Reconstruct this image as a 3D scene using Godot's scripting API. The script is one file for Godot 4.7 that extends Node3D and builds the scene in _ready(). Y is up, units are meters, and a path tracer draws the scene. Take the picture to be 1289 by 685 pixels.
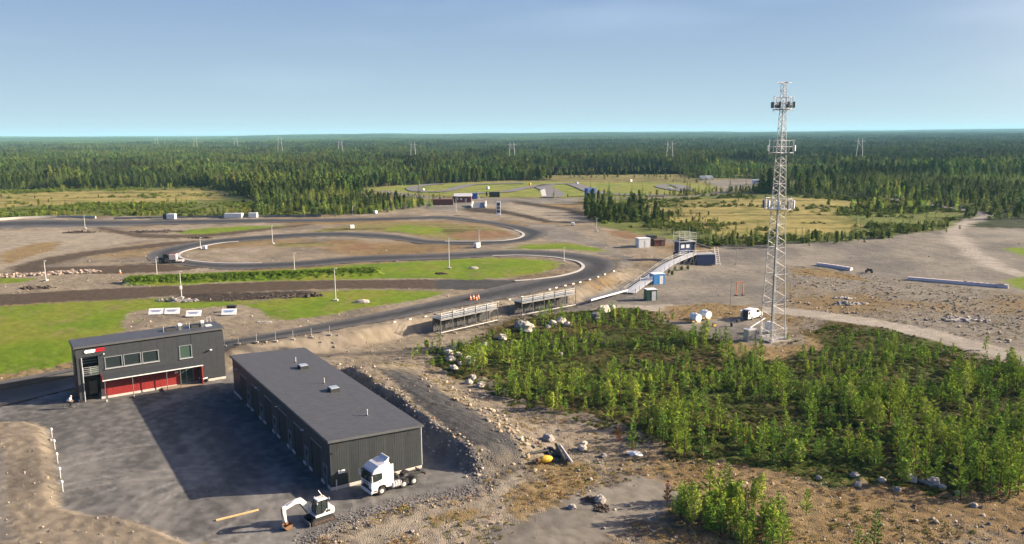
extends Node3D
# An autumn-lit motor track in the forest seen from the air: two dark metal buildings, a lattice tower, a young pine plantation.

var taken := {}
var rng := RandomNumberGenerator.new()
var noise := FastNoiseLite.new()
var rough_noise := FastNoiseLite.new()
var M := {}

# ------------------------------------------------------------------ mesh collector
class MB:
	var v := PackedVector3Array()
	var n := PackedVector3Array()
	var c := PackedColorArray()
	var col := Color.WHITE

	func t3(a: Vector3, b: Vector3, d: Vector3, na: Vector3, nb: Vector3, nd: Vector3) -> void:
		var g := (d - a).cross(b - a)
		if g.dot(na + nb + nd) < 0.0:
			v.append_array([a, d, b]); n.append_array([na, nd, nb])
		else:
			v.append_array([a, b, d]); n.append_array([na, nb, nd])
		c.append_array([col, col, col])

	func tri(a: Vector3, b: Vector3, d: Vector3, out := Vector3.ZERO) -> void:
		var g := (d - a).cross(b - a).normalized()
		if out != Vector3.ZERO and g.dot(out) < 0.0:
			v.append_array([a, d, b]); g = -g
		else:
			v.append_array([a, b, d])
		n.append_array([g, g, g]); c.append_array([col, col, col])

	func quad(a: Vector3, b: Vector3, d: Vector3, e: Vector3, out := Vector3.ZERO) -> void:
		tri(a, b, d, out); tri(a, d, e, out)

	func box(at: Vector3, size: Vector3, bevel := 0.0, basis := Basis()) -> void:
		var h := size * 0.5
		var k := minf(bevel, minf(h.x, minf(h.y, h.z)) * 0.9)
		if k <= 0.0:
			for ax in 3:
				for s in [-1.0, 1.0]:
					var o := Vector3.ZERO; o[ax] = s
					var p := Vector3.ZERO; p[ax] = s * h[ax]
					var q := Vector3.ZERO; q[(ax + 1) % 3] = h[(ax + 1) % 3]
					var r := Vector3.ZERO; r[(ax + 2) % 3] = h[(ax + 2) % 3]
					quad(at + basis * (p - q - r), at + basis * (p + q - r), at + basis * (p + q + r), at + basis * (p - q + r), basis * o)
			return
		var P := func(sx: float, sy: float, sz: float, ax: int) -> Vector3:
			var s := Vector3(sx, sy, sz)
			var o := Vector3(sx * (h.x - k), sy * (h.y - k), sz * (h.z - k))
			o[ax] = s[ax] * h[ax]
			return at + basis * o
		for ax in 3:
			var b1 := (ax + 1) % 3
			var b2 := (ax + 2) % 3
			for s in [-1.0, 1.0]:
				var q := []
				for w in [[-1.0, -1.0], [1.0, -1.0], [1.0, 1.0], [-1.0, 1.0]]:
					var g := Vector3.ZERO
					g[ax] = s; g[b1] = w[0]; g[b2] = w[1]
					q.append(P.call(g.x, g.y, g.z, ax))
				var o := Vector3.ZERO; o[ax] = s
				quad(q[0], q[1], q[2], q[3], basis * o)
			for s1 in [-1.0, 1.0]:
				for s2 in [-1.0, 1.0]:
					var q := []
					for e in [[-1.0, b1], [1.0, b1], [1.0, b2], [-1.0, b2]]:
						var g := Vector3.ZERO
						g[ax] = e[0]; g[b1] = s1; g[b2] = s2
						q.append(P.call(g.x, g.y, g.z, int(e[1])))
					var o := Vector3.ZERO; o[b1] = s1; o[b2] = s2
					quad(q[0], q[1], q[2], q[3], basis * o)
		for sx in [-1.0, 1.0]:
			for sy in [-1.0, 1.0]:
				for sz in [-1.0, 1.0]:
					tri(P.call(sx, sy, sz, 0), P.call(sx, sy, sz, 1), P.call(sx, sy, sz, 2), basis * Vector3(sx, sy, sz))

	func tube(a: Vector3, b: Vector3, r0: float, r1 := -1.0, sides := 6, caps := true) -> void:
		if r1 < 0.0: r1 = r0
		var d := (b - a).normalized()
		var x := d.cross(Vector3.UP if absf(d.y) < 0.9 else Vector3.RIGHT).normalized()
		var y := d.cross(x)
		for i in sides:
			var u := x * cos(TAU * i / sides) + y * sin(TAU * i / sides)
			var w := x * cos(TAU * (i + 1) / sides) + y * sin(TAU * (i + 1) / sides)
			t3(a + u * r0, a + w * r0, b + w * r1, u, w, w)
			t3(a + u * r0, b + w * r1, b + u * r1, u, w, u)
			if caps:
				tri(a, a + u * r0, a + w * r0, -d); tri(b, b + u * r1, b + w * r1, d)

	func extrude(prof: Array, z0: float, z1: float, basis := Basis(), at := Vector3.ZERO) -> void:
		var poly := PackedVector2Array(prof)
		var idx := Geometry2D.triangulate_polygon(poly)
		for s in [z0, z1]:
			for i in range(0, idx.size(), 3):
				var a := poly[idx[i]]; var b := poly[idx[i + 1]]; var d := poly[idx[i + 2]]
				tri(at + basis * Vector3(a.x, a.y, s), at + basis * Vector3(b.x, b.y, s), at + basis * Vector3(d.x, d.y, s), basis * Vector3(0, 0, signf(s - (z0 + z1) * 0.5)))
		var area := 0.0
		for i in poly.size():
			area += poly[i].cross(poly[(i + 1) % poly.size()])
		for i in poly.size():
			var a := poly[i]; var b := poly[(i + 1) % poly.size()]
			var o := Vector2(b.y - a.y, a.x - b.x) * signf(area)
			quad(at + basis * Vector3(a.x, a.y, z0), at + basis * Vector3(b.x, b.y, z0), at + basis * Vector3(b.x, b.y, z1), at + basis * Vector3(a.x, a.y, z1), basis * Vector3(o.x, o.y, 0))

	# an uneven rounded lump (boulders, heaps)
	func lump(at: Vector3, r: Vector3, seedv: int, rough := 0.25, seg := 9, rings := 6, flat_shade := true) -> void:
		var nz := FastNoiseLite.new()
		nz.seed = seedv; nz.frequency = 0.9
		var pts := []
		for i in rings + 1:
			var row := []
			for j in seg:
				var th := PI * i / rings
				var ph := TAU * (j + 0.5 * (i % 2)) / seg
				var d := Vector3(sin(th) * cos(ph), cos(th), sin(th) * sin(ph))
				var k := 1.0 + rough * 1.6 * nz.get_noise_3dv(d * 1.3 + Vector3(seedv % 17, 0, 0))
				row.append(at + d * k * r)
			pts.append(row)
		for i in rings:
			for j in seg:
				var a: Vector3 = pts[i][j]; var b: Vector3 = pts[i][(j + 1) % seg]
				var d: Vector3 = pts[i + 1][(j + 1) % seg]; var e: Vector3 = pts[i + 1][j]
				var o := (a + b + d + e) * 0.25 - at
				if i > 0: tri(a, b, d, o)
				if i < rings - 1: tri(a, d, e, o)

	func mesh() -> ArrayMesh:
		var m := ArrayMesh.new()
		if v.is_empty(): return m
		var a := []
		a.resize(Mesh.ARRAY_MAX)
		a[Mesh.ARRAY_VERTEX] = v; a[Mesh.ARRAY_NORMAL] = n; a[Mesh.ARRAY_COLOR] = c
		m.add_surface_from_arrays(Mesh.PRIMITIVE_TRIANGLES, a)
		return m

# ------------------------------------------------------------------ nodes
func numbered(called: String) -> String:
	var k: int = taken.get(called, 0)
	taken[called] = k + 1
	return called if k == 0 else "%s_%03d" % [called, k]

func tag(o: Node, label := "", category := "", group := "", kind := "") -> Node:
	if label: o.set_meta("label", label)
	if category: o.set_meta("category", category)
	if group: o.set_meta("group", group)
	if kind: o.set_meta("kind", kind)
	return o

func thing(called: String, label: String, category: String, at := Vector3.ZERO, turn := 0.0, group := "") -> Node3D:
	var o := Node3D.new()
	o.name = numbered(called)
	add_child(o)
	o.position = at; o.rotation.y = turn
	tag(o, label, category, group)
	return o

func obj(called: String, mb, mat: Material, parent: Node = self) -> MeshInstance3D:
	var o := MeshInstance3D.new()
	o.mesh = mb.mesh() if mb is MB else mb
	o.name = numbered(called) if parent == self else called
	if o.mesh.get_surface_count(): o.set_surface_override_material(0, mat)
	parent.add_child(o, true)
	return o

func bx(called: String, at: Vector3, size: Vector3, mat: Material, parent: Node = self, bevel := 0.0, basis := Basis()) -> MeshInstance3D:
	var b := MB.new()
	b.box(at, size, bevel, basis)
	return obj(called, b, mat, parent)

func tb(called: String, a: Vector3, b: Vector3, r: float, mat: Material, parent: Node = self, r1 := -1.0, sides := 6) -> MeshInstance3D:
	var k := MB.new()
	k.tube(a, b, r, r1, sides)
	return obj(called, k, mat, parent)

func dup(o: Node, at: Vector3, turn: float, label: String, group := "") -> Node3D:
	var stem := String(o.name).rstrip("0123456789").trim_suffix("_")
	var r: Node3D = o.duplicate()
	r.name = numbered(stem)
	add_child(r)
	r.position = at; r.rotation.y = turn
	if label: r.set_meta("label", label)
	if group: r.set_meta("group", group)
	return r

func many(called: String, mesh: Mesh, mat: Material, where: Array, tint: Array, label: String, category: String) -> MultiMeshInstance3D:
	var mm := MultiMesh.new()
	mm.transform_format = MultiMesh.TRANSFORM_3D
	mm.use_colors = true
	mm.mesh = mesh
	mm.instance_count = where.size()
	for i in where.size():
		mm.set_instance_transform(i, where[i])
		mm.set_instance_color(i, tint[i])
	if mesh.get_surface_count(): mesh.surface_set_material(0, mat)
	var o := MultiMeshInstance3D.new()
	o.multimesh = mm
	o.material_override = mat
	o.name = numbered(called)
	add_child(o)
	tag(o, label, category, "", "stuff")
	return o

# ------------------------------------------------------------------ materials
func ntex(freq: float, lo: float, hi: float, kind := FastNoiseLite.TYPE_SIMPLEX_SMOOTH, oct := 4, size := 512, sd := 1, warp := 0.0) -> NoiseTexture2D:
	var f := FastNoiseLite.new()
	f.noise_type = kind; f.frequency = freq; f.fractal_octaves = oct; f.seed = sd
	f.fractal_type = FastNoiseLite.FRACTAL_FBM
	if warp > 0.0:
		f.domain_warp_enabled = true; f.domain_warp_amplitude = warp; f.domain_warp_frequency = freq * 2.0
	var t := NoiseTexture2D.new()
	t.width = size; t.height = size; t.seamless = true; t.noise = f
	var g := Gradient.new()
	var a := Color(lo, lo, lo).linear_to_srgb(); var b := Color(hi, hi, hi).linear_to_srgb()
	g.set_color(0, a); g.set_color(1, b)
	t.color_ramp = g
	return t

func sm(c: Color, rough := 0.8, metal := 0.0) -> StandardMaterial3D:
	var m := StandardMaterial3D.new()
	m.albedo_color = c.linear_to_srgb()
	m.roughness = rough; m.metallic = metal
	return m

func worn(c: Color, rough := 0.8, metal := 0.0, scale := 0.35) -> StandardMaterial3D:
	var m := sm(c, rough, metal)
	m.albedo_texture = T.wear; m.uv1_triplanar = true; m.uv1_scale = Vector3.ONE * scale
	return m

var T := {}

func ground_mat(rough_tex: Texture2D, fine: float, coarse: float, bump: Texture2D, cm: float, bscale := 0.0) -> StandardMaterial3D:
	var m := StandardMaterial3D.new()
	m.vertex_color_use_as_albedo = true
	m.roughness = 0.95
	m.metallic_specular = 0.25
	m.albedo_texture = rough_tex
	m.uv1_triplanar = true; m.uv1_world_triplanar = true; m.uv1_scale = Vector3.ONE * fine
	m.detail_enabled = true
	m.detail_blend_mode = BaseMaterial3D.BLEND_MODE_MUL
	m.detail_albedo = T.coarse
	m.detail_uv_layer = BaseMaterial3D.DETAIL_UV_2
	m.uv2_triplanar = true; m.uv2_world_triplanar = true; m.uv2_scale = Vector3.ONE * coarse
	if cm > 0.0:
		m.heightmap_enabled = true; m.heightmap_texture = bump; m.heightmap_scale = cm
	return m

func make_materials() -> void:
	T.wear = ntex(0.012, 0.7, 1.0, FastNoiseLite.TYPE_SIMPLEX_SMOOTH, 6, 512, 3, 25.0)
	T.fine = ntex(0.05, 0.6, 1.0, FastNoiseLite.TYPE_SIMPLEX_SMOOTH, 5, 1024, 5)
	T.gravel = ntex(0.11, 0.6, 1.0, FastNoiseLite.TYPE_CELLULAR, 3, 1024, 6)
	T.coarse = ntex(0.01, 0.75, 1.0, FastNoiseLite.TYPE_SIMPLEX_SMOOTH, 5, 1024, 7, 20.0)
	T.bump = ntex(0.05, 0.0, 1.0, FastNoiseLite.TYPE_SIMPLEX, 5, 1024, 8)
	T.pebble = ntex(0.09, 0.0, 1.0, FastNoiseLite.TYPE_CELLULAR, 3, 1024, 9)
	M.dirt = ground_mat(T.fine, 0.11, 0.021, T.bump, 18.0)
	M.gravel = ground_mat(T.gravel, 0.16, 0.03, T.pebble, 9.0)
	M.sand = ground_mat(T.fine, 0.25, 0.05, T.bump, 14.0)
	M.grass = ground_mat(T.fine, 0.2, 0.027, T.bump, 9.0)
	M.bog = ground_mat(T.fine, 0.05, 0.011, T.bump, 25.0)
	M.forest_floor = ground_mat(T.fine, 0.03, 0.004, T.bump, 0.0)
	M.rubble = ground_mat(T.gravel, 0.1, 0.03, T.pebble, 30.0)
	M.asphalt = ground_mat(T.fine, 0.3, 0.035, T.bump, 1.0)
	M.asphalt.roughness = 0.8
	M.kerb = worn(Color(0.4, 0.385, 0.36), 0.8)
	M.charcoal = worn(Color(0.036, 0.041, 0.048), 0.5, 0.0, 0.2)
	M.charcoal_green = worn(Color(0.034, 0.04, 0.043), 0.45, 0.0, 0.2)
	M.charcoal_pale = worn(Color(0.039, 0.045, 0.048), 0.45, 0.0, 0.2)
	M.roof = worn(Color(0.06, 0.062, 0.066), 0.55, 0.0, 0.12)
	M.trim = worn(Color(0.09, 0.095, 0.1), 0.45)
	M.plinth = worn(Color(0.5, 0.47, 0.43), 0.85)
	M.dark = worn(Color(0.02, 0.021, 0.024), 0.6)
	M.frame = worn(Color(0.22, 0.24, 0.26), 0.5)
	M.white = worn(Color(0.78, 0.78, 0.77), 0.45)
	M.white_gloss = worn(Color(0.66, 0.665, 0.67), 0.22)
	M.red = worn(Color(0.25, 0.016, 0.016), 0.55)
	M.sign_red = worn(Color(0.45, 0.01, 0.025), 0.4)
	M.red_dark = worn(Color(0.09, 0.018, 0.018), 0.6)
	M.glass = sm(Color(0.02, 0.028, 0.03), 0.06)
	M.glass.metallic_specular = 0.7
	M.glass_green = sm(Color(0.045, 0.075, 0.06), 0.1)
	M.steel = worn(Color(0.42, 0.43, 0.44), 0.45, 0.6)
	M.galv = worn(Color(0.5, 0.51, 0.52), 0.5, 0.35)
	M.galv_dark = worn(Color(0.16, 0.165, 0.17), 0.5, 0.4)
	M.pale_grey = worn(Color(0.5, 0.5, 0.5), 0.6)
	M.concrete = worn(Color(0.38, 0.36, 0.33), 0.9)
	M.rubber = worn(Color(0.018, 0.018, 0.019), 0.85)
	M.chassis = worn(Color(0.025, 0.025, 0.027), 0.6)
	M.deck_wood = worn(Color(0.3, 0.23, 0.17), 0.8)
	M.wood = worn(Color(0.5, 0.36, 0.17), 0.75)
	M.rust = worn(Color(0.19, 0.095, 0.04), 0.8)
	M.rusty_brown = worn(Color(0.075, 0.045, 0.03), 0.85)
	M.yellow = worn(Color(0.62, 0.4, 0.03), 0.5)
	M.blue = worn(Color(0.02, 0.1, 0.42), 0.5)
	M.blue_bright = worn(Color(0.035, 0.22, 0.56), 0.45)
	M.navy = worn(Color(0.012, 0.03, 0.11), 0.5)
	M.green_dark = worn(Color(0.02, 0.085, 0.05), 0.6)
	M.mint = worn(Color(0.25, 0.36, 0.3), 0.6)
	M.brick_red = worn(Color(0.17, 0.04, 0.035), 0.7)
	M.orange = worn(Color(0.6, 0.2, 0.07), 0.6)
	M.pink = worn(Color(0.58, 0.5, 0.46), 0.6)
	M.lamp_red = sm(Color(0.4, 0.01, 0.01), 0.3)
	M.board_blue = worn(Color(0.2, 0.33, 0.6), 0.5)
	M.grey_text = worn(Color(0.32, 0.36, 0.5), 0.6)
	M.dome = worn(Color(0.3, 0.34, 0.4), 0.3)
	M.tank = worn(Color(0.72, 0.74, 0.76), 0.4)
	M.soil = worn(Color(0.07, 0.05, 0.037), 0.95)
	M.mound_pink = worn(Color(0.3, 0.24, 0.19), 0.95, 0.0, 0.5)
	M.skin = sm(Color(0.45, 0.26, 0.18), 0.6)
	M.cream = sm(Color(0.7, 0.64, 0.5), 0.8)
	M.rock_white = worn(Color(0.42, 0.38, 0.32), 0.9, 0.0, 0.6)
	M.rock_grey = worn(Color(0.27, 0.25, 0.23), 0.9, 0.0, 0.6)
	for k in ["stone", "leaf", "needle", "trunk"]:
		var m := StandardMaterial3D.new()
		m.vertex_color_use_as_albedo = true
		m.roughness = 0.85
		m.metallic_specular = 0.2
		if k in ["leaf", "needle"]:
			m.backlight_enabled = true
			m.backlight = Color(0.3, 0.3, 0.3) if k == "leaf" else Color(0.2, 0.2, 0.2)
			m.cull_mode = BaseMaterial3D.CULL_DISABLED
		M[k] = m

# ------------------------------------------------------------------ the lie of the land
const BANK := [Vector3(-95.7, -123, 12), Vector3(-81, -123.5, 12), Vector3(-56.6, -125.1, 6), Vector3(-44.5, -123.3, 2.5), Vector3(-32.2, -129.3, 2.5), Vector3(-26.2, -132.2, 2.5), Vector3(-20.3, -138.2, 2.6), Vector3(-14.5, -143.4, 2.4), Vector3(-0.8, -155.8, 2.4), Vector3(15.5, -171.3, 3.5), Vector3(30, -192.7, 9), Vector3(55.5, -218, 22), Vector3(137.3, -213.6, 40)]
const CELL := 0.5
const X0 := -430.0
const Z0 := -820.0
const ZONE_W := 1900
const ZONE_H := 1600
enum {DIRT, YARD, SAND, GRASS, TRACK_DIRT, LOT, ROAD, SCRUB, BOG, BOG_GREEN, FOREST, SPOIL, STRAW, ASPHALT, LAWN, BERM, PALE, MUD, REDDISH, CLEARING}
var zmap: Image
# colour, roughness of the surface in metres, class
var ZC := {
	DIRT: Color(0.295, 0.25, 0.185), YARD: Color(0.125, 0.124, 0.125), SAND: Color(0.32, 0.272, 0.208), GRASS: Color(0.165, 0.245, 0.018),
	TRACK_DIRT: Color(0.115, 0.086, 0.064), LOT: Color(0.215, 0.198, 0.172), ROAD: Color(0.39, 0.355, 0.305), SCRUB: Color(0.058, 0.066, 0.02),
	BOG: Color(0.34, 0.29, 0.1), BOG_GREEN: Color(0.155, 0.185, 0.05), FOREST: Color(0.022, 0.035, 0.012), SPOIL: Color(0.1, 0.1, 0.105),
	STRAW: Color(0.28, 0.205, 0.105), ASPHALT: Color(0.08, 0.08, 0.083), LAWN: Color(0.25, 0.28, 0.07), BERM: Color(0.1, 0.16, 0.018), PALE: Color(0.38, 0.33, 0.255),
	MUD: Color(0.07, 0.055, 0.045), REDDISH: Color(0.26, 0.165, 0.095), CLEARING: Color(0.24, 0.21, 0.085),
}
var ZA := {DIRT: 0.16, YARD: 0.015, SAND: 0.11, GRASS: 0.07, TRACK_DIRT: 0.03, LOT: 0.05, ROAD: 0.03, SCRUB: 0.3, BOG: 0.25, BOG_GREEN: 0.35, FOREST: 0.3, SPOIL: 0.14, STRAW: 0.15, ASPHALT: 0.0, LAWN: 0.1, BERM: 0.3, PALE: 0.08, MUD: 0.25, REDDISH: 0.2, CLEARING: 0.2}
const OWNER := ["ground", "gravel_yard", "sand_bank", "grass", "dirt_track", "gravel_lot", "gravel_road", "undergrowth", "bog_grass", "bog_grass", "forest_ground", "spoil_ridge", "ground", "ground", "lawn", "grass", "ground", "ground", "ground", "bog_grass"]

func bank(x: float, z: float) -> float:
	var b := BANK
	var zb: float = b[0].y
	var w: float = b[0].z
	if x >= b[-1].x:
		zb = b[-1].y; w = b[-1].z
	elif x > b[0].x:
		for i in b.size() - 1:
			if x <= b[i + 1].x:
				var t: float = (x - b[i].x) / (b[i + 1].x - b[i].x)
				zb = lerpf(b[i].y, b[i + 1].y, t); w = lerpf(b[i].z, b[i + 1].z, t)
				break
	var s := clampf(((zb - z) + w) / (2.0 * w), 0.0, 1.0)
	return 2.2 * s * s * (3.0 - 2.0 * s)

func poly_dist(p: Vector2, line: Array) -> Array:   # [distance, signed side of the nearest segment, share along]
	var best := 1e9; var side := 0.0; var al := 0.0
	for i in line.size() - 1:
		var a: Vector2 = line[i]; var b: Vector2 = line[i + 1]
		var t := clampf((p - a).dot(b - a) / (b - a).length_squared(), 0.0, 1.0)
		var d := p.distance_to(a + (b - a) * t)
		if d < best:
			best = d; side = (b - a).cross(p - a); al = (i + t) / (line.size() - 1)
	return [best, side, al]

# crest of the cut beside the hall, from the far end to the near end
var CREST := [Vector2(-26.89, -119.44), Vector2(-19.16, -106.69), Vector2(-13.65, -97.84), Vector2(-9.06, -89.49), Vector2(-5.75, -83.77), Vector2(-2.83, -79.11)]
var BERM_LINE := [Vector2(-86.89, -181.06), Vector2(-75.94, -183.12), Vector2(-63.8, -185.19), Vector2(-49.65, -187.76), Vector2(-33.28, -190.89)]
var BANK_EDGE := [Vector2(-67.68, -92.71), Vector2(-63.55, -95.31), Vector2(-59.73, -95.5), Vector2(-56.29, -93.25), Vector2(-53.31, -88.62), Vector2(-49.06, -81.79), Vector2(-45.26, -75.53), Vector2(-43.14, -72.37), Vector2(-39.99, -70.69), Vector2(-36.75, -70.16), Vector2(-32.04, -67.79), Vector2(-27.24, -64.6)]

func zone(x: float, z: float) -> int:
	var i := int((x - X0) / CELL); var j := int((z - Z0) / CELL)
	if i < 0 or j < 0 or i >= ZONE_W or j >= ZONE_H: return FOREST
	return int(zmap.get_pixel(i, j).r8)

func paint(id: int, poly: Array) -> void:
	var zmin := 1e9; var zmax := -1e9
	for p in poly:
		zmin = minf(zmin, p.y); zmax = maxf(zmax, p.y)
	var j0 := maxi(0, int((zmin - Z0) / CELL)); var j1 := mini(ZONE_H - 1, int((zmax - Z0) / CELL) + 1)
	var c := Color8(id, 0, 0)
	for j in range(j0, j1 + 1):
		var z := Z0 + (j + 0.5) * CELL
		var xs := []
		for k in poly.size():
			var a: Vector2 = poly[k]; var b: Vector2 = poly[(k + 1) % poly.size()]
			if (a.y <= z) != (b.y <= z):
				xs.append(a.x + (z - a.y) / (b.y - a.y) * (b.x - a.x))
		xs.sort()
		for k in range(0, xs.size() - 1, 2):
			var i0 := clampi(int(round((xs[k] - X0) / CELL)), 0, ZONE_W); var i1 := clampi(int(round((xs[k + 1] - X0) / CELL)), 0, ZONE_W)
			if i1 > i0: zmap.fill_rect(Rect2i(i0, j, i1 - i0, 1), c)

func stroke(id: int, line: Array, w: float) -> void:   # a band of even width
	var l := smooth(line, 4)
	var a := []; var b := []
	for i in l.size():
		var d: Vector2 = (l[mini(i + 1, l.size() - 1)] - l[maxi(i - 1, 0)]).normalized()
		a.append(l[i] + Vector2(-d.y, d.x) * w * 0.5); b.append(l[i] - Vector2(-d.y, d.x) * w * 0.5)
	for i in l.size() - 1:
		paint(id, [a[i], a[i + 1], b[i + 1], b[i]])

func band(id: int, up: Array, low: Array) -> void:
	var a := smooth(up, 4); var b := smooth(low, 4)
	b.reverse()
	paint(id, a + b)

func smooth(line: Array, n: int) -> Array:
	var out := []
	for i in line.size() - 1:
		var p0: Vector2 = line[maxi(i - 1, 0)]; var p1: Vector2 = line[i]; var p2: Vector2 = line[i + 1]; var p3: Vector2 = line[mini(i + 2, line.size() - 1)]
		for k in n:
			var t := float(k) / n
			out.append(p1.cubic_interpolate(p2, p0, p3, t))
	out.append(line[-1])
	return out

# both edges of the asphalt circuit, in the order it is driven
var TRACK_OUT := [Vector2(-71.54, -96.9), Vector2(-67.86, -102.2), Vector2(-62.42, -109.47), Vector2(-55.29, -119.02), Vector2(-45.5, -124.33), Vector2(-35.28, -130.89), Vector2(-23.38, -140.29), Vector2(-13.66, -149.12), Vector2(-5.18, -156.84), Vector2(2.84, -163.74), Vector2(12.71, -175.23), Vector2(18.91, -182.63), Vector2(23.59, -191.09), Vector2(26.13, -200.49), Vector2(25.84, -209.63), Vector2(20.81, -218.39), Vector2(12.51, -225.68), Vector2(-0.97, -228.83), Vector2(-17.92, -224.14), Vector2(-42.54, -219.79), Vector2(-57.87, -210.77), Vector2(-73.84, -208.93), Vector2(-81.77, -211.2), Vector2(-86.3, -214.16), Vector2(-90.96, -219.35), Vector2(-93.46, -223.91), Vector2(-94.74, -228.74), Vector2(-94.79, -235.84), Vector2(-90.99, -247.48), Vector2(-86.24, -252.41), Vector2(-71.55, -262.17), Vector2(-58.29, -263.38), Vector2(-50.38, -261.63), Vector2(-36.79, -253.57), Vector2(-25.92, -243.37), Vector2(-14.95, -241.81), Vector2(-6.06, -241.81), Vector2(0.44, -245.04), Vector2(6.72, -252.2), Vector2(11.37, -267.33), Vector2(10.11, -276.42), Vector2(5.12, -287.66), Vector2(-1.18, -298.27), Vector2(-11.37, -311.1), Vector2(-19.69, -321.7), Vector2(-30.18, -328.9), Vector2(-39.96, -326.5), Vector2(-61.92, -323.2), Vector2(-86.52, -322), Vector2(-112.9, -322.9), Vector2(-156.86, -321.4), Vector2(-187.82, -325.6), Vector2(-204.14, -320.8), Vector2(-217.18, -307.6)]
var TRACK_IN := [Vector2(-79.08, -107.78), Vector2(-74.92, -113.52), Vector2(-67.56, -119.06), Vector2(-57.56, -124.35), Vector2(-46.68, -127.84), Vector2(-36.73, -136.55), Vector2(-24.62, -148.14), Vector2(-14.53, -159.16), Vector2(-7.5, -167.16), Vector2(-0.81, -175.54), Vector2(5.89, -181.37), Vector2(11.21, -185.3), Vector2(15.88, -192.61), Vector2(17.82, -199.92), Vector2(17, -206.34), Vector2(12.84, -212.52), Vector2(7.68, -216.2), Vector2(-0.94, -218.11), Vector2(-17.08, -213.28), Vector2(-40.35, -208.13), Vector2(-55.29, -201.11), Vector2(-70.28, -198.57), Vector2(-80.03, -203.33), Vector2(-89.3, -208.54), Vector2(-96.17, -213.31), Vector2(-100.58, -219.87), Vector2(-103.75, -229.56), Vector2(-103.48, -240.93), Vector2(-99.53, -253.42), Vector2(-90.1, -263.98), Vector2(-74.45, -273.06), Vector2(-61.05, -276.22), Vector2(-52.71, -274.06), Vector2(-38.65, -266.75), Vector2(-26.95, -253.34), Vector2(-15.44, -250.12), Vector2(-6.24, -249.74), Vector2(-1.3, -252.51), Vector2(2.52, -257.42), Vector2(3.78, -264.81), Vector2(2.94, -271.88), Vector2(0.26, -280.41), Vector2(-3.43, -288.02), Vector2(-10.98, -300.1), Vector2(-19.01, -310.2), Vector2(-29.17, -317.5), Vector2(-38.7, -315.9), Vector2(-59.64, -311), Vector2(-83.04, -308.8), Vector2(-107.75, -307.8), Vector2(-147.19, -301.2), Vector2(-172.81, -299.1), Vector2(-189.71, -297.71), Vector2(-202.4, -286.26)]

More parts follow.
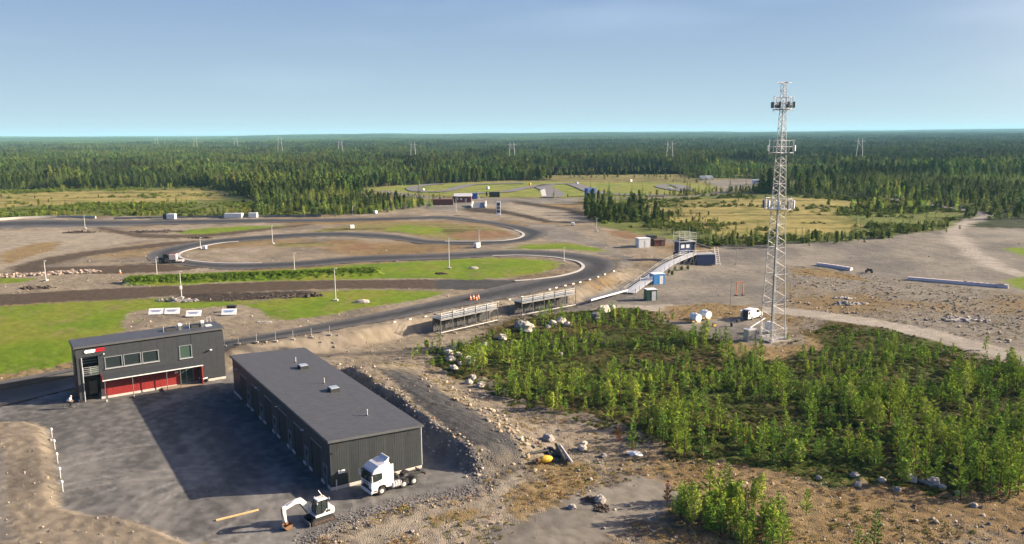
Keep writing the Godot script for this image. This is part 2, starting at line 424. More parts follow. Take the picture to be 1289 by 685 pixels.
func paint_zones() -> void:
	zmap = Image.create(ZONE_W, ZONE_H, false, Image.FORMAT_R8)
	zmap.fill(Color8(FOREST, 0, 0))
	# everything opened up by the works
	paint(DIRT, [Vector2(-53.96, -63.69), Vector2(-262.22, -334.5), Vector2(-216.5, -340.6), Vector2(-174.45, -344), Vector2(-113.98, -335.7), Vector2(-62.63, -345.1), Vector2(-46.72, -382.9), Vector2(-17.58, -408), Vector2(33.4, -393.3), Vector2(43.23, -299.3), Vector2(51.55, -252.29), Vector2(61.12, -235.72), Vector2(100.65, -243.64), Vector2(130.74, -265.87), Vector2(150.61, -278.46), Vector2(172.47, -269.77), Vector2(183.58, -244.49), Vector2(56.26, -61.96)])
	# left bog
	paint(BOG_GREEN, [Vector2(-262.22, -334.5), Vector2(-414.2, -531.9), Vector2(-329.6, -521.8), Vector2(-255.9, -528.2), Vector2(-201.25, -537.5), Vector2(-164.77, -488.1), Vector2(-115.21, -372.4), Vector2(-85.23, -354.3), Vector2(-61.69, -359.8), Vector2(-58.58, -341.3), Vector2(-113.42, -334), Vector2(-172.69, -340.4), Vector2(-214.34, -337.2)])
	paint(BOG, [Vector2(-304.5, -389.4), Vector2(-384.1, -492.8), Vector2(-310.5, -491.2), Vector2(-247.9, -501.2), Vector2(-198.83, -521.2), Vector2(-164.04, -474.7), Vector2(-152.49, -432.1), Vector2(-176.66, -404.3), Vector2(-220.16, -403.8), Vector2(-243.54, -383.9)])
	# kart circuit lawns, with the open strip behind and the grey lot at the right
	paint(CLEARING, [Vector2(-105.38, -502.3), Vector2(-65.61, -541), Vector2(-13.29, -575.1), Vector2(66.64, -583.8), Vector2(165.72, -590.1), Vector2(180.78, -547.7), Vector2(142.7, -458.9), Vector2(118.31, -420), Vector2(52.52, -391.4), Vector2(-16.97, -393.6), Vector2(-46.2, -378.6), Vector2(-72.46, -423.9)])
	paint(LAWN, [Vector2(-93.9, -493.7), Vector2(-70.45, -537.3), Vector2(-24.03, -562.3), Vector2(30.95, -559.3), Vector2(78.73, -548.1), Vector2(122.69, -528.8), Vector2(124.57, -485.2), Vector2(103.31, -444.6), Vector2(64.62, -420.2), Vector2(39.55, -417.6), Vector2(-1.58, -430), Vector2(-29.46, -435.7), Vector2(-56.23, -462.6)])
	paint(LOT, [Vector2(130.88, -564.4), Vector2(179.19, -577.5), Vector2(208.12, -509.1), Vector2(150.9, -485.6), Vector2(123.01, -461.2), Vector2(103.48, -427.1), Vector2(125.47, -488.7)])
	stroke(LOT, [Vector2(-77.95, -484.8), Vector2(-43.5, -426.2), Vector2(-17.9, -415.7), Vector2(22.92, -414.1), Vector2(59.43, -412.9), Vector2(98.76, -424.8), Vector2(123.01, -461.2), Vector2(150.19, -525.2)], 9.0)
	paint(LOT, [Vector2(-46.72, -382.9), Vector2(-18.01, -418.3), Vector2(34.62, -407.8), Vector2(30.76, -384.4), Vector2(-16.41, -380.1), Vector2(-28.34, -342.2)])
	# right bog
	paint(BOG_GREEN, [Vector2(30.38, -289.64), Vector2(49.87, -401.3), Vector2(83.83, -412.9), Vector2(122.89, -436.4), Vector2(167.95, -420.1), Vector2(181, -370), Vector2(185.17, -324.2), Vector2(165.57, -298.3), Vector2(147.98, -271.49), Vector2(125.75, -255.52), Vector2(99.35, -240.43), Vector2(60.43, -233.02), Vector2(50.41, -246.59)])
	paint(BOG, [Vector2(54.43, -377.8), Vector2(93.46, -401.8), Vector2(128.71, -413.5), Vector2(159.99, -395), Vector2(163.4, -363.2), Vector2(143.39, -349.2), Vector2(129.32, -322.3), Vector2(127.04, -287.72), Vector2(115.36, -266.92), Vector2(90.34, -255.79), Vector2(71.24, -251.03), Vector2(63.77, -272.72), Vector2(57.48, -312.5)])
	# forest clearings far off
	paint(CLEARING, [Vector2(-2.32, -677.4), Vector2(43.11, -779.3), Vector2(120.79, -842.9), Vector2(142.03, -778.4), Vector2(136.05, -641.5), Vector2(133.09, -574.1), Vector2(32.02, -578.6)])
	paint(CLEARING, [Vector2(182.42, -673.7), Vector2(246.71, -707), Vector2(310.8, -719.2), Vector2(295.15, -682.8), Vector2(227.75, -652.2), Vector2(171.7, -611.6)])
	# gravel lots right
	paint(LOT, [Vector2(46.68, -198.19), Vector2(61.12, -235.72), Vector2(99.99, -242), Vector2(127.7, -259.56), Vector2(147.05, -269.25), Vector2(173.89, -267.38), Vector2(188.24, -244.23), Vector2(123.71, -158.35), Vector2(106.34, -174.93), Vector2(93.43, -188.22), Vector2(79.28, -205.85), Vector2(69.85, -208.45), Vector2(55.23, -193.26)])
	paint(LOT, [Vector2(-0.77, -153.55), Vector2(15.38, -169.6), Vector2(29.6, -190.22), Vector2(42.92, -209.24), Vector2(57.27, -224.94), Vector2(65.49, -207.81), Vector2(58.66, -171.54), Vector2(51.21, -153.77), Vector2(41.7, -162.3), Vector2(29.78, -159.69), Vector2(18.92, -163.19), Vector2(6.84, -150.56)])
	stroke(ROAD, [Vector2(131.4, -168.55), Vector2(123.94, -192.09), Vector2(126.18, -214.19), Vector2(135.45, -242.19), Vector2(144.85, -262.71), Vector2(162.63, -287.69), Vector2(177.19, -303.1), Vector2(185.02, -314.6), Vector2(188.18, -330.8), Vector2(189.36, -365), Vector2(186.31, -397.2)], 5.6)
	paint(STRAW, [Vector2(70.94, -205.49), Vector2(80.2, -202.88), Vector2(84.46, -193.77), Vector2(85.15, -186.56), Vector2(79.48, -191.02), Vector2(70.32, -197.74)])
	paint(GRASS, [Vector2(115.09, -185.98), Vector2(123.36, -191.17), Vector2(130.22, -184.13), Vector2(119.86, -169.03), Vector2(113.02, -174.64)])
	paint(GRASS, [Vector2(140.03, -227.74), Vector2(150.01, -229.89), Vector2(157.71, -224.4), Vector2(151.45, -215.23), Vector2(138.91, -215.76)])
	stroke(ROAD, [Vector2(18.57, -160.11), Vector2(31.38, -159.63), Vector2(40.76, -158.52), Vector2(52.9, -156.58), Vector2(61.6, -150.61), Vector2(69.67, -141.97), Vector2(75.17, -131.07), Vector2(79.23, -120.79), Vector2(83.95, -105.66)], 6.6)
	paint(STRAW, [Vector2(30.87, -161.17), Vector2(41.89, -163.08), Vector2(51.39, -161.93), Vector2(48.27, -151.78), Vector2(38.49, -149.43), Vector2(30.27, -153.83)])
	# infield of the circuit
	paint(PALE, [Vector2(-170.82, -215.82), Vector2(-230.26, -293), Vector2(-184.8, -289.87), Vector2(-152.07, -287.61), Vector2(-118.52, -263.12), Vector2(-126.85, -234.38), Vector2(-128.68, -213.63), Vector2(-129.21, -200.85)])
	paint(STRAW, [Vector2(-148.92, -232.4), Vector2(-150.84, -251.46), Vector2(-145.05, -256.81), Vector2(-135.01, -236.49), Vector2(-135.61, -225.46), Vector2(-132.48, -211.14), Vector2(-137.48, -214.09)])
	paint(GRASS, [Vector2(-118.77, -279.43), Vector2(-113.04, -289.79), Vector2(-100.95, -296.55), Vector2(-86.73, -298.14), Vector2(-78.56, -296.24), Vector2(-86.31, -286.69), Vector2(-97.92, -279.17), Vector2(-106.19, -271.85)])
	paint(CLEARING, [Vector2(-71.45, -275.1), Vector2(-64.61, -291.38), Vector2(-55.31, -303.9), Vector2(-34.55, -306.5), Vector2(-15.67, -292.98), Vector2(-1.11, -274.88), Vector2(1.54, -263.68), Vector2(-7.35, -254.06), Vector2(-21.14, -252.98), Vector2(-38.97, -272.91), Vector2(-53.99, -280.84)])
	paint(REDDISH, [Vector2(-22.13, -265.24), Vector2(-12.14, -277.96), Vector2(-1.11, -274.88), Vector2(1.54, -263.68), Vector2(-7.35, -254.06), Vector2(-16.21, -254.62)])
	paint(CLEARING, [Vector2(-73.33, -246.78), Vector2(-60.54, -249.7), Vector2(-53.92, -242.02), Vector2(-62.78, -239.06), Vector2(-70.03, -239.48)])
	paint(REDDISH, [Vector2(-50.76, -238.35), Vector2(-47.65, -247.05), Vector2(-42.07, -243.09), Vector2(-40.52, -231.09), Vector2(-46.39, -228.23)])
	paint(GRASS, [Vector2(-45.93, -282.67), Vector2(-39.43, -297.34), Vector2(-23.8, -285.98), Vector2(-23.63, -267.48), Vector2(-33.25, -270.31)])
	paint(GRASS, [Vector2(-0.98, -232.08), Vector2(4.26, -241.19), Vector2(16.86, -243.12), Vector2(22.21, -235.76), Vector2(27.68, -224.83), Vector2(22.56, -225.12), Vector2(15.97, -230.28), Vector2(7.49, -229.96)])
	paint(LOT, [Vector2(4.74, -299.45), Vector2(17.69, -293.16), Vector2(29.43, -235.33), Vector2(31.87, -205.31), Vector2(26.62, -193.7), Vector2(28.09, -210.88), Vector2(23.44, -222.75), Vector2(28.22, -225.58), Vector2(22.77, -239.19), Vector2(11.33, -249.03)])
	paint(PALE, [Vector2(-1.51, -406.4), Vector2(19.95, -360.3), Vector2(31.13, -311.6), Vector2(27.05, -300.5), Vector2(14.11, -310), Vector2(-1.33, -347.1)])
	paint(MUD, [Vector2(-1.51, -406.4), Vector2(6.32, -396), Vector2(28.47, -355.6), Vector2(31.42, -314.6), Vector2(19.53, -352.6), Vector2(2.34, -382.7)])
	paint(MUD, [Vector2(-24.47, -360.3), Vector2(-15.88, -367.5), Vector2(-1.34, -350.7), Vector2(16.85, -304.1), Vector2(13.6, -298.79), Vector2(-1.29, -333.1), Vector2(-14.78, -341.1)])
	paint(REDDISH, [Vector2(31.58, -274.94), Vector2(39.35, -272.12), Vector2(43.21, -254.8), Vector2(38.56, -249.23), Vector2(33.43, -257.45)])
	# dirt course
	band(TRACK_DIRT, [Vector2(-130.44, -163.4), Vector2(-108.92, -168.36), Vector2(-94.51, -173.07), Vector2(-78.62, -176.47), Vector2(-62.18, -180.21), Vector2(-48.23, -182.1), Vector2(-34.12, -182.68), Vector2(-17.62, -182.24)], [Vector2(-120.92, -151.04), Vector2(-101.95, -157.2), Vector2(-88.1, -160.91), Vector2(-73.41, -164.37), Vector2(-58.4, -168.86), Vector2(-45.39, -170.97), Vector2(-32.24, -172.23), Vector2(-16.55, -170.64)])
	band(TRACK_DIRT, [Vector2(-127.65, -203.22), Vector2(-129.8, -219.27), Vector2(-125.1, -231.07), Vector2(-118.02, -242.3), Vector2(-109.77, -251.77), Vector2(-100.9, -257.98)], [Vector2(-122.28, -199.32), Vector2(-121, -210.55), Vector2(-118.65, -223.04), Vector2(-112.87, -234.4), Vector2(-105.81, -242.46), Vector2(-98.63, -252.03)])
	band(TRACK_DIRT, [Vector2(-130.83, -208.43), Vector2(-119.71, -205.32), Vector2(-109.87, -206.09), Vector2(-98.45, -208.09), Vector2(-88.64, -206.94), Vector2(-80.58, -202.12)], [Vector2(-122.44, -194.67), Vector2(-113.77, -194.83), Vector2(-103.49, -193.77), Vector2(-92.15, -194.37), Vector2(-83.7, -197.44), Vector2(-78.84, -200.2)])
	band(TRACK_DIRT, [Vector2(-155.61, -303.1), Vector2(-140.29, -286.8), Vector2(-127.18, -276.58), Vector2(-115.89, -272.49), Vector2(-104.27, -273.93), Vector2(-96.29, -282.57), Vector2(-86.7, -292.95), Vector2(-76.4, -304.1)], [Vector2(-153.04, -295.12), Vector2(-137.09, -277.24), Vector2(-123.52, -265.51), Vector2(-111.81, -262.69), Vector2(-100.84, -266.14), Vector2(-92.15, -274.24), Vector2(-83.41, -286.49), Vector2(-73.87, -299.86)])
	paint(ASPHALT, [Vector2(-17.62, -182.24), Vector2(-8.13, -182.32), Vector2(2.79, -180.8), Vector2(1.83, -176.38), Vector2(-5.56, -169.72), Vector2(-16.55, -170.64)])
	# grass
	paint(GRASS, [Vector2(-118.75, -148.22), Vector2(-101.23, -156.05), Vector2(-90.2, -159.42), Vector2(-81.6, -161.85), Vector2(-72.04, -163.08), Vector2(-61.99, -164.73), Vector2(-50.45, -159.41), Vector2(-53.9, -155.34), Vector2(-60.83, -153.03), Vector2(-69.75, -152.29), Vector2(-72.79, -149.94), Vector2(-70.66, -142.59), Vector2(-66.36, -134.68), Vector2(-69.84, -128.7), Vector2(-67.97, -122.48), Vector2(-70.99, -118.92), Vector2(-76.62, -116.25), Vector2(-85.18, -104.23)])
	paint(GRASS, [Vector2(-52.98, -154.93), Vector2(-50.85, -158.65), Vector2(-48.39, -161.72), Vector2(-43.18, -166.92), Vector2(-38.27, -169.78), Vector2(-31.99, -170.85), Vector2(-13.26, -167.84), Vector2(-17.38, -160.47), Vector2(-28.57, -151.8), Vector2(-35.13, -145.17), Vector2(-40.37, -141.83), Vector2(-44.18, -143.55), Vector2(-48.76, -151.85)])
	paint(MUD, [Vector2(-71.51, -161.84), Vector2(-69.41, -166.73), Vector2(-58.25, -168.42), Vector2(-45.16, -170.07), Vector2(-40.44, -168.11), Vector2(-49.54, -161.77), Vector2(-56.95, -159.67), Vector2(-66.1, -158.47)])
	paint(GRASS, [Vector2(-89.95, -185.54), Vector2(-89.34, -190.32), Vector2(-77.62, -191.99), Vector2(-67.35, -195.72), Vector2(-54.7, -198.89), Vector2(-39.78, -205.1), Vector2(-22.54, -210.54), Vector2(-9.45, -213.85), Vector2(-0.93, -213.82), Vector2(9.54, -209.81), Vector2(12.96, -204.34), Vector2(10.93, -196.97), Vector2(6.73, -189.65), Vector2(-0.84, -184.06), Vector2(-8.11, -181.8), Vector2(-19.24, -183.86), Vector2(-34.3, -183.72), Vector2(-48.36, -182.61), Vector2(-62.52, -181.23), Vector2(-78.87, -177.05), Vector2(-85.9, -178.81)])
	stroke(BERM, [Vector2(-87.87, -181.19), Vector2(-75.99, -183.2), Vector2(-63.84, -185.26), Vector2(-49.67, -187.82), Vector2(-32.42, -191.45)], 4.6)
	paint(GRASS, [Vector2(-149.59, -188.26), Vector2(-121.89, -189.12), Vector2(-111.54, -187.58), Vector2(-113.18, -182.49), Vector2(-139.36, -174.98)])
	# the yard round the hall
	paint(YARD, [Vector2(-73.49, -89.05), Vector2(-81.98, -100.08), Vector2(-68.67, -103.5), Vector2(-63.05, -108.77), Vector2(-59.3, -105.91), Vector2(-42.98, -113.43), Vector2(-43.05, -122.39), Vector2(-41.04, -120.75), Vector2(-26.75, -116.15), Vector2(-14.3, -98.46), Vector2(-7.55, -86.23), Vector2(-3.35, -81.3), Vector2(-2.8, -77.32), Vector2(-4.84, -74.78), Vector2(-8.28, -73.79), Vector2(-11.86, -71.82), Vector2(-15.75, -68.72), Vector2(-17.94, -64.45), Vector2(-19.9, -60.65), Vector2(-27.24, -64.6), Vector2(-32.04, -67.79), Vector2(-36.75, -70.16), Vector2(-39.99, -70.69), Vector2(-43.05, -72.21), Vector2(-45.26, -75.53), Vector2(-49.06, -81.79), Vector2(-53.31, -88.62), Vector2(-56.29, -93.25), Vector2(-59.89, -95.78), Vector2(-63.73, -95.59)])
	paint(SAND, BANK_EDGE + [Vector2(-24.86, -58.39), Vector2(-51.52, -56.59), Vector2(-78.18, -89.15)])
	paint(LOT, [Vector2(-66.59, -80.1), Vector2(-57.67, -85.89), Vector2(-54.41, -81.9), Vector2(-48.68, -72.47), Vector2(-45.65, -68.02), Vector2(-42.46, -64.85), Vector2(-51.99, -61.13)])
	paint(PALE, [Vector2(-43.16, -116.61), Vector2(-43.61, -124.31), Vector2(-38.72, -127.12), Vector2(-36.83, -127.16), Vector2(-41.15, -123.47), Vector2(-42.16, -118.23)])
	# scrub with the young trees
	paint(SCRUB, [Vector2(-13.99, -128.28), Vector2(-9.49, -133.24), Vector2(-2.91, -143.23), Vector2(8.59, -154.63), Vector2(18.57, -160.11), Vector2(24.99, -159.87), Vector2(29.04, -153.88), Vector2(29.72, -143.34), Vector2(35.17, -136.14), Vector2(40.82, -127.58), Vector2(51.34, -135.06), Vector2(59.56, -147.36), Vector2(66.84, -142.06), Vector2(71.96, -127.6), Vector2(76.06, -115.72), Vector2(81.46, -102.36), Vector2(62.65, -75.33), Vector2(51.55, -76.66), Vector2(44.45, -73.87), Vector2(40.49, -72.22), Vector2(37.59, -75.8), Vector2(32.66, -77.4), Vector2(26.27, -80.3), Vector2(20.18, -82.95), Vector2(14.06, -88.14), Vector2(9.09, -93.65), Vector2(4.45, -98.02), Vector2(-0.09, -100.55), Vector2(-5.15, -110.15), Vector2(-10.17, -116.5)])
	paint(STRAW, [Vector2(35.3, -133.94), Vector2(41.43, -129.56), Vector2(47.34, -131.43), Vector2(53.73, -137.78), Vector2(51.07, -127.26), Vector2(43.55, -120.5), Vector2(35.65, -122.98)])
	paint(STRAW, [Vector2(15.65, -77.34), Vector2(19.23, -78.83), Vector2(24.4, -74.24), Vector2(25.89, -69.55), Vector2(24.1, -62.47), Vector2(15.49, -62.6), Vector2(14.93, -69.74)])
	paint(LOT, [Vector2(29.19, -149.76), Vector2(35.49, -149.54), Vector2(44.46, -149.21), Vector2(47.65, -142.72), Vector2(43.38, -131.56), Vector2(35.17, -136.14), Vector2(30.41, -139.72)])
	# spoil beside the hall
	paint(SPOIL, [Vector2(-19.06, -111.44), Vector2(-14.65, -114.53), Vector2(-12.47, -110.48), Vector2(-9.01, -102.48), Vector2(-4.53, -96.06), Vector2(-0.1, -87.04), Vector2(1.31, -80.8), Vector2(-0.53, -79.57), Vector2(-3.45, -80.05), Vector2(-5.8, -84.53), Vector2(-9.14, -90.3), Vector2(-12.61, -97.46)])
	paint(LOT, [Vector2(-0.5, -64.17), Vector2(0.07, -69.21), Vector2(4.05, -72.54), Vector2(7.29, -74.56), Vector2(10.3, -76.69), Vector2(15.12, -78.91), Vector2(16.61, -78.1), Vector2(13.9, -71.36), Vector2(10.26, -67.97), Vector2(8.51, -62.71)])
	paint(PALE, [Vector2(-14.55, -66.34), Vector2(-10.87, -70.19), Vector2(-6.56, -71.73), Vector2(-3.31, -73.7), Vector2(-0.54, -78.82), Vector2(1.14, -80.8), Vector2(0.27, -76.88), Vector2(-3.5, -70.86), Vector2(-9.06, -67.41), Vector2(-13.91, -63.06)])
	paint(STRAW, [Vector2(-0.53, -75.97), Vector2(3.59, -79.13), Vector2(9.55, -80.63), Vector2(11.72, -78.19), Vector2(5.65, -73.53), Vector2(0.99, -71.59), Vector2(-1.29, -72.97)])
	paint(STRAW, [Vector2(-7.91, -70.13), Vector2(-3.54, -71.67), Vector2(-1.96, -68.48), Vector2(-6.07, -65.64)])
	# asphalt underlay
	var o := smooth(TRACK_OUT, 5); var i := smooth(TRACK_IN, 5)
	for k in o.size() - 1:
		paint(ASPHALT, [o[k], o[k + 1], i[k + 1], i[k]])

func height(x: float, z: float) -> float:
	var h := bank(x, z)
	if z > -130.0 and x > -60.0 and x < 60.0 and z < -60.0:
		var q := poly_dist(Vector2(x, z), CREST)
		var d: float = q[0]
		var sgn := 1.0 if q[1] < 0.0 else -1.0
		var top := 2.0 * smoothstep(0.0, 0.12, q[2]) * (1.0 - smoothstep(0.88, 1.0, q[2]))
		if q[2] <= 0.001: top = 0.0
		if sgn > 0.0:
			h += top * (1.0 - smoothstep(1.5, 13.0, d))
		else:
			h += top * (1.0 - smoothstep(0.0, 1.9, d + 0.5 * noise.get_noise_2d(x * 9.0, z * 9.0)))
	if z < -150.0 and z > -215.0 and x < 0.0:
		var q := poly_dist(Vector2(x, z), BERM_LINE)
		h += 1.3 * (1.0 - smoothstep(0.5, 2.6, q[0]))
	if x < -20.0 and z > -110.0:
		var q := poly_dist(Vector2(x, z), BANK_EDGE)
		var s := smoothstep(-0.3, 1.6, q[0] * (1.0 if q[1] > 0.0 else -1.0))
		h += 0.85 * s
	if z < -900.0:
		h += smoothstep(900.0, 9000.0, -z) * (26.0 + 30.0 * noise.get_noise_2d(x * 0.012, z * 0.012)) + smoothstep(900.0, 2500.0, -z) * 5.0 * noise.get_noise_2d(x * 0.03, z * 0.03)
	return h

var grid := {}   # class -> arrays

func patch(x0: float, x1: float, z0: float, z1: float, s: float, reach: float) -> void:
	var nx := int((x1 - x0) / s); var nz := int((z1 - z0) / s)
	var P := PackedVector3Array(); var C := PackedColorArray(); var K := PackedByteArray()
	P.resize((nx + 1) * (nz + 1)); C.resize(P.size()); K.resize(P.size())
	for j in nz + 1:
		for i in nx + 1:
			var x := x0 + i * s; var z := z0 + j * s
			var at := j * (nx + 1) + i
			if absf(x) > -z * 0.66 + 26.0:
				P[at] = Vector3(x, 0.0, z); K[at] = 255
				continue
			var wx := noise.get_noise_2d(x * 8.0, z * 8.0) * 1.1 * reach + rough_noise.get_noise_2d(x * 3.0, z * 3.0) * 0.5 * reach
			var wz := noise.get_noise_2d(x * 8.0 + 400.0, z * 8.0) * 1.1 * reach + rough_noise.get_noise_2d(x * 3.0 + 90.0, z * 3.0) * 0.5 * reach
			var id := zone(x + wx, z + wz)
			var here := zone(x, z)
			if z > -175.0 and here in [SCRUB, LOT, DIRT, STRAW, CLEARING]:
				var far_x := x + 7.0 * noise.get_noise_2d(x * 2.6 + 9.0, z * 2.6) + wx; var far_z := z + 7.0 * noise.get_noise_2d(x * 2.6, z * 2.6 + 77.0) + wz
				if zone(far_x, far_z) in [SCRUB, LOT, DIRT, STRAW, CLEARING]:
					wx = far_x - x; wz = far_z - z; id = zone(far_x, far_z)
			var c := Color(0, 0, 0); var am := 0.0
			for k in 5:
				var q := zone(x + wx + [0.0, reach, -reach, 0.0, 0.0][k] * 0.8, z + wz + [0.0, 0.0, 0.0, reach, -reach][k] * 0.8)
				c += ZC[q] * 0.2; am += ZA[q] * 0.2
			if here == ASPHALT: am = 0.0
			var r1 := rough_noise.get_noise_2d(x * 1.6, z * 1.6); var r2 := noise.get_noise_2d(x * 2.2, z * 2.2); var r3 := noise.get_noise_2d(x * 0.7 + 50.0, z * 0.7)
			var h := height(x, z) + am * (r1 * 1.0 + rough_noise.get_noise_2d(x * 5.0, z * 5.0) * 0.6)
			if here == ASPHALT or id == ASPHALT: h -= 0.1
			c = tone(id, c, x, z, r1, r2, r3)
			P[at] = Vector3(x, h, z); C[at] = c; K[at] = id
	var N := PackedVector3Array()
	N.resize(P.size())
	for j in nz + 1:
		for i in nx + 1:
			var l := P[j * (nx + 1) + maxi(i - 1, 0)]; var r := P[j * (nx + 1) + mini(i + 1, nx)]
			var u := P[maxi(j - 1, 0) * (nx + 1) + i]; var d := P[mini(j + 1, nz) * (nx + 1) + i]
			N[j * (nx + 1) + i] = (d - u).cross(r - l).normalized()
	var maps := {}
	for j in nz:
		for i in nx:
			var a := j * (nx + 1) + i
			if K[a] == 255 or K[a + 1] == 255 or K[a + nx + 1] == 255 or K[a + nx + 2] == 255: continue
			var own: String = OWNER[K[a]]
			if not grid.has(own):
				grid[own] = {"v": PackedVector3Array(), "n": PackedVector3Array(), "c": PackedColorArray(), "i": PackedInt32Array()}
			if not maps.has(own):
				var mp := PackedInt32Array()
				mp.resize(P.size()); mp.fill(-1)
				maps[own] = mp
			var g: Dictionary = grid[own]
			var e := PackedInt32Array([a, a + 1, a + nx + 2, a + nx + 1])
			for k in 4:
				if maps[own][e[k]] < 0:
					maps[own][e[k]] = g.v.size()
					g.v.append(P[e[k]]); g.n.append(N[e[k]]); g.c.append(C[e[k]])
				e[k] = maps[own][e[k]]
			g.i.append_array([e[0], e[1], e[2], e[0], e[2], e[3]])

# patches of real colour: dust, damp, moss, straw, wheel tracks
func tone(id: int, c: Color, x: float, z: float, r1: float, r2: float, r3: float) -> Color:
	match id:
		DIRT, SAND:
			c = c.lerp(Color(0.16, 0.14, 0.125), clampf(r2 * 1.6 + r3, 0.0, 0.75))
			c = c.lerp(Color(0.37, 0.315, 0.25), clampf(-r2 * 1.5 + r1 * 0.4, 0.0, 0.6))
			if id == DIRT: c = c.lerp(Color(0.235, 0.22, 0.195), 0.7 * smoothstep(42.0, 55.0, x) * smoothstep(-118.0, -130.0, z))
			if id == DIRT and r3 > 0.1: c = c.lerp(Color(0.26, 0.17, 0.06), clampf((r3 - 0.1) * 2.5 + r1 * 0.6, 0.0, 0.7))
		YARD:
			var su := noise.get_noise_2d((x * 0.54 + z * 0.84) * 1.5, (x * 0.84 - z * 0.54) * 9.0)
			var sv := noise.get_noise_2d((x * 0.95 + z * 0.3) * 8.0 + 70.0, (x * 0.3 - z * 0.95) * 1.3)
			c = c.lerp(Color(0.3, 0.29, 0.275), clampf(su * 1.3 + sv * 0.9, 0.0, 0.5))
			c = c.lerp(Color(0.24, 0.232, 0.222), clampf(r2 * 0.9 + r1 * 0.5 + 0.12, 0.0, 0.5))
			for t in [[-29.0, -72.0, 7.5], [-33.0, -70.0, 11.0], [-38.0, -74.0, 14.0], [-36.0, -64.0, 16.0], [-24.0, -70.0, 10.0]]:
				var d := absf(Vector2(x - t[0], z - t[1]).length() - t[2])
				var d2 := absf(d - 0.95)
				if d2 < 0.35: c = c.lerp(Color(0.32, 0.31, 0.29), (0.35 - d2) * 2.2 * clampf(0.6 + r2 * 2.0, 0.0, 1.0))
		GRASS, LAWN:
			c = c.lerp(Color(0.24, 0.23, 0.045), clampf(r2 * 1.4 + r3 * 0.6, 0.0, 0.6))
			c = c.lerp(Color(0.11, 0.19, 0.016), clampf(-r2 * 1.5, 0.0, 0.6))
			c = c.lerp(Color(0.24, 0.19, 0.09), clampf(r1 * 1.0 - 0.42 + noise.get_noise_2d(x * 5.0 + 30.0, z * 5.0) * 1.6, 0.0, 0.65))
		SCRUB:
			c = c.lerp(Color(0.12, 0.085, 0.035), clampf(r2 * 1.6 + r1 * 0.5 - 0.1, 0.0, 0.8))
			c = c.lerp(Color(0.075, 0.105, 0.018), clampf(-r2 * 2.0, 0.0, 0.7))
		BOG, BOG_GREEN, CLEARING:
			var s := noise.get_noise_2d(x * 0.5, z * 3.4)
			c = c.lerp(Color(0.09, 0.08, 0.03), clampf(s * 2.2 - 0.18, 0.0, 0.75))
			c = c.lerp(Color(0.1, 0.12, 0.025), clampf(-r2 * 1.6 - 0.05, 0.0, 0.7))
		ROAD:
			c = c.lerp(Color(0.26, 0.235, 0.205), clampf(-r2 * 1.3 + r1 * 0.4, 0.0, 0.5))
		LOT, PALE:
			c = c.lerp(Color(0.31, 0.28, 0.23), clampf(r2 * 1.4, 0.0, 0.6))
			c = c.lerp(Color(0.13, 0.122, 0.118), clampf(-r2 * 1.3 + r3 * 0.3, 0.0, 0.6 if id == LOT else 0.15))
		SPOIL:
			c = c.lerp(Color(0.26, 0.22, 0.17), clampf(r2 * 2.0 + r1 * 0.5, 0.0, 0.6))
			if absf(fposmod((x * 0.84 - z * 0.54) * 0.45, 1.0) - 0.5) < 0.06: c *= 0.65
	return c * 1.02 * (1.0 + 0.22 * r1)

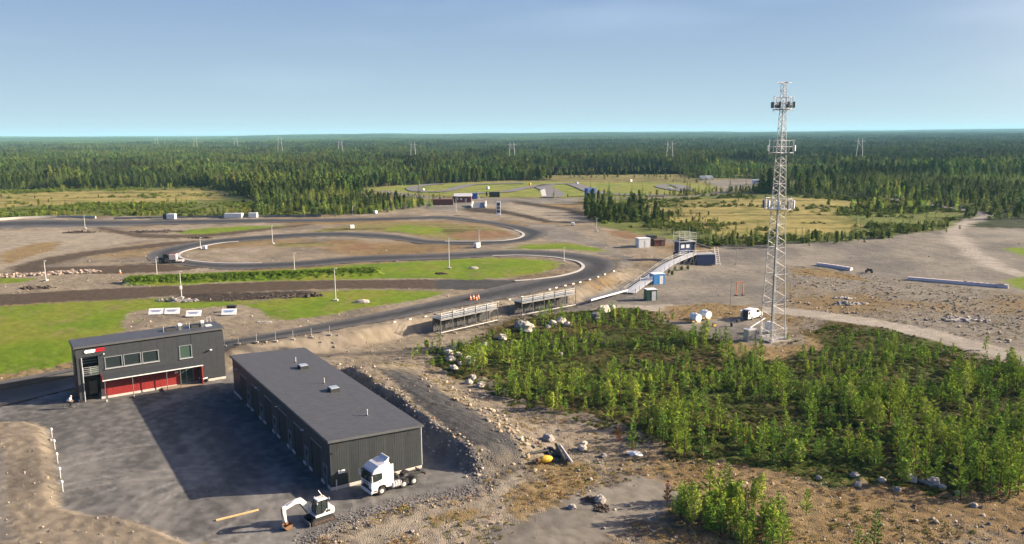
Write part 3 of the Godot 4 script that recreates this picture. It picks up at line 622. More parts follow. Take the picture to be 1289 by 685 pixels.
func build_ground() -> void:
	patch(-110.0, 110.0, -122.0, -40.0, 0.4, 0.45)
	patch(-180.0, 180.0, -202.0, -122.0, 0.8, 0.7)
	patch(-260.0, 260.0, -330.0, -202.0, 1.6, 1.3)
	patch(-464.0, 464.0, -650.0, -330.0, 3.2, 2.4)
	var mats := {"ground": M.dirt, "gravel_yard": M.gravel, "sand_bank": M.sand, "grass": M.grass, "dirt_track": M.sand, "gravel_lot": M.gravel, "gravel_road": M.gravel, "undergrowth": M.grass, "bog_grass": M.bog, "forest_ground": M.forest_floor, "spoil_ridge": M.rubble, "lawn": M.bog}
	for own in grid:
		var g: Dictionary = grid[own]
		var a := []
		a.resize(Mesh.ARRAY_MAX)
		a[Mesh.ARRAY_VERTEX] = g.v; a[Mesh.ARRAY_NORMAL] = g.n; a[Mesh.ARRAY_COLOR] = g.c; a[Mesh.ARRAY_INDEX] = g.i
		var m := ArrayMesh.new()
		m.add_surface_from_arrays(Mesh.PRIMITIVE_TRIANGLES, a)
		var o := obj(own, m, mats[own])
		var words := {"ground": "bare tan earth and stones across the whole site", "gravel_yard": "dark crushed gravel yard round the long hall", "sand_bank": "raised sand bank at the edge of the dark yard", "grass": "bright green sown grass between the track bends", "dirt_track": "dark brown dirt course beside the asphalt circuit", "gravel_lot": "grey gravel lots beside the tower and circuit", "gravel_road": "pale gravel road running past the lattice tower", "undergrowth": "dark low undergrowth beneath the young trees", "bog_grass": "tan and olive bog meadow edged with scrub", "forest_ground": "dark forest ground under the spruces", "spoil_ridge": "grey stone ramp along the cut beside the hall", "lawn": "pale green lawn round the kart circuit"}
		tag(o, words[own], "", "", "structure")
	# far land, coarse, out to the horizon
	var v := PackedVector3Array(); var n := PackedVector3Array(); var c := PackedColorArray(); var ix := PackedInt32Array()
	var rows := 70; var cols := 90
	for j in rows + 1:
		var z := -600.0 * pow(14500.0 / 600.0, float(j) / rows)
		for i in cols + 1:
			var x := (float(i) / cols * 2.0 - 1.0) * (-z * 0.8 + 250.0)
			var y := height(x, z) - (0.6 if j > 1 else 1.2)
			v.append(Vector3(x, y, z)); n.append(Vector3.UP)
			c.append(Color(0.025, 0.042, 0.016) * (1.0 + 0.4 * noise.get_noise_2d(x * 0.1, z * 0.1)))
	for j in rows:
		for i in cols:
			var a := j * (cols + 1) + i
			ix.append_array([a, a + 1, a + cols + 2, a, a + cols + 2, a + cols + 1])
	# the sides and the near edge, beyond the worked patches, so that the sheet has no end in view
	var q := []
	q.resize(Mesh.ARRAY_MAX)
	q[Mesh.ARRAY_VERTEX] = v; q[Mesh.ARRAY_NORMAL] = n; q[Mesh.ARRAY_COLOR] = c; q[Mesh.ARRAY_INDEX] = ix
	var fm := ArrayMesh.new()
	fm.add_surface_from_arrays(Mesh.PRIMITIVE_TRIANGLES, q)
	tag(obj("terrain", fm, M.forest_floor), "rolling forest land out to the horizon", "", "", "structure")
	var u := MB.new()
	u.col = Color(0.17, 0.14, 0.1)
	u.quad(Vector3(-700, -0.9, 120), Vector3(700, -0.9, 120), Vector3(700, -0.9, -640), Vector3(-700, -0.9, -640), Vector3.UP)
	tag(obj("ground", u, M.dirt), "bare earth beyond the edges of the site", "", "", "structure")

func at_ground(x: float, z: float) -> Vector3:
	return Vector3(x, height(x, z), z)

func build_track() -> void:
	var o := smooth(TRACK_OUT, 8); var i := smooth(TRACK_IN, 8)
	var b := MB.new()
	var across := 8
	var prev := []
	for k in o.size():
		var row := []
		for j in across + 1:
			var p: Vector2 = o[k].lerp(i[k], float(j) / across)
			var mid := 1.0 - absf(j / float(across) * 2.0 - 1.0)
			var rubber := smoothstep(0.2, 0.8, mid + 0.35 * noise.get_noise_2d(p.x * 0.9, p.y * 0.9))
			var c := Color(0.112, 0.11, 0.11).lerp(Color(0.05, 0.05, 0.053), rubber) * (1.0 + 0.25 * rough_noise.get_noise_2d(p.x, p.y))
			if k > 500 or k < 20: c = c.lerp(Color(0.13, 0.128, 0.126), 0.3)
			if j == 0 or j == across: c = c.lerp(Color(0.2, 0.17, 0.14), 0.5)
			row.append([Vector3(p.x, bank(p.x, p.y) + 0.05, p.y), c])
		if k > 0:
			for j in across:
				for t in [[prev[j], prev[j + 1], row[j + 1]], [prev[j], row[j + 1], row[j]]]:
					b.v.append_array([t[0][0], t[2][0], t[1][0]] if (t[2][0] - t[0][0]).cross(t[1][0] - t[0][0]).y < 0.0 else [t[0][0], t[1][0], t[2][0]])
					b.c.append_array([t[0][1], t[2][1], t[1][1]] if (t[2][0] - t[0][0]).cross(t[1][0] - t[0][0]).y < 0.0 else [t[0][1], t[1][1], t[2][1]])
					b.n.append_array([Vector3.UP, Vector3.UP, Vector3.UP])
		prev = row
	tag(obj("asphalt_track", b, M.asphalt), "dark asphalt race circuit winding between grass and sand", "", "", "structure")
	# pale kerb lines on the inside of the bends
	for s in [[[Vector2(0.61, -179.39), Vector2(5.9, -181.88), Vector2(10.63, -184.9), Vector2(14.49, -189.51), Vector2(16.79, -194.19), Vector2(17.88, -199.91), Vector2(17.02, -206.61), Vector2(13.74, -211.64), Vector2(9.8, -215.51), Vector2(2.54, -218.51), Vector2(-5.28, -217.77)], 0.8], [[Vector2(-65.41, -208.63), Vector2(-73.74, -208.66), Vector2(-81.77, -211.2), Vector2(-89.01, -216.68), Vector2(-93.15, -223.14), Vector2(-94.84, -228.43), Vector2(-94.79, -235.84), Vector2(-91.39, -248.6), Vector2(-86.37, -252.8)], 0.8], [[Vector2(-20.83, -249.13), Vector2(-6.22, -248.6), Vector2(-0.04, -252.23), Vector2(2.77, -257.4), Vector2(3.91, -264.8), Vector2(2.94, -272.11), Vector2(1.08, -277.98)], 0.9], [[Vector2(-189.04, -296.64), Vector2(-171.9, -297.48), Vector2(-146.53, -299.83)], 0.6]]:
		var l := smooth(s[0], 6)
		var k := MB.new()
		var w: float = s[1] * 0.5
		for q in l.size() - 1:
			var d: Vector2 = (l[mini(q + 2, l.size() - 1)] - l[maxi(q - 1, 0)]).normalized()
			var e: Vector2 = (l[mini(q + 2, l.size() - 1)] - l[q]).normalized()
			var nn := Vector2(-d.y, d.x) * w
			var ne := Vector2(-e.y, e.x) * w
			var p := [l[q] + nn, l[q] - nn, l[q + 1] - ne, l[q + 1] + ne]
			var y := bank(l[q].x, l[q].y)
			var f := func(z: Vector2, h: float) -> Vector3: return Vector3(z.x, bank(z.x, z.y) + h, z.y)
			k.quad(f.call(p[0], 0.12), f.call(p[1], 0.12), f.call(p[2], 0.12), f.call(p[3], 0.12), Vector3.UP)
			k.quad(f.call(p[0], 0.0), f.call(p[3], 0.0), f.call(p[3], 0.12), f.call(p[0], 0.12))
			k.quad(f.call(p[1], 0.0), f.call(p[2], 0.0), f.call(p[2], 0.12), f.call(p[1], 0.12))
		tag(obj("kerb", k, M.kerb), "", "", "kerbs along the circuit", "structure")
	# the small kart circuit
	for s in [[[Vector2(-44.5, -542.5), Vector2(-52.17, -539.2), Vector2(-59.48, -519.6), Vector2(-60.83, -496.9), Vector2(-52.85, -473.1), Vector2(-38.93, -473.5), Vector2(-27.81, -528.5), Vector2(-12.5, -540), Vector2(8.76, -544.2)], 8.0], [[Vector2(-19.43, -452.2), Vector2(-1.69, -466), Vector2(5.45, -488.9), Vector2(23.98, -526.7), Vector2(41.26, -536.3)], 8.0], [[Vector2(23.98, -526.7), Vector2(19.89, -501.9), Vector2(23.06, -466.4), Vector2(24.44, -441.4), Vector2(19.93, -419.6)], 10.0], [[Vector2(40.15, -535.6), Vector2(43.78, -498.9), Vector2(46.75, -460.4), Vector2(56.55, -437.9), Vector2(82.37, -426.6)], 9.0], [[Vector2(99.97, -457.4), Vector2(103.38, -484.2), Vector2(104.13, -509), Vector2(99.33, -515.2), Vector2(92.55, -500.4), Vector2(94.19, -476.1), Vector2(99.7, -456.2)], 8.0]]:
		var l := smooth(s[0], 5)
		var k := MB.new()
		k.col = Color(0.2, 0.195, 0.195)
		for q in l.size() - 1:
			var d: Vector2 = (l[mini(q + 2, l.size() - 1)] - l[maxi(q - 1, 0)]).normalized()
			var e: Vector2 = (l[mini(q + 2, l.size() - 1)] - l[q]).normalized()
			var nn: Vector2 = Vector2(-d.y, d.x) * float(s[1]) * 0.5; var ne: Vector2 = Vector2(-e.y, e.x) * float(s[1]) * 0.5
			var f := func(z: Vector2) -> Vector3: return Vector3(z.x, bank(z.x, z.y) + 0.35, z.y)
			k.quad(f.call(l[q] + nn), f.call(l[q] - nn), f.call(l[q + 1] - ne), f.call(l[q + 1] + ne), Vector3.UP)
		tag(obj("kart_track", k, M.asphalt), "", "", "kart circuit asphalt", "structure")

# ------------------------------------------------------------------ vegetation
func blade(b: MB, at: Vector3, d: Vector3, len: float, w: float) -> void:
	var s := d.cross(Vector3(rng.randf() - 0.5, rng.randf() - 0.5, rng.randf() - 0.5)).normalized() * w * 0.5
	b.tri(at - s, at + s, at + d * len)

func rdir() -> Vector3:
	return Vector3(rng.randfn(), rng.randfn(), rng.randfn()).normalized()

func young_pine_mesh(h: float, sd: int, hue: Color, wide: float) -> Array:
	rng.seed = sd
	var tr := MB.new()
	tr.col = Color(0.12, 0.075, 0.045)
	tr.tube(Vector3(0, -0.1, 0), Vector3(0, h * 0.93, 0), 0.035 * h * 0.5 + 0.02, 0.008, 5, false)
	var b := MB.new()
	var y := 0.08 * h
	var lean := Vector3(rng.randf_range(-0.03, 0.03), 0, rng.randf_range(-0.03, 0.03))
	while y < h * 0.97:
		var f := y / h
		var reach := wide * h * (0.22 * pow(1.0 - f, 0.7) + 0.03) * rng.randf_range(0.75, 1.2)
		var num := 5 if f < 0.75 else 3
		var off := rng.randf() * TAU
		for k in num:
			if rng.randf() < 0.14: continue
			var a := off + TAU * k / num + rng.randf_range(-0.4, 0.4)
			var up := rng.randf_range(0.25, 0.75) + f * 0.5
			var d := Vector3(cos(a), up, sin(a)).normalized()
			var l := reach * rng.randf_range(0.65, 1.2)
			tr.col = Color(0.1, 0.07, 0.04)
			var p0 := Vector3(lean.x * y, y, lean.z * y)
			tr.tube(p0, p0 + d * l * 0.8, 0.012, 0.005, 3, false)
			var m := maxi(2, int(l / 0.09))
			var toned := rng.randf_range(0.55, 1.35)  # random needle tone of this branch
			for q in m:
				var p := p0 + d * l * (0.25 + 0.75 * (q + 1.0) / m)
				b.col = hue * toned * rng.randf_range(0.6, 1.4)
				for w in 10:
					var e := (d * 0.7 + rdir() * 0.9 + Vector3(0, 0.25, 0)).normalized()
					blade(b, p, e, rng.randf_range(0.09, 0.17) * (0.65 + 0.12 * h), 0.035 + 0.01 * h)
		y += h * rng.randf_range(0.075, 0.12)
	b.col = hue * 1.3
	for w in 8:
		blade(b, Vector3(lean.x * h, h * 0.93, lean.z * h), (Vector3(0, 1.2, 0) + rdir() * 0.6).normalized(), 0.2, 0.06)
	return [tr.mesh(), b.mesh()]

func young_birch_mesh(h: float, sd: int, hue: Color) -> Array:
	rng.seed = sd
	var tr := MB.new()
	tr.col = Color(0.3, 0.27, 0.22)
	var b := MB.new()
	for s in 3:
		var top := Vector3(rng.randf_range(-0.2, 0.2) * h, h * rng.randf_range(0.75, 0.98), rng.randf_range(-0.2, 0.2) * h)
		tr.tube(Vector3(rng.randf_range(-0.1, 0.1), -0.1, rng.randf_range(-0.1, 0.1)), top, 0.03, 0.008, 4, false)
		for k in 26:
			var f := rng.randf_range(0.16, 1.0)
			var r := h * 0.17 * sin(PI * clampf(f * 0.85 + 0.08, 0.0, 1.0))
			var a := rng.randf() * TAU
			var p := top * f + Vector3(cos(a), rng.randf_range(-0.1, 0.4), sin(a)) * r * rng.randf_range(0.5, 1.1)
			tr.tube(top * f * 0.93, p, 0.008, 0.004, 3, false)
			var toned := rng.randf_range(0.65, 1.3)  # leaf tone differs at random from clump to clump
			for w in 22:
				b.col = hue * toned * rng.randf_range(0.8, 1.2)
				blade(b, p + rdir() * 0.09 * h * 0.55 * rng.randf_range(0.4, 1.4), rdir(), rng.randf_range(0.1, 0.17), 0.11)
	return [tr.mesh(), b.mesh()]

func spruce_mesh(h: float, sd: int, hue: Color, wide := 0.17) -> Array:
	rng.seed = sd
	var tr := MB.new()
	tr.col = Color(0.1, 0.075, 0.055)
	tr.tube(Vector3(0, -0.4, 0), Vector3(0, h * 0.96, 0), 0.014 * h, 0.02, 5, false)
	var b := MB.new()
	var y := 0.1 * h
	while y < h:
		var f := y / h
		var reach := h * (wide * pow(1.0 - f, 0.8) + 0.012) * rng.randf_range(0.7, 1.15)
		var num := 8 if f < 0.7 else 5
		var off := rng.randf() * TAU
		for k in num:
			if rng.randf() < 0.08: continue
			var a := off + TAU * k / num + rng.randf_range(-0.35, 0.35)
			var d := Vector3(cos(a), -0.25 + 0.5 * f, sin(a))
			var l := reach * rng.randf_range(0.7, 1.25)
			var s := Vector3(-sin(a), rng.randf_range(-0.3, 0.3), cos(a)) * l * 0.42
			var p := Vector3(0, y, 0)
			b.col = hue * rng.randf_range(0.6, 1.35)
			b.tri(p, p + d * l * 0.55 + s, p + d * l)
			b.tri(p, p + d * l, p + d * l * 0.6 - s)
			b.col = hue * rng.randf_range(0.8, 1.5)
			b.tri(p + d * l * 0.5 + s * 0.3, p + d * l * 0.7 - s * 0.5, p + d * l * 0.9 + Vector3(0, -0.16 * l - 0.2, 0))
		y += h * rng.randf_range(0.055, 0.075)
	b.tri(Vector3(-0.12, h * 0.95, 0), Vector3(0.12, h * 0.95, 0.04), Vector3(0, h * 1.05, 0))
	b.tri(Vector3(0, h * 0.95, -0.12), Vector3(0.03, h * 0.95, 0.12), Vector3(0, h * 1.05, 0))
	return [tr.mesh(), b.mesh()]

func pine_mesh(h: float, sd: int, hue: Color) -> Array:
	rng.seed = sd
	var tr := MB.new()
	tr.col = Color(0.17, 0.1, 0.06)
	tr.tube(Vector3(0, -0.4, 0), Vector3(0, h * 0.95, 0), 0.013 * h, 0.03, 5, false)
	var b := MB.new()
	for k in 210:
		var f := rng.randf_range(0.28, 1.0)
		var r := h * 0.15 * sqrt(maxf(0.03, 1.0 - pow((f - 0.45) / 0.56, 2.0)))
		var a := rng.randf() * TAU
		var p := Vector3(cos(a) * r * rng.randf_range(0.3, 1.0), f * h, sin(a) * r * rng.randf_range(0.3, 1.0))
		var toned := rng.randf_range(0.6, 1.4)  # random tone of one crown clump
		for w in 9:
			b.col = hue * toned * rng.randf_range(0.8, 1.2)
			blade(b, p + rdir() * 0.035 * h, (rdir() + Vector3(0, 0.3, 0)).normalized(), rng.randf_range(0.04, 0.075) * h, 0.05 * h)
	return [tr.mesh(), b.mesh()]

func bush_mesh(h: float, sd: int, hue: Color, leaves := 120) -> ArrayMesh:
	rng.seed = sd
	var b := MB.new()
	for k in leaves / 8:
		var d := rdir(); d.y = absf(d.y) * 0.9 + 0.1
		var p := d * Vector3(0.6, 0.75, 0.6) * h * rng.randf_range(0.35, 1.0)
		var toned := rng.randf_range(0.65, 1.35)  # random leaf tone for each tuft
		for w in 8:
			b.col = hue * toned * rng.randf_range(0.8, 1.2)
			blade(b, p + rdir() * 0.16 * h, (rdir() + Vector3(0, 0.5, 0)).normalized(), rng.randf_range(0.18, 0.32) * h, 0.16 * h)
	return b.mesh()

func join(parts: Array) -> ArrayMesh:   # trunk and crown in one mesh, for the mass of the wood
	var v := PackedVector3Array(); var n := PackedVector3Array(); var c := PackedColorArray()
	for p in parts:
		var a: Array = p.surface_get_arrays(0)
		v.append_array(a[Mesh.ARRAY_VERTEX]); n.append_array(a[Mesh.ARRAY_NORMAL]); c.append_array(a[Mesh.ARRAY_COLOR])
	var q := []
	q.resize(Mesh.ARRAY_MAX)
	q[Mesh.ARRAY_VERTEX] = v; q[Mesh.ARRAY_NORMAL] = n; q[Mesh.ARRAY_COLOR] = c
	var m := ArrayMesh.new()
	m.add_surface_from_arrays(Mesh.PRIMITIVE_TRIANGLES, q)
	return m

func in_poly(p: Vector2, poly: Array) -> bool:
	return Geometry2D.is_point_in_polygon(p, PackedVector2Array(poly))

func tree_thing(called: String, meshes: Array, at: Vector3, turn: float, s: float, label: String, cat: String, group: String) -> void:
	var t := thing(called, label, cat, at, turn, group)
	t.scale = Vector3.ONE * s
	obj("trunk", meshes[0], M.trunk, t)
	obj("crown", meshes[1], M.needle, t)

const SCRUB_AREA := [Vector2(-13.58, -126.81), Vector2(-9.36, -131.15), Vector2(-2.87, -140.84), Vector2(8.44, -151.86), Vector2(15.79, -156.51), Vector2(22.96, -156.97), Vector2(27.69, -149.82), Vector2(28.72, -139.78), Vector2(34.36, -132.9), Vector2(39.94, -124.71), Vector2(47.23, -127.38), Vector2(54.72, -134.95), Vector2(59.75, -142.31), Vector2(65.42, -137.4), Vector2(70.41, -124.74), Vector2(75.05, -114.12), Vector2(79.39, -102.41), Vector2(62.2, -76.83), Vector2(52.27, -77.79), Vector2(45.15, -75.11), Vector2(41.38, -73.93), Vector2(38.46, -77.67), Vector2(33.43, -79.35), Vector2(26.91, -82.39), Vector2(20.69, -85.17), Vector2(14.43, -90.63), Vector2(9.35, -96.44), Vector2(4.59, -101.06), Vector2(-0.09, -103.42), Vector2(-5.28, -113.18), Vector2(-10.38, -119.02)]
const LOW_PATCH := [Vector2(15.07, -75.13), Vector2(16.86, -77.32), Vector2(19, -77.86), Vector2(23.49, -72.53), Vector2(24.54, -68.79), Vector2(23.9, -63.78), Vector2(20.8, -62.52), Vector2(17.07, -66.39), Vector2(14.62, -70.06)]

func landmark(p: Vector2) -> String:
	var best := ""; var d := 1e9
	for m in [["beside the white boulders by the road", Vector2(-0.72, -136.75)], ["behind the grey stone ramp", Vector2(-5.21, -111.65)], ["below the lattice tower", Vector2(38.82, -125.22)], ["along the pale gravel road", Vector2(68.9, -126.71)], ["at the edge of the bare sand", Vector2(14.47, -90.88)], ["above the boulders at the front edge", Vector2(39.09, -79.04)], ["in the middle of the plantation", Vector2(25.75, -107.18)], ["at the thick right end of the plantation", Vector2(57.01, -91.23)], ["near the white tanks", Vector2(24.1, -135.94)], ["left of the middle of the plantation", Vector2(13.01, -111.16)], ["right of the middle of the plantation", Vector2(38.7, -103.43)], ["in the dense front of the plantation", Vector2(23.21, -88.19)], ["in the right front of the plantation", Vector2(45.59, -82.01)], ["beside the scrap pile", Vector2(3.34, -95.16)], ["close to the road's right end", Vector2(68.98, -111.54)], ["in the upper left of the plantation", Vector2(7.02, -126.18)], ["between mast and stone ramp", Vector2(18.76, -119.04)], ["in the far left of the plantation", Vector2(0.48, -107.84)], ["in the middle right of the plantation", Vector2(47.06, -94.15)], ["on the open mossy strip", Vector2(46.77, -110.25)]]:
		var q: Vector2 = m[1]
		var e := q.distance_to(p)
		if e < d:
			d = e; best = m[0]
	return best

func plant_scrub() -> void:
	var hues := [Color(0.244, 0.383, 0.061), Color(0.297, 0.422, 0.064), Color(0.189, 0.318, 0.057), Color(0.350, 0.449, 0.068)]
	var pines := []
	for k in 8:
		var h: float = [0.9, 1.2, 1.6, 2.0, 2.4, 2.9, 3.5, 4.2][k]
		pines.append(young_pine_mesh(h, 100 + k, hues[k % 4], [1.0, 1.15, 0.95, 1.05][k % 4]))
	var birches := []
	for k in 4:
		birches.append(young_birch_mesh([1.6, 2.3, 3.1, 4.0][k], 200 + k, [Color(0.271, 0.352, 0.052), Color(0.324, 0.373, 0.052), Color(0.233, 0.324, 0.050), Color(0.285, 0.346, 0.052)][k]))
	rng.seed = 4242
	var spots := []
	var tries := 0
	while spots.size() < 920 and tries < 60000:
		tries += 1
		var p := Vector2(rng.randf_range(-16.0, 105.0), rng.randf_range(-160.0, -72.0))
		if not in_poly(p + Vector2(noise.get_noise_2d(p.x * 4.0, p.y * 4.0), noise.get_noise_2d(p.x * 4.0 + 50.0, p.y * 4.0)) * 9.0, SCRUB_AREA): continue
		var dens := 0.5 + 2.2 * noise.get_noise_2d(p.x * 3.0, p.y * 3.0) + smoothstep(-120.0, -85.0, p.y) * 0.35
		if absf(p.x) > -p.y * 0.66 + 6.0: continue
		if rng.randf() > dens: continue
		var ok := true
		for s in spots:
			if s.distance_to(p) < 0.95:
				ok = false; break
		if ok: spots.append(p)
	for k in 210:
		var p := Vector2(rng.randf_range(8.0, 28.0), rng.randf_range(-74.0, -58.0))
		if in_poly(p, LOW_PATCH): spots.append(p)
	# a few placed where the photograph shows lone ones
	for p in [Vector2(-12.2, -119.07), Vector2(-10.93, -119.89), Vector2(-6.2, -135.28), Vector2(-4.62, -137.44), Vector2(5.33, -150.62), Vector2(7.28, -153.28), Vector2(19.81, -157.09), Vector2(54.72, -131.2), Vector2(61.67, -128.93), Vector2(63.69, -129.88), Vector2(66.02, -121.18), Vector2(74.81, -116.59), Vector2(17.35, -66.97), Vector2(20.19, -67.51), Vector2(21.96, -66.31), Vector2(16.08, -68.94), Vector2(22.88, -63.8), Vector2(29.28, -63.7), Vector2(30.39, -63.15), Vector2(13.34, -85.79), Vector2(27.1, -69.84)]:
		spots.append(p)
	spots.sort_custom(func(a, b): return a.y > b.y)
	var made := {"young_pine": 0, "young_birch": 0}
	var rest := []
	for p in spots:
		var d := rng.randf()
		var birch := rng.randf() < (0.14 if p.y > -100.0 else 0.07)
		var big := clampf(smoothstep(-150.0, -80.0, p.y) * 0.5 + pow(rng.randf(), 1.6) * 0.75 - 0.14 + noise.get_noise_2d(p.x * 2.0, p.y * 2.0) * 0.5, 0.0, 0.999)
		var at := at_ground(p.x, p.y)
		var turn := rng.randf() * TAU
		var s := rng.randf_range(0.82, 1.15)
		var kind := "young_birch" if birch else "young_pine"
		var which := int(big * (4 if birch else 8))
		made[kind] += 1
		if made[kind] > (290 if not birch else 150):
			rest.append([birch, which, Transform3D(Basis(Vector3.UP, turn).scaled(Vector3.ONE * s), at)])
			continue
		var size: String = ["small", "small", "half-grown", "tall"][mini(int(big * 4.0), 3)]
		var where := "in the small clump on bare ground nearest the camera" if p.y > -72.0 else landmark(p)
		if birch:
			tree_thing(kind, birches[which], at, turn, s, "%s yellow-green leafy sapling %s" % [size, where], "sapling", "leafy saplings among the young pines")
		else:
			var hue: String = ["mid green", "fresh green", "dark green", "yellowish green"][which % 4]
			tree_thing(kind, pines[which], at, turn, s, "%s %s young pine %s" % [size, hue, where], "pine tree", "young pines in the plantation")
	for which in 8:
		for birch in [false, true]:
			var w := []; var tint := []
			for r in rest:
				if r[0] == birch and r[1] == which:
					w.append(r[2]); tint.append(Color.WHITE)
			if w.size(): many("young_trees", join(birches[which] if birch else pines[which]), M.needle, w, tint, "more young trees standing at the back of the plantation", "trees")
	# low growth between them
	var bushes := [bush_mesh(0.5, 301, Color(0.058, 0.087, 0.017)), bush_mesh(0.45, 302, Color(0.098, 0.115, 0.023)), bush_mesh(0.4, 303, Color(0.149, 0.098, 0.041)), bush_mesh(0.7, 304, Color(0.087, 0.127, 0.020))]
	rng.seed = 77
	for q in 4:
		var w := []; var tint := []
		var want: int = [5000, 4200, 3000, 900][q]
		var n := 0
		while w.size() < want and n < 40000:
			n += 1
			var x := rng.randf_range(-20.0, 105.0); var z := rng.randf_range(-165.0, -56.0)
			if zone(x, z) != SCRUB or absf(x) > -z * 0.66 + 8.0: continue
			if noise.get_noise_2d(x * 3.5 + q * 100.0, z * 3.5) < -0.05: continue
			w.append(Transform3D(Basis(Vector3.UP, rng.randf() * TAU).scaled(Vector3(1, rng.randf_range(0.35, 0.8), 1) * rng.randf_range(0.5, 1.2)), at_ground(x, z)))
			tint.append(Color.WHITE * rng.randf_range(0.75, 1.25))
		many("shrubbery", bushes[q], M.leaf, w, tint, "low shrubs and heather between the young pines", "shrubs")
	var bw := []; var bt := []
	for k in 60000:
		var z := rng.randf_range(-560.0, -235.0); var x := rng.randf_range(-0.66, 0.66) * -z
		var id := zone(x, z)
		if id != BOG and id != BOG_GREEN: continue
		var nn := noise.get_noise_2d(x * 0.9, z * 0.9) + 0.5 * noise.get_noise_2d(x * 0.5, z * 3.4)
		if rng.randf() > (0.22 + nn * 1.3 if id == BOG_GREEN else nn * 0.4 - 0.03): continue
		bw.append(Transform3D(Basis(Vector3.UP, rng.randf() * TAU).scaled(Vector3(2.2, rng.randf_range(0.9, 2.2), 2.2) * rng.randf_range(0.6, 1.5)), at_ground(x, z)))
		bt.append(Color(1.15, 1.05, 1.0) * rng.randf_range(0.5, 1.25))
	many("shrubbery", bushes[3], M.leaf, bw, bt, "green and olive shrubs on the bog meadows", "shrubs")
	# dry grass and weeds round the edges and on the bare ground
	var tufts := [bush_mesh(0.35, 311, Color(0.3, 0.22, 0.09), 48), bush_mesh(0.4, 312, Color(0.16, 0.16, 0.04), 48), bush_mesh(0.4, 313, Color(0.22, 0.1, 0.05), 48)]
	for q in 3:
		var w := []; var tint := []
		var n := 0
		while w.size() < [3000, 1500, 700][q] and n < 50000:
			n += 1
			var z := -56.0 - 160.0 * pow(rng.randf(), 1.4)
			var x := rng.randf_range(-0.7, 0.7) * -z
			var id := zone(x, z)
			if not (id == DIRT or id == STRAW or id == REDDISH or (id == SCRUB and q == 2)): continue
			if noise.get_noise_2d(x * 4.0 + q * 70.0, z * 4.0) < (0.08 if id == DIRT else -0.15): continue
			if z < -120.0 and x < -5.0 and id == DIRT: continue
			w.append(Transform3D(Basis(Vector3.UP, rng.randf() * TAU).scaled(Vector3(1, rng.randf_range(0.4, 1.0), 1) * rng.randf_range(0.5, 1.3)), at_ground(x, z)))
			tint.append(Color.WHITE * rng.randf_range(0.75, 1.2))
		many("weeds", tufts[q], M.leaf, w, tint, "dry grass and weeds scattered over the bare ground", "weeds")
	# long grass on the berm, and growth along the bog margins
	var tall := bush_mesh(0.9, 321, Color(0.14, 0.22, 0.028), 96)
	var w := []; var tint := []
	var line := smooth(BERM_LINE, 6)
	for k in 1700:
		var f := rng.randf() * (line.size() - 1.001)
		var p: Vector2 = line[int(f)].lerp(line[int(f) + 1], f - int(f)) + Vector2(rng.randfn(), rng.randfn()) * 1.25
		w.append(Transform3D(Basis(Vector3.UP, rng.randf() * TAU).scaled(Vector3.ONE * rng.randf_range(0.25, 0.8)), at_ground(p.x, p.y)))
		tint.append(Color.WHITE * rng.randf_range(0.6, 1.3))
	many("grass", tall, M.leaf, w, tint, "long grass on the bank between the dirt course and the lawn", "grass")

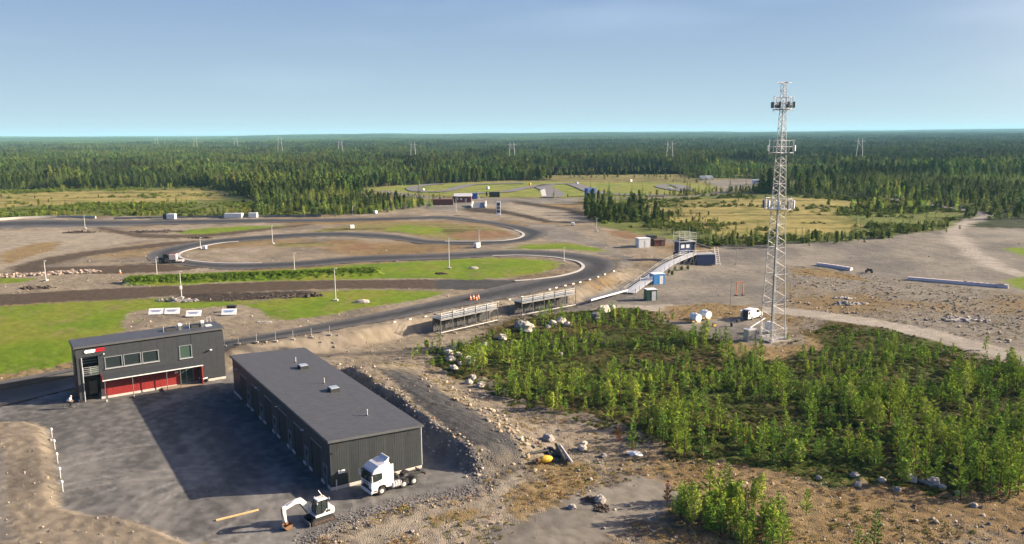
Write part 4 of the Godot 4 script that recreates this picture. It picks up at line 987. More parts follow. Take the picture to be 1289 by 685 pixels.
func build_forest() -> void:
	var dark := Color(0.050, 0.090, 0.023)
	var spruces := [spruce_mesh(15.0, 401, dark), spruce_mesh(17.5, 402, Color(0.059, 0.099, 0.024), 0.15), spruce_mesh(12.5, 403, Color(0.070, 0.111, 0.026), 0.19), spruce_mesh(10.0, 404, Color(0.087, 0.133, 0.029), 0.2)]
	var pines := [pine_mesh(15.0, 411, Color(0.071, 0.104, 0.024)), pine_mesh(13.0, 412, Color(0.081, 0.117, 0.024)), pine_mesh(8.0, 413, Color(0.107, 0.149, 0.029))]
	var small := [spruce_mesh(5.0, 421, Color(0.101, 0.144, 0.026), 0.24), pine_mesh(4.5, 422, Color(0.122, 0.158, 0.026)), young_birch_mesh(4.2, 423, Color(0.163, 0.197, 0.031))]
	var all := spruces + pines + small
	var names := ["spruce", "spruce", "spruce", "spruce", "pine", "pine", "pine", "young_spruce", "low_pine", "leafy_tree"]
	var where := []; var tint := []
	for k in all.size():
		where.append([]); tint.append([])
	var stands := FastNoiseLite.new()
	stands.noise_type = FastNoiseLite.TYPE_CELLULAR
	stands.cellular_return_type = FastNoiseLite.RETURN_CELL_VALUE
	stands.frequency = 0.0042; stands.seed = 31
	stands.domain_warp_enabled = true; stands.domain_warp_amplitude = 60.0; stands.domain_warp_frequency = 0.006
	var near := []   # the ones that become things of their own
	rng.seed = 991
	# ground cover of trees where the forest zone is, thinning to wider spacing with distance
	var z := -300.0
	while z > -3300.0:
		var step := 3.1 if z > -900.0 else (3.1 + (-z - 900.0) * 0.0024)
		var half := -z * (0.78 if z > -900.0 else 0.7) + 40.0
		var x := -half
		while x < half:
			var px := x + rng.randf_range(-0.48, 0.48) * step; var pz := z + rng.randf_range(-0.48, 0.48) * step
			x += step
			var id := zone(px, pz)
			var n1 := noise.get_noise_2d(px * 0.45, pz * 0.45); var n2 := noise.get_noise_2d(px * 0.16 + 300.0, pz * 0.16)
			if id == FOREST:
				var st := stands.get_noise_2d(px, pz * 0.6)
				if pz < -700.0 and st > 0.78 and rng.randf() < 0.93: continue
				if rng.randf() < 0.1 + maxf(0.0, n1) * 0.5: continue
				var right := smoothstep(0.28, 0.42, px / -pz) * (1.0 - smoothstep(520.0, 640.0, -pz))
				var k := 0
				var r := rng.randf()
				if right > rng.randf(): k = [3, 6, 2, 7, 8, 9][rng.randi() % 6]
				elif r < 0.55 + n1 * 0.5: k = rng.randi() % 4 if rng.randf() < 0.55 else rng.randi() % 2
				else: k = 4 + rng.randi() % 2
				if n2 < -0.32: k = [2, 3, 6][rng.randi() % 3]
				var s := rng.randf_range(0.38, 0.72) * (0.86 + 0.26 * sin(st * 9.0))
				near.append([k, px, pz, s])
			elif id == BOG_GREEN and rng.randf() < 0.05 + n1 * 0.35:
				near.append([7 + rng.randi() % 3, px, pz, rng.randf_range(0.35, 0.8)])
			elif id == BOG and rng.randf() < 0.012:
				near.append([8, px, pz, rng.randf_range(0.2, 0.5)])
			elif id == CLEARING and pz < -300.0 and rng.randf() < 0.05 + n1 * 0.3:
				near.append([[3, 7, 8, 9][rng.randi() % 4], px, pz, rng.randf_range(0.35, 0.9)])
		z -= step
	# the grove between the circuit and the right bog, and the scrub at bog margins
	var grove := [Vector2(31.63, -344.2), Vector2(39.37, -343.6), Vector2(56.6, -335.1), Vector2(63.55, -315.1), Vector2(56.24, -292.95), Vector2(44.18, -286.11), Vector2(30.95, -289.6), Vector2(28.37, -311.8)]
	for k in 3600:
		var p := Vector2(rng.randf_range(25.0, 120.0), rng.randf_range(-400.0, -300.0))
		if in_poly(p, grove) and rng.randf() < 0.5: near.append([[2, 3, 5, 6, 6, 3, 7, 9, 9][rng.randi() % 9], p.x, p.y, rng.randf_range(0.34, 0.62) * (0.8 if p.x / -p.y > 0.16 else 1.0)])
	var fringe := [Vector2(44.56, -288.62), Vector2(69.37, -341), Vector2(77.84, -320.1), Vector2(75.8, -267.39), Vector2(79.77, -254.45), Vector2(62.28, -235.69), Vector2(53.71, -248.28)]
	for k in 900:
		var p := Vector2(rng.randf_range(40.0, 140.0), rng.randf_range(-400.0, -240.0))
		if in_poly(p, fringe): near.append([[7, 9, 8, 9][rng.randi() % 4], p.x, p.y, rng.randf_range(0.2, 0.6)])
	for line in [[[Vector2(61.12, -235.72), Vector2(81.8, -237.99), Vector2(101.34, -245.35), Vector2(128.69, -261.63), Vector2(149.37, -276.12)], 150, 5.0, 0.7], [[Vector2(-115.13, -339.1), Vector2(-82.63, -343.3), Vector2(-59.78, -348.4), Vector2(-42.9, -382.6)], 150, 9.0, 1.0], [[Vector2(47.09, -411.6), Vector2(87.03, -428.9), Vector2(126.16, -448.1), Vector2(142.7, -458.9), Vector2(185.77, -453.9)], 130, 6.0, 0.8], [[Vector2(-212.22, -333.8), Vector2(-195.37, -338.9), Vector2(-177.99, -344.2), Vector2(-131.08, -337.1)], 60, 3.5, 0.5], [[Vector2(145.05, -349.1), Vector2(163.24, -347.4), Vector2(182.89, -345.7)], 60, 9.0, 0.9], [[Vector2(-73.74, -458.3), Vector2(-52.66, -432.6), Vector2(-35.04, -425.3)], 40, 3.0, 0.35]]:
		var l := smooth(line[0], 6)
		for k in line[1]:
			var f := rng.randf() * (l.size() - 1.001)
			var p: Vector2 = l[int(f)].lerp(l[int(f) + 1], f - int(f)) + Vector2(rng.randfn(), rng.randfn()) * line[2] * 0.6
			near.append([[3, 7, 8, 9, 9][rng.randi() % 5], p.x, p.y, rng.randf_range(0.5, 1.1) * line[3]])
	near.sort_custom(func(a, b): return a[2] > b[2])
	var count := {}
	for t in near:
		var k: int = t[0]
		var kind: String = names[k]
		var at := at_ground(t[1], t[2])
		var group_n: int = count.get(kind, 0)
		if group_n < (130 if k < 7 else 90) and t[3] > 0.3 and absf(t[1]) < -t[2] * 0.64:
			count[kind] = group_n + 1
			var span := ["at the left end of", "left of the middle of", "in the middle of", "right of the middle of", "at the right end of"]
			var size := "short" if t[3] < 0.5 else ("middle-sized" if t[3] < 0.66 else "tall")
			var side := "on the left bog" if t[1] < -100.0 else ("%s the grove, %s" % [span[clampi(int((t[1] / -t[2] - 0.09) / 0.022), 0, 4)], "front row" if t[2] > -338.0 else ("second row" if t[2] > -352.0 else "back rows")] if t[1] < 75.0 and t[2] > -420.0 else ("along the grey lot" if t[2] > -300.0 else "at the edge of the right bog"))
			var look: String = {"spruce": "dark pointed spruce", "pine": "round-topped forest pine", "young_spruce": "young green spruce", "low_pine": "stunted pine", "leafy_tree": "pale leafy tree"}[kind]
			tree_thing(kind + "_tree", all[k], at, rng.randf() * TAU, t[3], "%s %s %s" % [size, look, side], kind.replace("_", " "), look + "s round the track site")
			continue
		where[k].append(Transform3D(Basis(Vector3.UP, rng.randf() * TAU).scaled(Vector3(1, rng.randf_range(0.9, 1.15), 1) * t[3]), at))
		var st := stands.get_noise_2d(t[1], t[2] * 0.6)
		var f := rng.randf_range(0.6, 1.4) * (1.05 + 0.5 * sin(st * 14.0))
		var warm := rng.randf_range(0.9, 1.18) + 0.14 * sin(st * 23.0)
		if t[1] / -t[2] > 0.24 and t[2] > -760.0: f *= 1.75 + 0.5 * sin(st * 31.0)
		tint[k].append(Color(f * warm, f, f * 0.95))
	for k in all.size():
		many("forest", join(all[k]), M.needle, where[k], tint[k], "dense spruce and pine forest reaching to the horizon", "forest")
	# the far wood: clusters of crowns
	var cl := MB.new()
	rng.seed = 555
	for k in 16:
		var a := rng.randf() * TAU; var r := sqrt(rng.randf()) * 16.0
		var p := Vector3(cos(a) * r, 0, sin(a) * r)
		var h := rng.randf_range(6.5, 11.0)
		cl.col = dark.lerp(Color(0.06, 0.1, 0.028), rng.randf()) * rng.randf_range(0.75, 1.3)
		var m := 6
		for q in 3:
			var y0 := h * (0.15 + 0.27 * q); var y1 := minf(h, y0 + h * 0.42)
			var rr := h * 0.2 * (1.0 - 0.27 * q)
			for i in m:
				var u := Vector3(cos(TAU * i / m), 0, sin(TAU * i / m)) * rr * rng.randf_range(0.7, 1.3)
				var w := Vector3(cos(TAU * (i + 1) / m), 0, sin(TAU * (i + 1) / m)) * rr
				cl.tri(p + u + Vector3(0, y0, 0), p + w + Vector3(0, y0, 0), p + Vector3(0, y1, 0), u + Vector3(0, 0.2, 0))
	var wc := []; var tc := []
	z = -3100.0
	while z > -13800.0:
		var step := 24.0 + (-z - 3000.0) * 0.004
		var half := -z * 0.68
		var x := -half
		while x < half:
			var px := x + rng.randf_range(-0.5, 0.5) * step; var pz := z + rng.randf_range(-0.5, 0.5) * step
			x += step
			if noise.get_noise_2d(px * 0.05 + 300.0, pz * 0.05) > 0.45: continue
			var st := stands.get_noise_2d(px * 0.35, pz * 0.18)
			if st > 0.86: continue
			wc.append(Transform3D(Basis(Vector3.UP, rng.randf() * TAU).scaled(Vector3(step / 24.0, rng.randf_range(0.8, 1.25), step / 24.0)), at_ground(px, pz) - Vector3(0, 0.6, 0)))
			var f := rng.randf_range(0.7, 1.3) * (1.0 + 0.35 * sin(st * 14.0)) * (1.0 + 0.4 * noise.get_noise_2d(px * 0.08, pz * 0.08))
			tc.append(Color(f, f, f))
		z -= step
	many("forest", cl.mesh(), M.needle, wc, tc, "far-off forest melting into the horizon", "forest")

# ------------------------------------------------------------------ buildings
func build_hall() -> void:
	# local axes: x along the front gable to the right, z towards the camera, so the long side runs to -z
	var A := Vector3(-18.2, 0, -75.75); var B := Vector3(-9.82, 0, -81.22); var C := Vector3(-38.43, 0, -107.44)
	var dirv := ((B - A).normalized() + (C - A).normalized().rotated(Vector3.UP, -PI / 2)).normalized()
	var yaw := atan2(-dirv.z, dirv.x)
	var t := thing("hall", "long low dark grey metal hall with a row of doors on its shaded side", "building", Vector3(A.x, 0, A.z), yaw)
	var W := 10.0; var L := 37.6; var hl := 5.2; var hr := 4.75
	var core := MB.new()
	core.extrude([Vector2(0.1, 0.2), Vector2(W - 0.1, 0.2), Vector2(W - 0.1, hr - 0.12), Vector2(0.1, hl - 0.12)], -L + 0.1, -0.1)
	obj("wall", core, M.dark, t)
	var pl := MB.new()
	pl.box(Vector3(W / 2, 0.12, -0.02), Vector3(W + 0.06, 0.4, 0.12), 0.02); pl.box(Vector3(W + 0.0, 0.12, -L / 2), Vector3(0.1, 0.4, L - 0.2), 0.02); pl.box(Vector3(W / 2, 0.12, -L), Vector3(W, 0.4, 0.1), 0.02)
	obj("plinth", pl, M.plinth, t)
	# front gable: eleven upright cladding panels
	var n := 10
	for k in n:
		var x0 := W * k / n + 0.008; var x1 := W * (k + 1) / n - 0.008
		var p := MB.new()
		var e := func(x: float) -> float: return lerpf(hl, hr, x / W) - 0.1
		p.extrude([Vector2(x0, 0.33), Vector2(x1, 0.33), Vector2(x1, e.call(x1)), Vector2(x0, e.call(x0))], -0.1, -0.012 + 0.01 * (k % 2))
		for q in 3:
			var x := lerpf(x0, x1, (q + 1) * 0.25)
			p.box(Vector3(x, (0.33 + e.call(x)) / 2, -0.005 + 0.01 * (k % 2)), Vector3(0.04, e.call(x) - 0.36, 0.012))
		obj("wall_panel", p, [M.charcoal_green, M.charcoal_pale, M.charcoal_green, M.charcoal][k % 4], t)
		var pb := MB.new()
		pb.extrude([Vector2(x0, 0.33), Vector2(x1, 0.33), Vector2(x1, e.call(x1)), Vector2(x0, e.call(x0))], -L, -L + 0.09)
		obj("wall_panel", pb, M.charcoal, t)
	# shaded long side: six tall doors, each with a small door beside it
	var doors := []
	for c in [3.9, 9.6, 15.2, 20.9, 26.5, 32.2]:
		doors.append([c, 3.1, 3.65])
	var gates := []
	for d in doors:
		var g := bx("garage_door", Vector3(0.06, d[2] / 2 + 0.02, -d[0]), Vector3(0.06, d[2], d[1]), M.dark, t)
		for k in 5:
			bx("panel", Vector3(0.025, 0.4 + k * 0.72, -d[0]), Vector3(0.03, 0.66, d[1] - 0.1), M.dark, g, 0.008)
		bx("frame", Vector3(-0.01, d[2] + 0.1, -d[0]), Vector3(0.09, 0.12, d[1] + 0.2), M.frame, g)
		var s: float = d[0] - 2.35
		var w := bx("door", Vector3(0.0, 1.15, -s), Vector3(0.07, 2.1, 0.95), M.trim, t)
		for q in [-0.5, 0.5]:
			bx("frame", Vector3(-0.02, 1.15, -s + q), Vector3(0.09, 2.15, 0.06), M.frame, w)
		bx("frame", Vector3(-0.02, 2.24, -s), Vector3(0.09, 0.06, 1.06), M.frame, w)
		bx("pane", Vector3(-0.04, 1.6, -s), Vector3(0.02, 0.6, 0.5), M.glass, w)
		bx("handle", Vector3(-0.07, 1.05, -s + 0.36), Vector3(0.06, 0.04, 0.14), M.steel, w)
	var z := 0.0
	while z < L - 0.01:
		var z1 := minf(z + 0.94, L)
		var c := (z + z1) / 2
		var low := 0.33
		for d in doors:
			if absf(c - d[0]) < d[1] / 2: low = d[2] + 0.16
			elif absf(c - (d[0] - 2.35)) < 0.6: low = 2.28
		bx("wall_panel", Vector3(0.045, (low + hl - 0.1) / 2, -c), Vector3(0.09, hl - 0.1 - low, z1 - z - 0.016), M.charcoal, t)
		bx("wall_panel", Vector3(W - 0.045, (0.33 + hr - 0.1) / 2, -c), Vector3(0.09, hr - 0.43, z1 - z - 0.016), M.charcoal, t)
		if low < 0.5: bx("plinth", Vector3(0.0, 0.14, -c), Vector3(0.12, 0.36, z1 - z), M.plinth, t)
		z = z1
	for c in [6.6, 15.5, 23.9, 33.4]:
		var l := tb("wall_lamp", Vector3(0, 4.45, -c), Vector3(-0.55, 4.5, -c), 0.035, M.frame, t)
		bx("lamp_head", Vector3(-0.6, 4.46, -c), Vector3(0.32, 0.1, 0.2), M.pale_grey, l, 0.02)
	# roof: one slope falling to the right
	var slope := atan2(hl - hr, W)
	var rb := Basis(Vector3.BACK, -slope)
	var roof := bx("roof", Vector3(W / 2, (hl + hr) / 2 + 0.02, -L / 2), Vector3(W + 0.5, 0.2, L + 0.5), M.roof, t, 0.02, rb)
	var seam := MB.new()
	var k2 := 0.3
	while k2 < L + 0.3:
		seam.box(Vector3(W / 2, (hl + hr) / 2 + 0.125, -k2), Vector3(W + 0.46, 0.03, 0.04), 0.0, rb)
		k2 += 0.6
	tag(obj("seam", seam, M.roof, roof), "", "", "", "stuff")
	bx("fascia", Vector3(W / 2, (hl + hr) / 2 + 0.0, 0.27), Vector3(W + 0.52, 0.24, 0.03), M.trim, roof, 0.0, rb)
	bx("fascia", Vector3(-0.27, hl + 0.0, -L / 2), Vector3(0.03, 0.22, L + 0.5), M.trim, roof)
	bx("gutter", Vector3(W + 0.3, hr - 0.06, -L / 2), Vector3(0.12, 0.12, L + 0.4), M.trim, roof)
	tb("downpipe", Vector3(W + 0.12, hr - 0.1, -0.15), Vector3(W + 0.12, 0.3, -0.15), 0.05, M.pale_grey, t)
	var inv := Transform3D(Basis(Vector3.UP, yaw), Vector3(A.x, 0, A.z)).affine_inverse()
	for p in [Vector3(-29.15, 5.1, -104.69), Vector3(-23.16, 5.1, -95.24), Vector3(-15.84, 5.1, -83.57)]:
		var q: Vector3 = inv * p
		var y := lerpf(hl, hr, q.x / W)
		var v := tb("roof_vent", Vector3(q.x, y, q.z), Vector3(q.x, y + 0.75, q.z), 0.07, M.galv, t, 0.07, 8)
		tb("collar", Vector3(q.x, y + 0.05, q.z), Vector3(q.x, y + 0.22, q.z), 0.2, M.trim, v, 0.1, 8)
		tb("cap", Vector3(q.x, y + 0.75, q.z), Vector3(q.x, y + 0.84, q.z), 0.1, M.galv, v, 0.05, 8)
	for p in [Vector3(-27.42, 5.1, -101.84), Vector3(-21.34, 5.1, -92.23)]:
		var q: Vector3 = inv * p
		var y := lerpf(hl, hr, q.x / W)
		var h := bx("roof_hatch", Vector3(q.x, y + 0.28, q.z), Vector3(1.15, 0.42, 1.15), M.dark, t, 0.02)
		bx("dome", Vector3(q.x, y + 0.56, q.z), Vector3(1.1, 0.16, 1.1), M.dome, h, 0.07)
	var sg := bx("wall_sign", Vector3(1.1, 1.78, 0.05), Vector3(0.72, 0.34, 0.05), M.white, t, 0.01)
	for k in 2:
		bx("lettering", Vector3(1.1, 1.84 - 0.12 * k, 0.077), Vector3(0.5, 0.035, 0.006), M.grey_text, sg)
	tb("wall_post", Vector3(0.45, 0.0, 0.25), Vector3(0.45, 1.15, 0.25), 0.06, M.pale_grey, t)
	bx("wall_lamp", Vector3(0.32, 3.9, 0.06), Vector3(0.22, 0.12, 0.14), M.dark, t, 0.02)

func window(called: String, x0: float, x1: float, y0: float, y1: float, z: float, glass: Material, par: Node, bars := 1) -> void:
	var w := MB.new()
	w.box(Vector3((x0 + x1) / 2, y0 - 0.03, z + 0.03), Vector3(x1 - x0 + 0.22, 0.1, 0.16)); w.box(Vector3((x0 + x1) / 2, y1 + 0.03, z + 0.02), Vector3(x1 - x0 + 0.2, 0.08, 0.1))
	w.box(Vector3(x0 - 0.04, (y0 + y1) / 2, z + 0.02), Vector3(0.1, y1 - y0, 0.1)); w.box(Vector3(x1 + 0.04, (y0 + y1) / 2, z + 0.02), Vector3(0.1, y1 - y0, 0.1))
	var f := obj(called, w, M.frame, par)
	bx("pane", Vector3((x0 + x1) / 2, (y0 + y1) / 2, z - 0.05), Vector3(x1 - x0, y1 - y0, 0.03), glass, f)
	bx("sill", Vector3((x0 + x1) / 2, y0 - 0.1, z + 0.06), Vector3(x1 - x0 + 0.3, 0.04, 0.24), M.pale_grey, f)

func build_office() -> void:
	var A := Vector3(-57.96, 0, -103.56); var B := Vector3(-42.32, 0, -114.27)
	var d := (B - A).normalized()
	var yaw := atan2(-d.z, d.x) - 0.012
	var t := thing("office_building", "two-storey dark grey office with a red ground floor under a canopy", "building", Vector3(A.x, 0, A.z), yaw)
	var L := 19.0; var D := 5.0; var h := 7.62; var hb := 7.5
	# inner core set back so that the corner loggia is a real hollow
	var core := MB.new()
	core.box(Vector3((2.7 + L) / 2, 3.6, -D / 2), Vector3(L - 2.7 - 0.12, 7.1, D - 0.12)); core.box(Vector3(1.4, 3.6, -D / 2 - 1.0), Vector3(2.6, 7.1, D - 2.2)); core.box(Vector3(1.4, 6.65, -1.0), Vector3(2.55, 1.0, 1.9))
	obj("wall", core, M.dark, t)
	bx("plinth", Vector3(L / 2 + 1.3, 0.1, -D / 2), Vector3(L - 2.6 + 0.05, 0.42, D + 0.06), M.plinth, t, 0.02)
	# upright panels on the front, cut round the openings
	var n := 19
	var cuts := [[3.4, 5.5, 4.12, 5.72], [5.72, 7.85, 4.12, 5.72], [8.07, 10.15, 4.12, 5.72], [12.92, 14.55, 3.95, 5.8], [0.7, 2.6, 0.1, 6.1], [12.7, 14.6, 0.15, 2.45]]
	var xs := [0.0, L]
	for k in n: xs.append(L * k / n)
	for c in cuts: xs.append(c[0]); xs.append(c[1])
	xs.sort()
	for k in xs.size() - 1:
		var x0: float = xs[k]; var x1: float = xs[k + 1]
		if x1 - x0 < 0.06: continue
		var spans := [[0.32, 7.2]]
		for c in cuts:
			if x0 >= c[0] - 0.01 and x1 <= c[1] + 0.01:
				var nx := []
				for s in spans:
					if s[0] < c[2]: nx.append([s[0], minf(s[1], c[2])])
					if s[1] > c[3]: nx.append([maxf(s[0], c[3]), s[1]])
				spans = nx
		for s in spans:
			if s[1] - s[0] < 0.1: continue
			var ground: bool = s[1] < 3.0
			var lo: float = s[0]
			if x0 > 2.65 and x1 < 15.5 and lo < 1.0:
				# red ground floor panels, grey above the canopy
				var top := minf(s[1], 3.3)
				bx("red_panel", Vector3((x0 + x1) / 2, (lo + top) / 2, -0.04), Vector3(x1 - x0 - 0.01, top - lo, 0.08), M.red, t)
				lo = 3.3
				if s[1] - lo < 0.1: continue
			bx("wall_panel", Vector3((x0 + x1) / 2, (lo + s[1]) / 2, -0.04), Vector3(x1 - x0 - 0.012, s[1] - lo, 0.08), M.charcoal, t)
	for k in 5:
		bx("end_panel", Vector3(L - 0.0, 3.76, -D * (k + 0.5) / 5), Vector3(0.08, 6.9, D / 5 - 0.012), M.charcoal, t)
		bx("end_panel", Vector3(0.0, 5.0 if k > 1 else 6.7, -D * (k + 0.5) / 5), Vector3(0.08, 4.4 if k > 1 else 1.0, D / 5 - 0.012), M.charcoal, t)
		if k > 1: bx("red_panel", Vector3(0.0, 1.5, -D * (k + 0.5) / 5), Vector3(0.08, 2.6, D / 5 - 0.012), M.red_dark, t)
		bx("back_panel", Vector3(L * (k + 0.5) / 5, 3.7, -D), Vector3(L / 5 - 0.012, 6.8, 0.08), M.charcoal, t)
	var roof := MB.new()
	roof.extrude([Vector2(-D - 0.25, hb - 0.1), Vector2(0.2, h - 0.14), Vector2(0.2, h + 0.06), Vector2(-D - 0.25, hb + 0.1)], -0.2, L + 0.2, Basis(Vector3(0, 0, 1), Vector3(0, 1, 0), Vector3(1, 0, 0)))
	var r := obj("roof", roof, M.roof, t)
	bx("fascia", Vector3(L / 2, h - 0.08, 0.22), Vector3(L + 0.44, 0.26, 0.04), M.trim, r)
	bx("fascia", Vector3(-0.22, h - 0.2, -D / 2), Vector3(0.04, 0.34, D + 0.2), M.trim, r)
	bx("fascia", Vector3(L + 0.22, h - 0.2, -D / 2), Vector3(0.04, 0.34, D + 0.2), M.trim, r)
	# roof fittings
	for x in [13.6, 16.7]:
		var v := bx("roof_vent", Vector3(x, h + 0.35, -2.2), Vector3(0.42, 0.7, 0.42), M.galv_dark, t, 0.02)
		bx("cap", Vector3(x, h + 0.78, -2.2), Vector3(0.5, 0.4, 0.5), M.white, v, 0.06)
	for x in [11.7, 15.2]:
		var v := bx("roof_unit", Vector3(x + 0.7, h + 0.2, -2.6), Vector3(1.5, 0.42, 0.9), M.dark, t, 0.03)
		for q in 4: bx("rail", Vector3(x + 0.7, h + 0.2 + 0.13 * q - 0.2, -2.12), Vector3(1.44, 0.03, 0.03), M.trim, v)
		tb("pole", Vector3(x - 0.25, h - 0.05, -2.2), Vector3(x - 0.25, h + 0.95, -2.2), 0.035, M.pale_grey, v)
	bx("roof_hatch", Vector3(17.6, h + 0.06, -2.4), Vector3(0.9, 0.16, 0.9), M.tank, t, 0.03)
	var hoop := MB.new()
	for s in [-0.25, 0.25]:
		hoop.tube(Vector3(18.3 + s, 5.0, -D - 0.15), Vector3(18.3 + s, h + 0.7, -D - 0.15), 0.03); hoop.tube(Vector3(18.3 + s, h + 0.7, -D - 0.15), Vector3(18.3 + s, h + 0.05, -D + 0.5), 0.03)
	hoop.tube(Vector3(18.05, h + 0.7, -D - 0.15), Vector3(18.55, h + 0.7, -D - 0.15), 0.03)
	obj("ladder", hoop, M.galv, t)
	# windows
	window("window", 3.45, 5.45, 4.18, 5.66, 0.0, M.glass, t); window("window", 5.77, 7.8, 4.18, 5.66, 0.0, M.glass, t); window("window", 8.12, 10.1, 4.18, 5.66, 0.0, M.glass, t)
	window("window", 12.98, 14.5, 4.0, 5.74, 0.0, M.glass_green, t)
	# corner loggia with a balcony and its rails
	var bal := bx("balcony", Vector3(1.35, 3.55, -0.95), Vector3(2.5, 0.16, 1.8), M.trim, t)
	for y in [3.9, 4.15, 4.4, 4.65]:
		bx("rail", Vector3(1.65, y, -0.06), Vector3(1.85, 0.045, 0.04), M.galv, bal)
	bx("pane", Vector3(1.95, 4.1, -0.1), Vector3(1.2, 0.95, 0.03), M.glass_green, bal)
	for x in [0.72, 1.6, 2.55]: bx("baluster", Vector3(x, 4.15, -0.06), Vector3(0.05, 1.1, 0.05), M.galv, bal)
	for y in [4.9, 5.25, 5.6]: bx("screen_slat", Vector3(1.5, y, -1.6), Vector3(2.2, 0.12, 0.05), M.frame, bal)
	bx("door", Vector3(1.9, 1.2, -1.92), Vector3(1.0, 2.1, 0.08), M.glass, t)
	bx("corner_post", Vector3(0.36, 3.2, -0.1), Vector3(0.6, 6.1, 0.16), M.charcoal, t, 0.02)
	tb("downpipe", Vector3(0.62, 0.0, 0.12), Vector3(0.62, 6.1, 0.12), 0.05, M.pale_grey, t)
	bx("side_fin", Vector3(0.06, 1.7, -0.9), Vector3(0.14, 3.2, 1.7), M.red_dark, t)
	# canopy on slim posts
	var cb := Basis(Vector3(1, 0, 0), Vector3(0, 0, 1), Vector3(0, -1, 0))
	var can := MB.new()
	can.extrude([Vector2(0.02, 3.34), Vector2(1.75, 2.95), Vector2(1.75, 3.05), Vector2(0.02, 3.44)], 2.75, 15.55, Basis(Vector3(0, 0, 1), Vector3(0, 1, 0), Vector3(1, 0, 0)))
	var cn := obj("canopy", can, M.charcoal, t)
	bx("gutter", Vector3(9.15, 2.98, 1.8), Vector3(12.9, 0.11, 0.1), M.white, cn)
	bx("fascia", Vector3(2.7, 3.15, 0.9), Vector3(0.06, 0.75, 1.75), M.red, cn)
	bx("side_wall", Vector3(15.45, 1.5, 0.85), Vector3(0.16, 2.7, 1.65), M.red, t, 0.02)
	bx("deck", Vector3(12.8, 0.12, 1.0), Vector3(5.2, 0.22, 1.9), M.deck_wood, t, 0.02)
	for x in [2.95, 6.35, 10.7, 12.5]:
		var p := tb("post", Vector3(x, 0.25, 1.65), Vector3(x, 2.98, 1.65), 0.05, M.galv_dark, t, 0.05, 8)
		tb("foot", Vector3(x, 0.0, 1.65), Vector3(x, 0.3, 1.65), 0.13, M.concrete, p, 0.12, 8)
	var e := bx("entrance_door", Vector3(13.65, 1.25, -0.06), Vector3(1.8, 2.2, 0.05), M.glass_green, t)
	for x in [12.75, 13.6, 14.55]: bx("frame", Vector3(x, 1.3, 0.0), Vector3(0.09, 2.3, 0.1), M.frame, e)
	bx("frame", Vector3(13.65, 2.42, 0.0), Vector3(1.9, 0.09, 0.1), M.frame, e)
	bx("handle", Vector3(13.75, 1.15, 0.06), Vector3(0.04, 0.4, 0.05), M.steel, e)
	bx("door_sign", Vector3(12.3, 2.05, 0.04), Vector3(0.5, 0.26, 0.04), M.white, t, 0.01)
	# sign: white half and red half of one long badge on a dark board
	var sg := bx("sign", Vector3(2.2, 6.86, 0.02), Vector3(1.3, 0.66, 0.06), M.dark, t, 0.02)
	var wp := MB.new()
	var prof := []
	for k in 7: prof.append(Vector2(1.25 - 0.22 * sin(PI * k / 6), 6.83 + 0.22 * cos(PI * k / 6)))
	prof.append(Vector2(2.2, 6.61)); prof.append(Vector2(2.36, 6.8)); prof.append(Vector2(2.4, 7.05))
	wp.extrude(prof, 0.05, 0.1)
	var w := obj("white_badge", wp, M.white, sg)
	bx("lettering", Vector3(1.7, 6.83, 0.105), Vector3(0.95, 0.09, 0.012), M.grey_text, w, 0.004)
	var rp := MB.new()
	rp.extrude([Vector2(2.3, 6.6), Vector2(3.45, 6.66), Vector2(3.5, 7.12), Vector2(2.5, 7.12)], 0.05, 0.1)
	var rd := obj("red_badge", rp, M.sign_red, sg)
	for q in 6: bx("lettering", Vector3(2.62 + q * 0.15, 6.88, 0.105), Vector3(0.07, 0.2, 0.012), M.red_dark, rd)
	var l1 := bx("wall_lamp", Vector3(17.1, 4.62, 0.12), Vector3(0.1, 0.1, 0.24), M.frame, t)
	bx("lamp_head", Vector3(17.1, 4.68, 0.36), Vector3(0.34, 0.16, 0.26), M.white, l1, 0.04)
	var l2 := bx("camera_bracket", Vector3(3.32, 6.3, 0.08), Vector3(0.06, 0.06, 0.2), M.frame, t)
	bx("lens_housing", Vector3(3.32, 6.24, 0.22), Vector3(0.16, 0.16, 0.2), M.white, l2, 0.04)

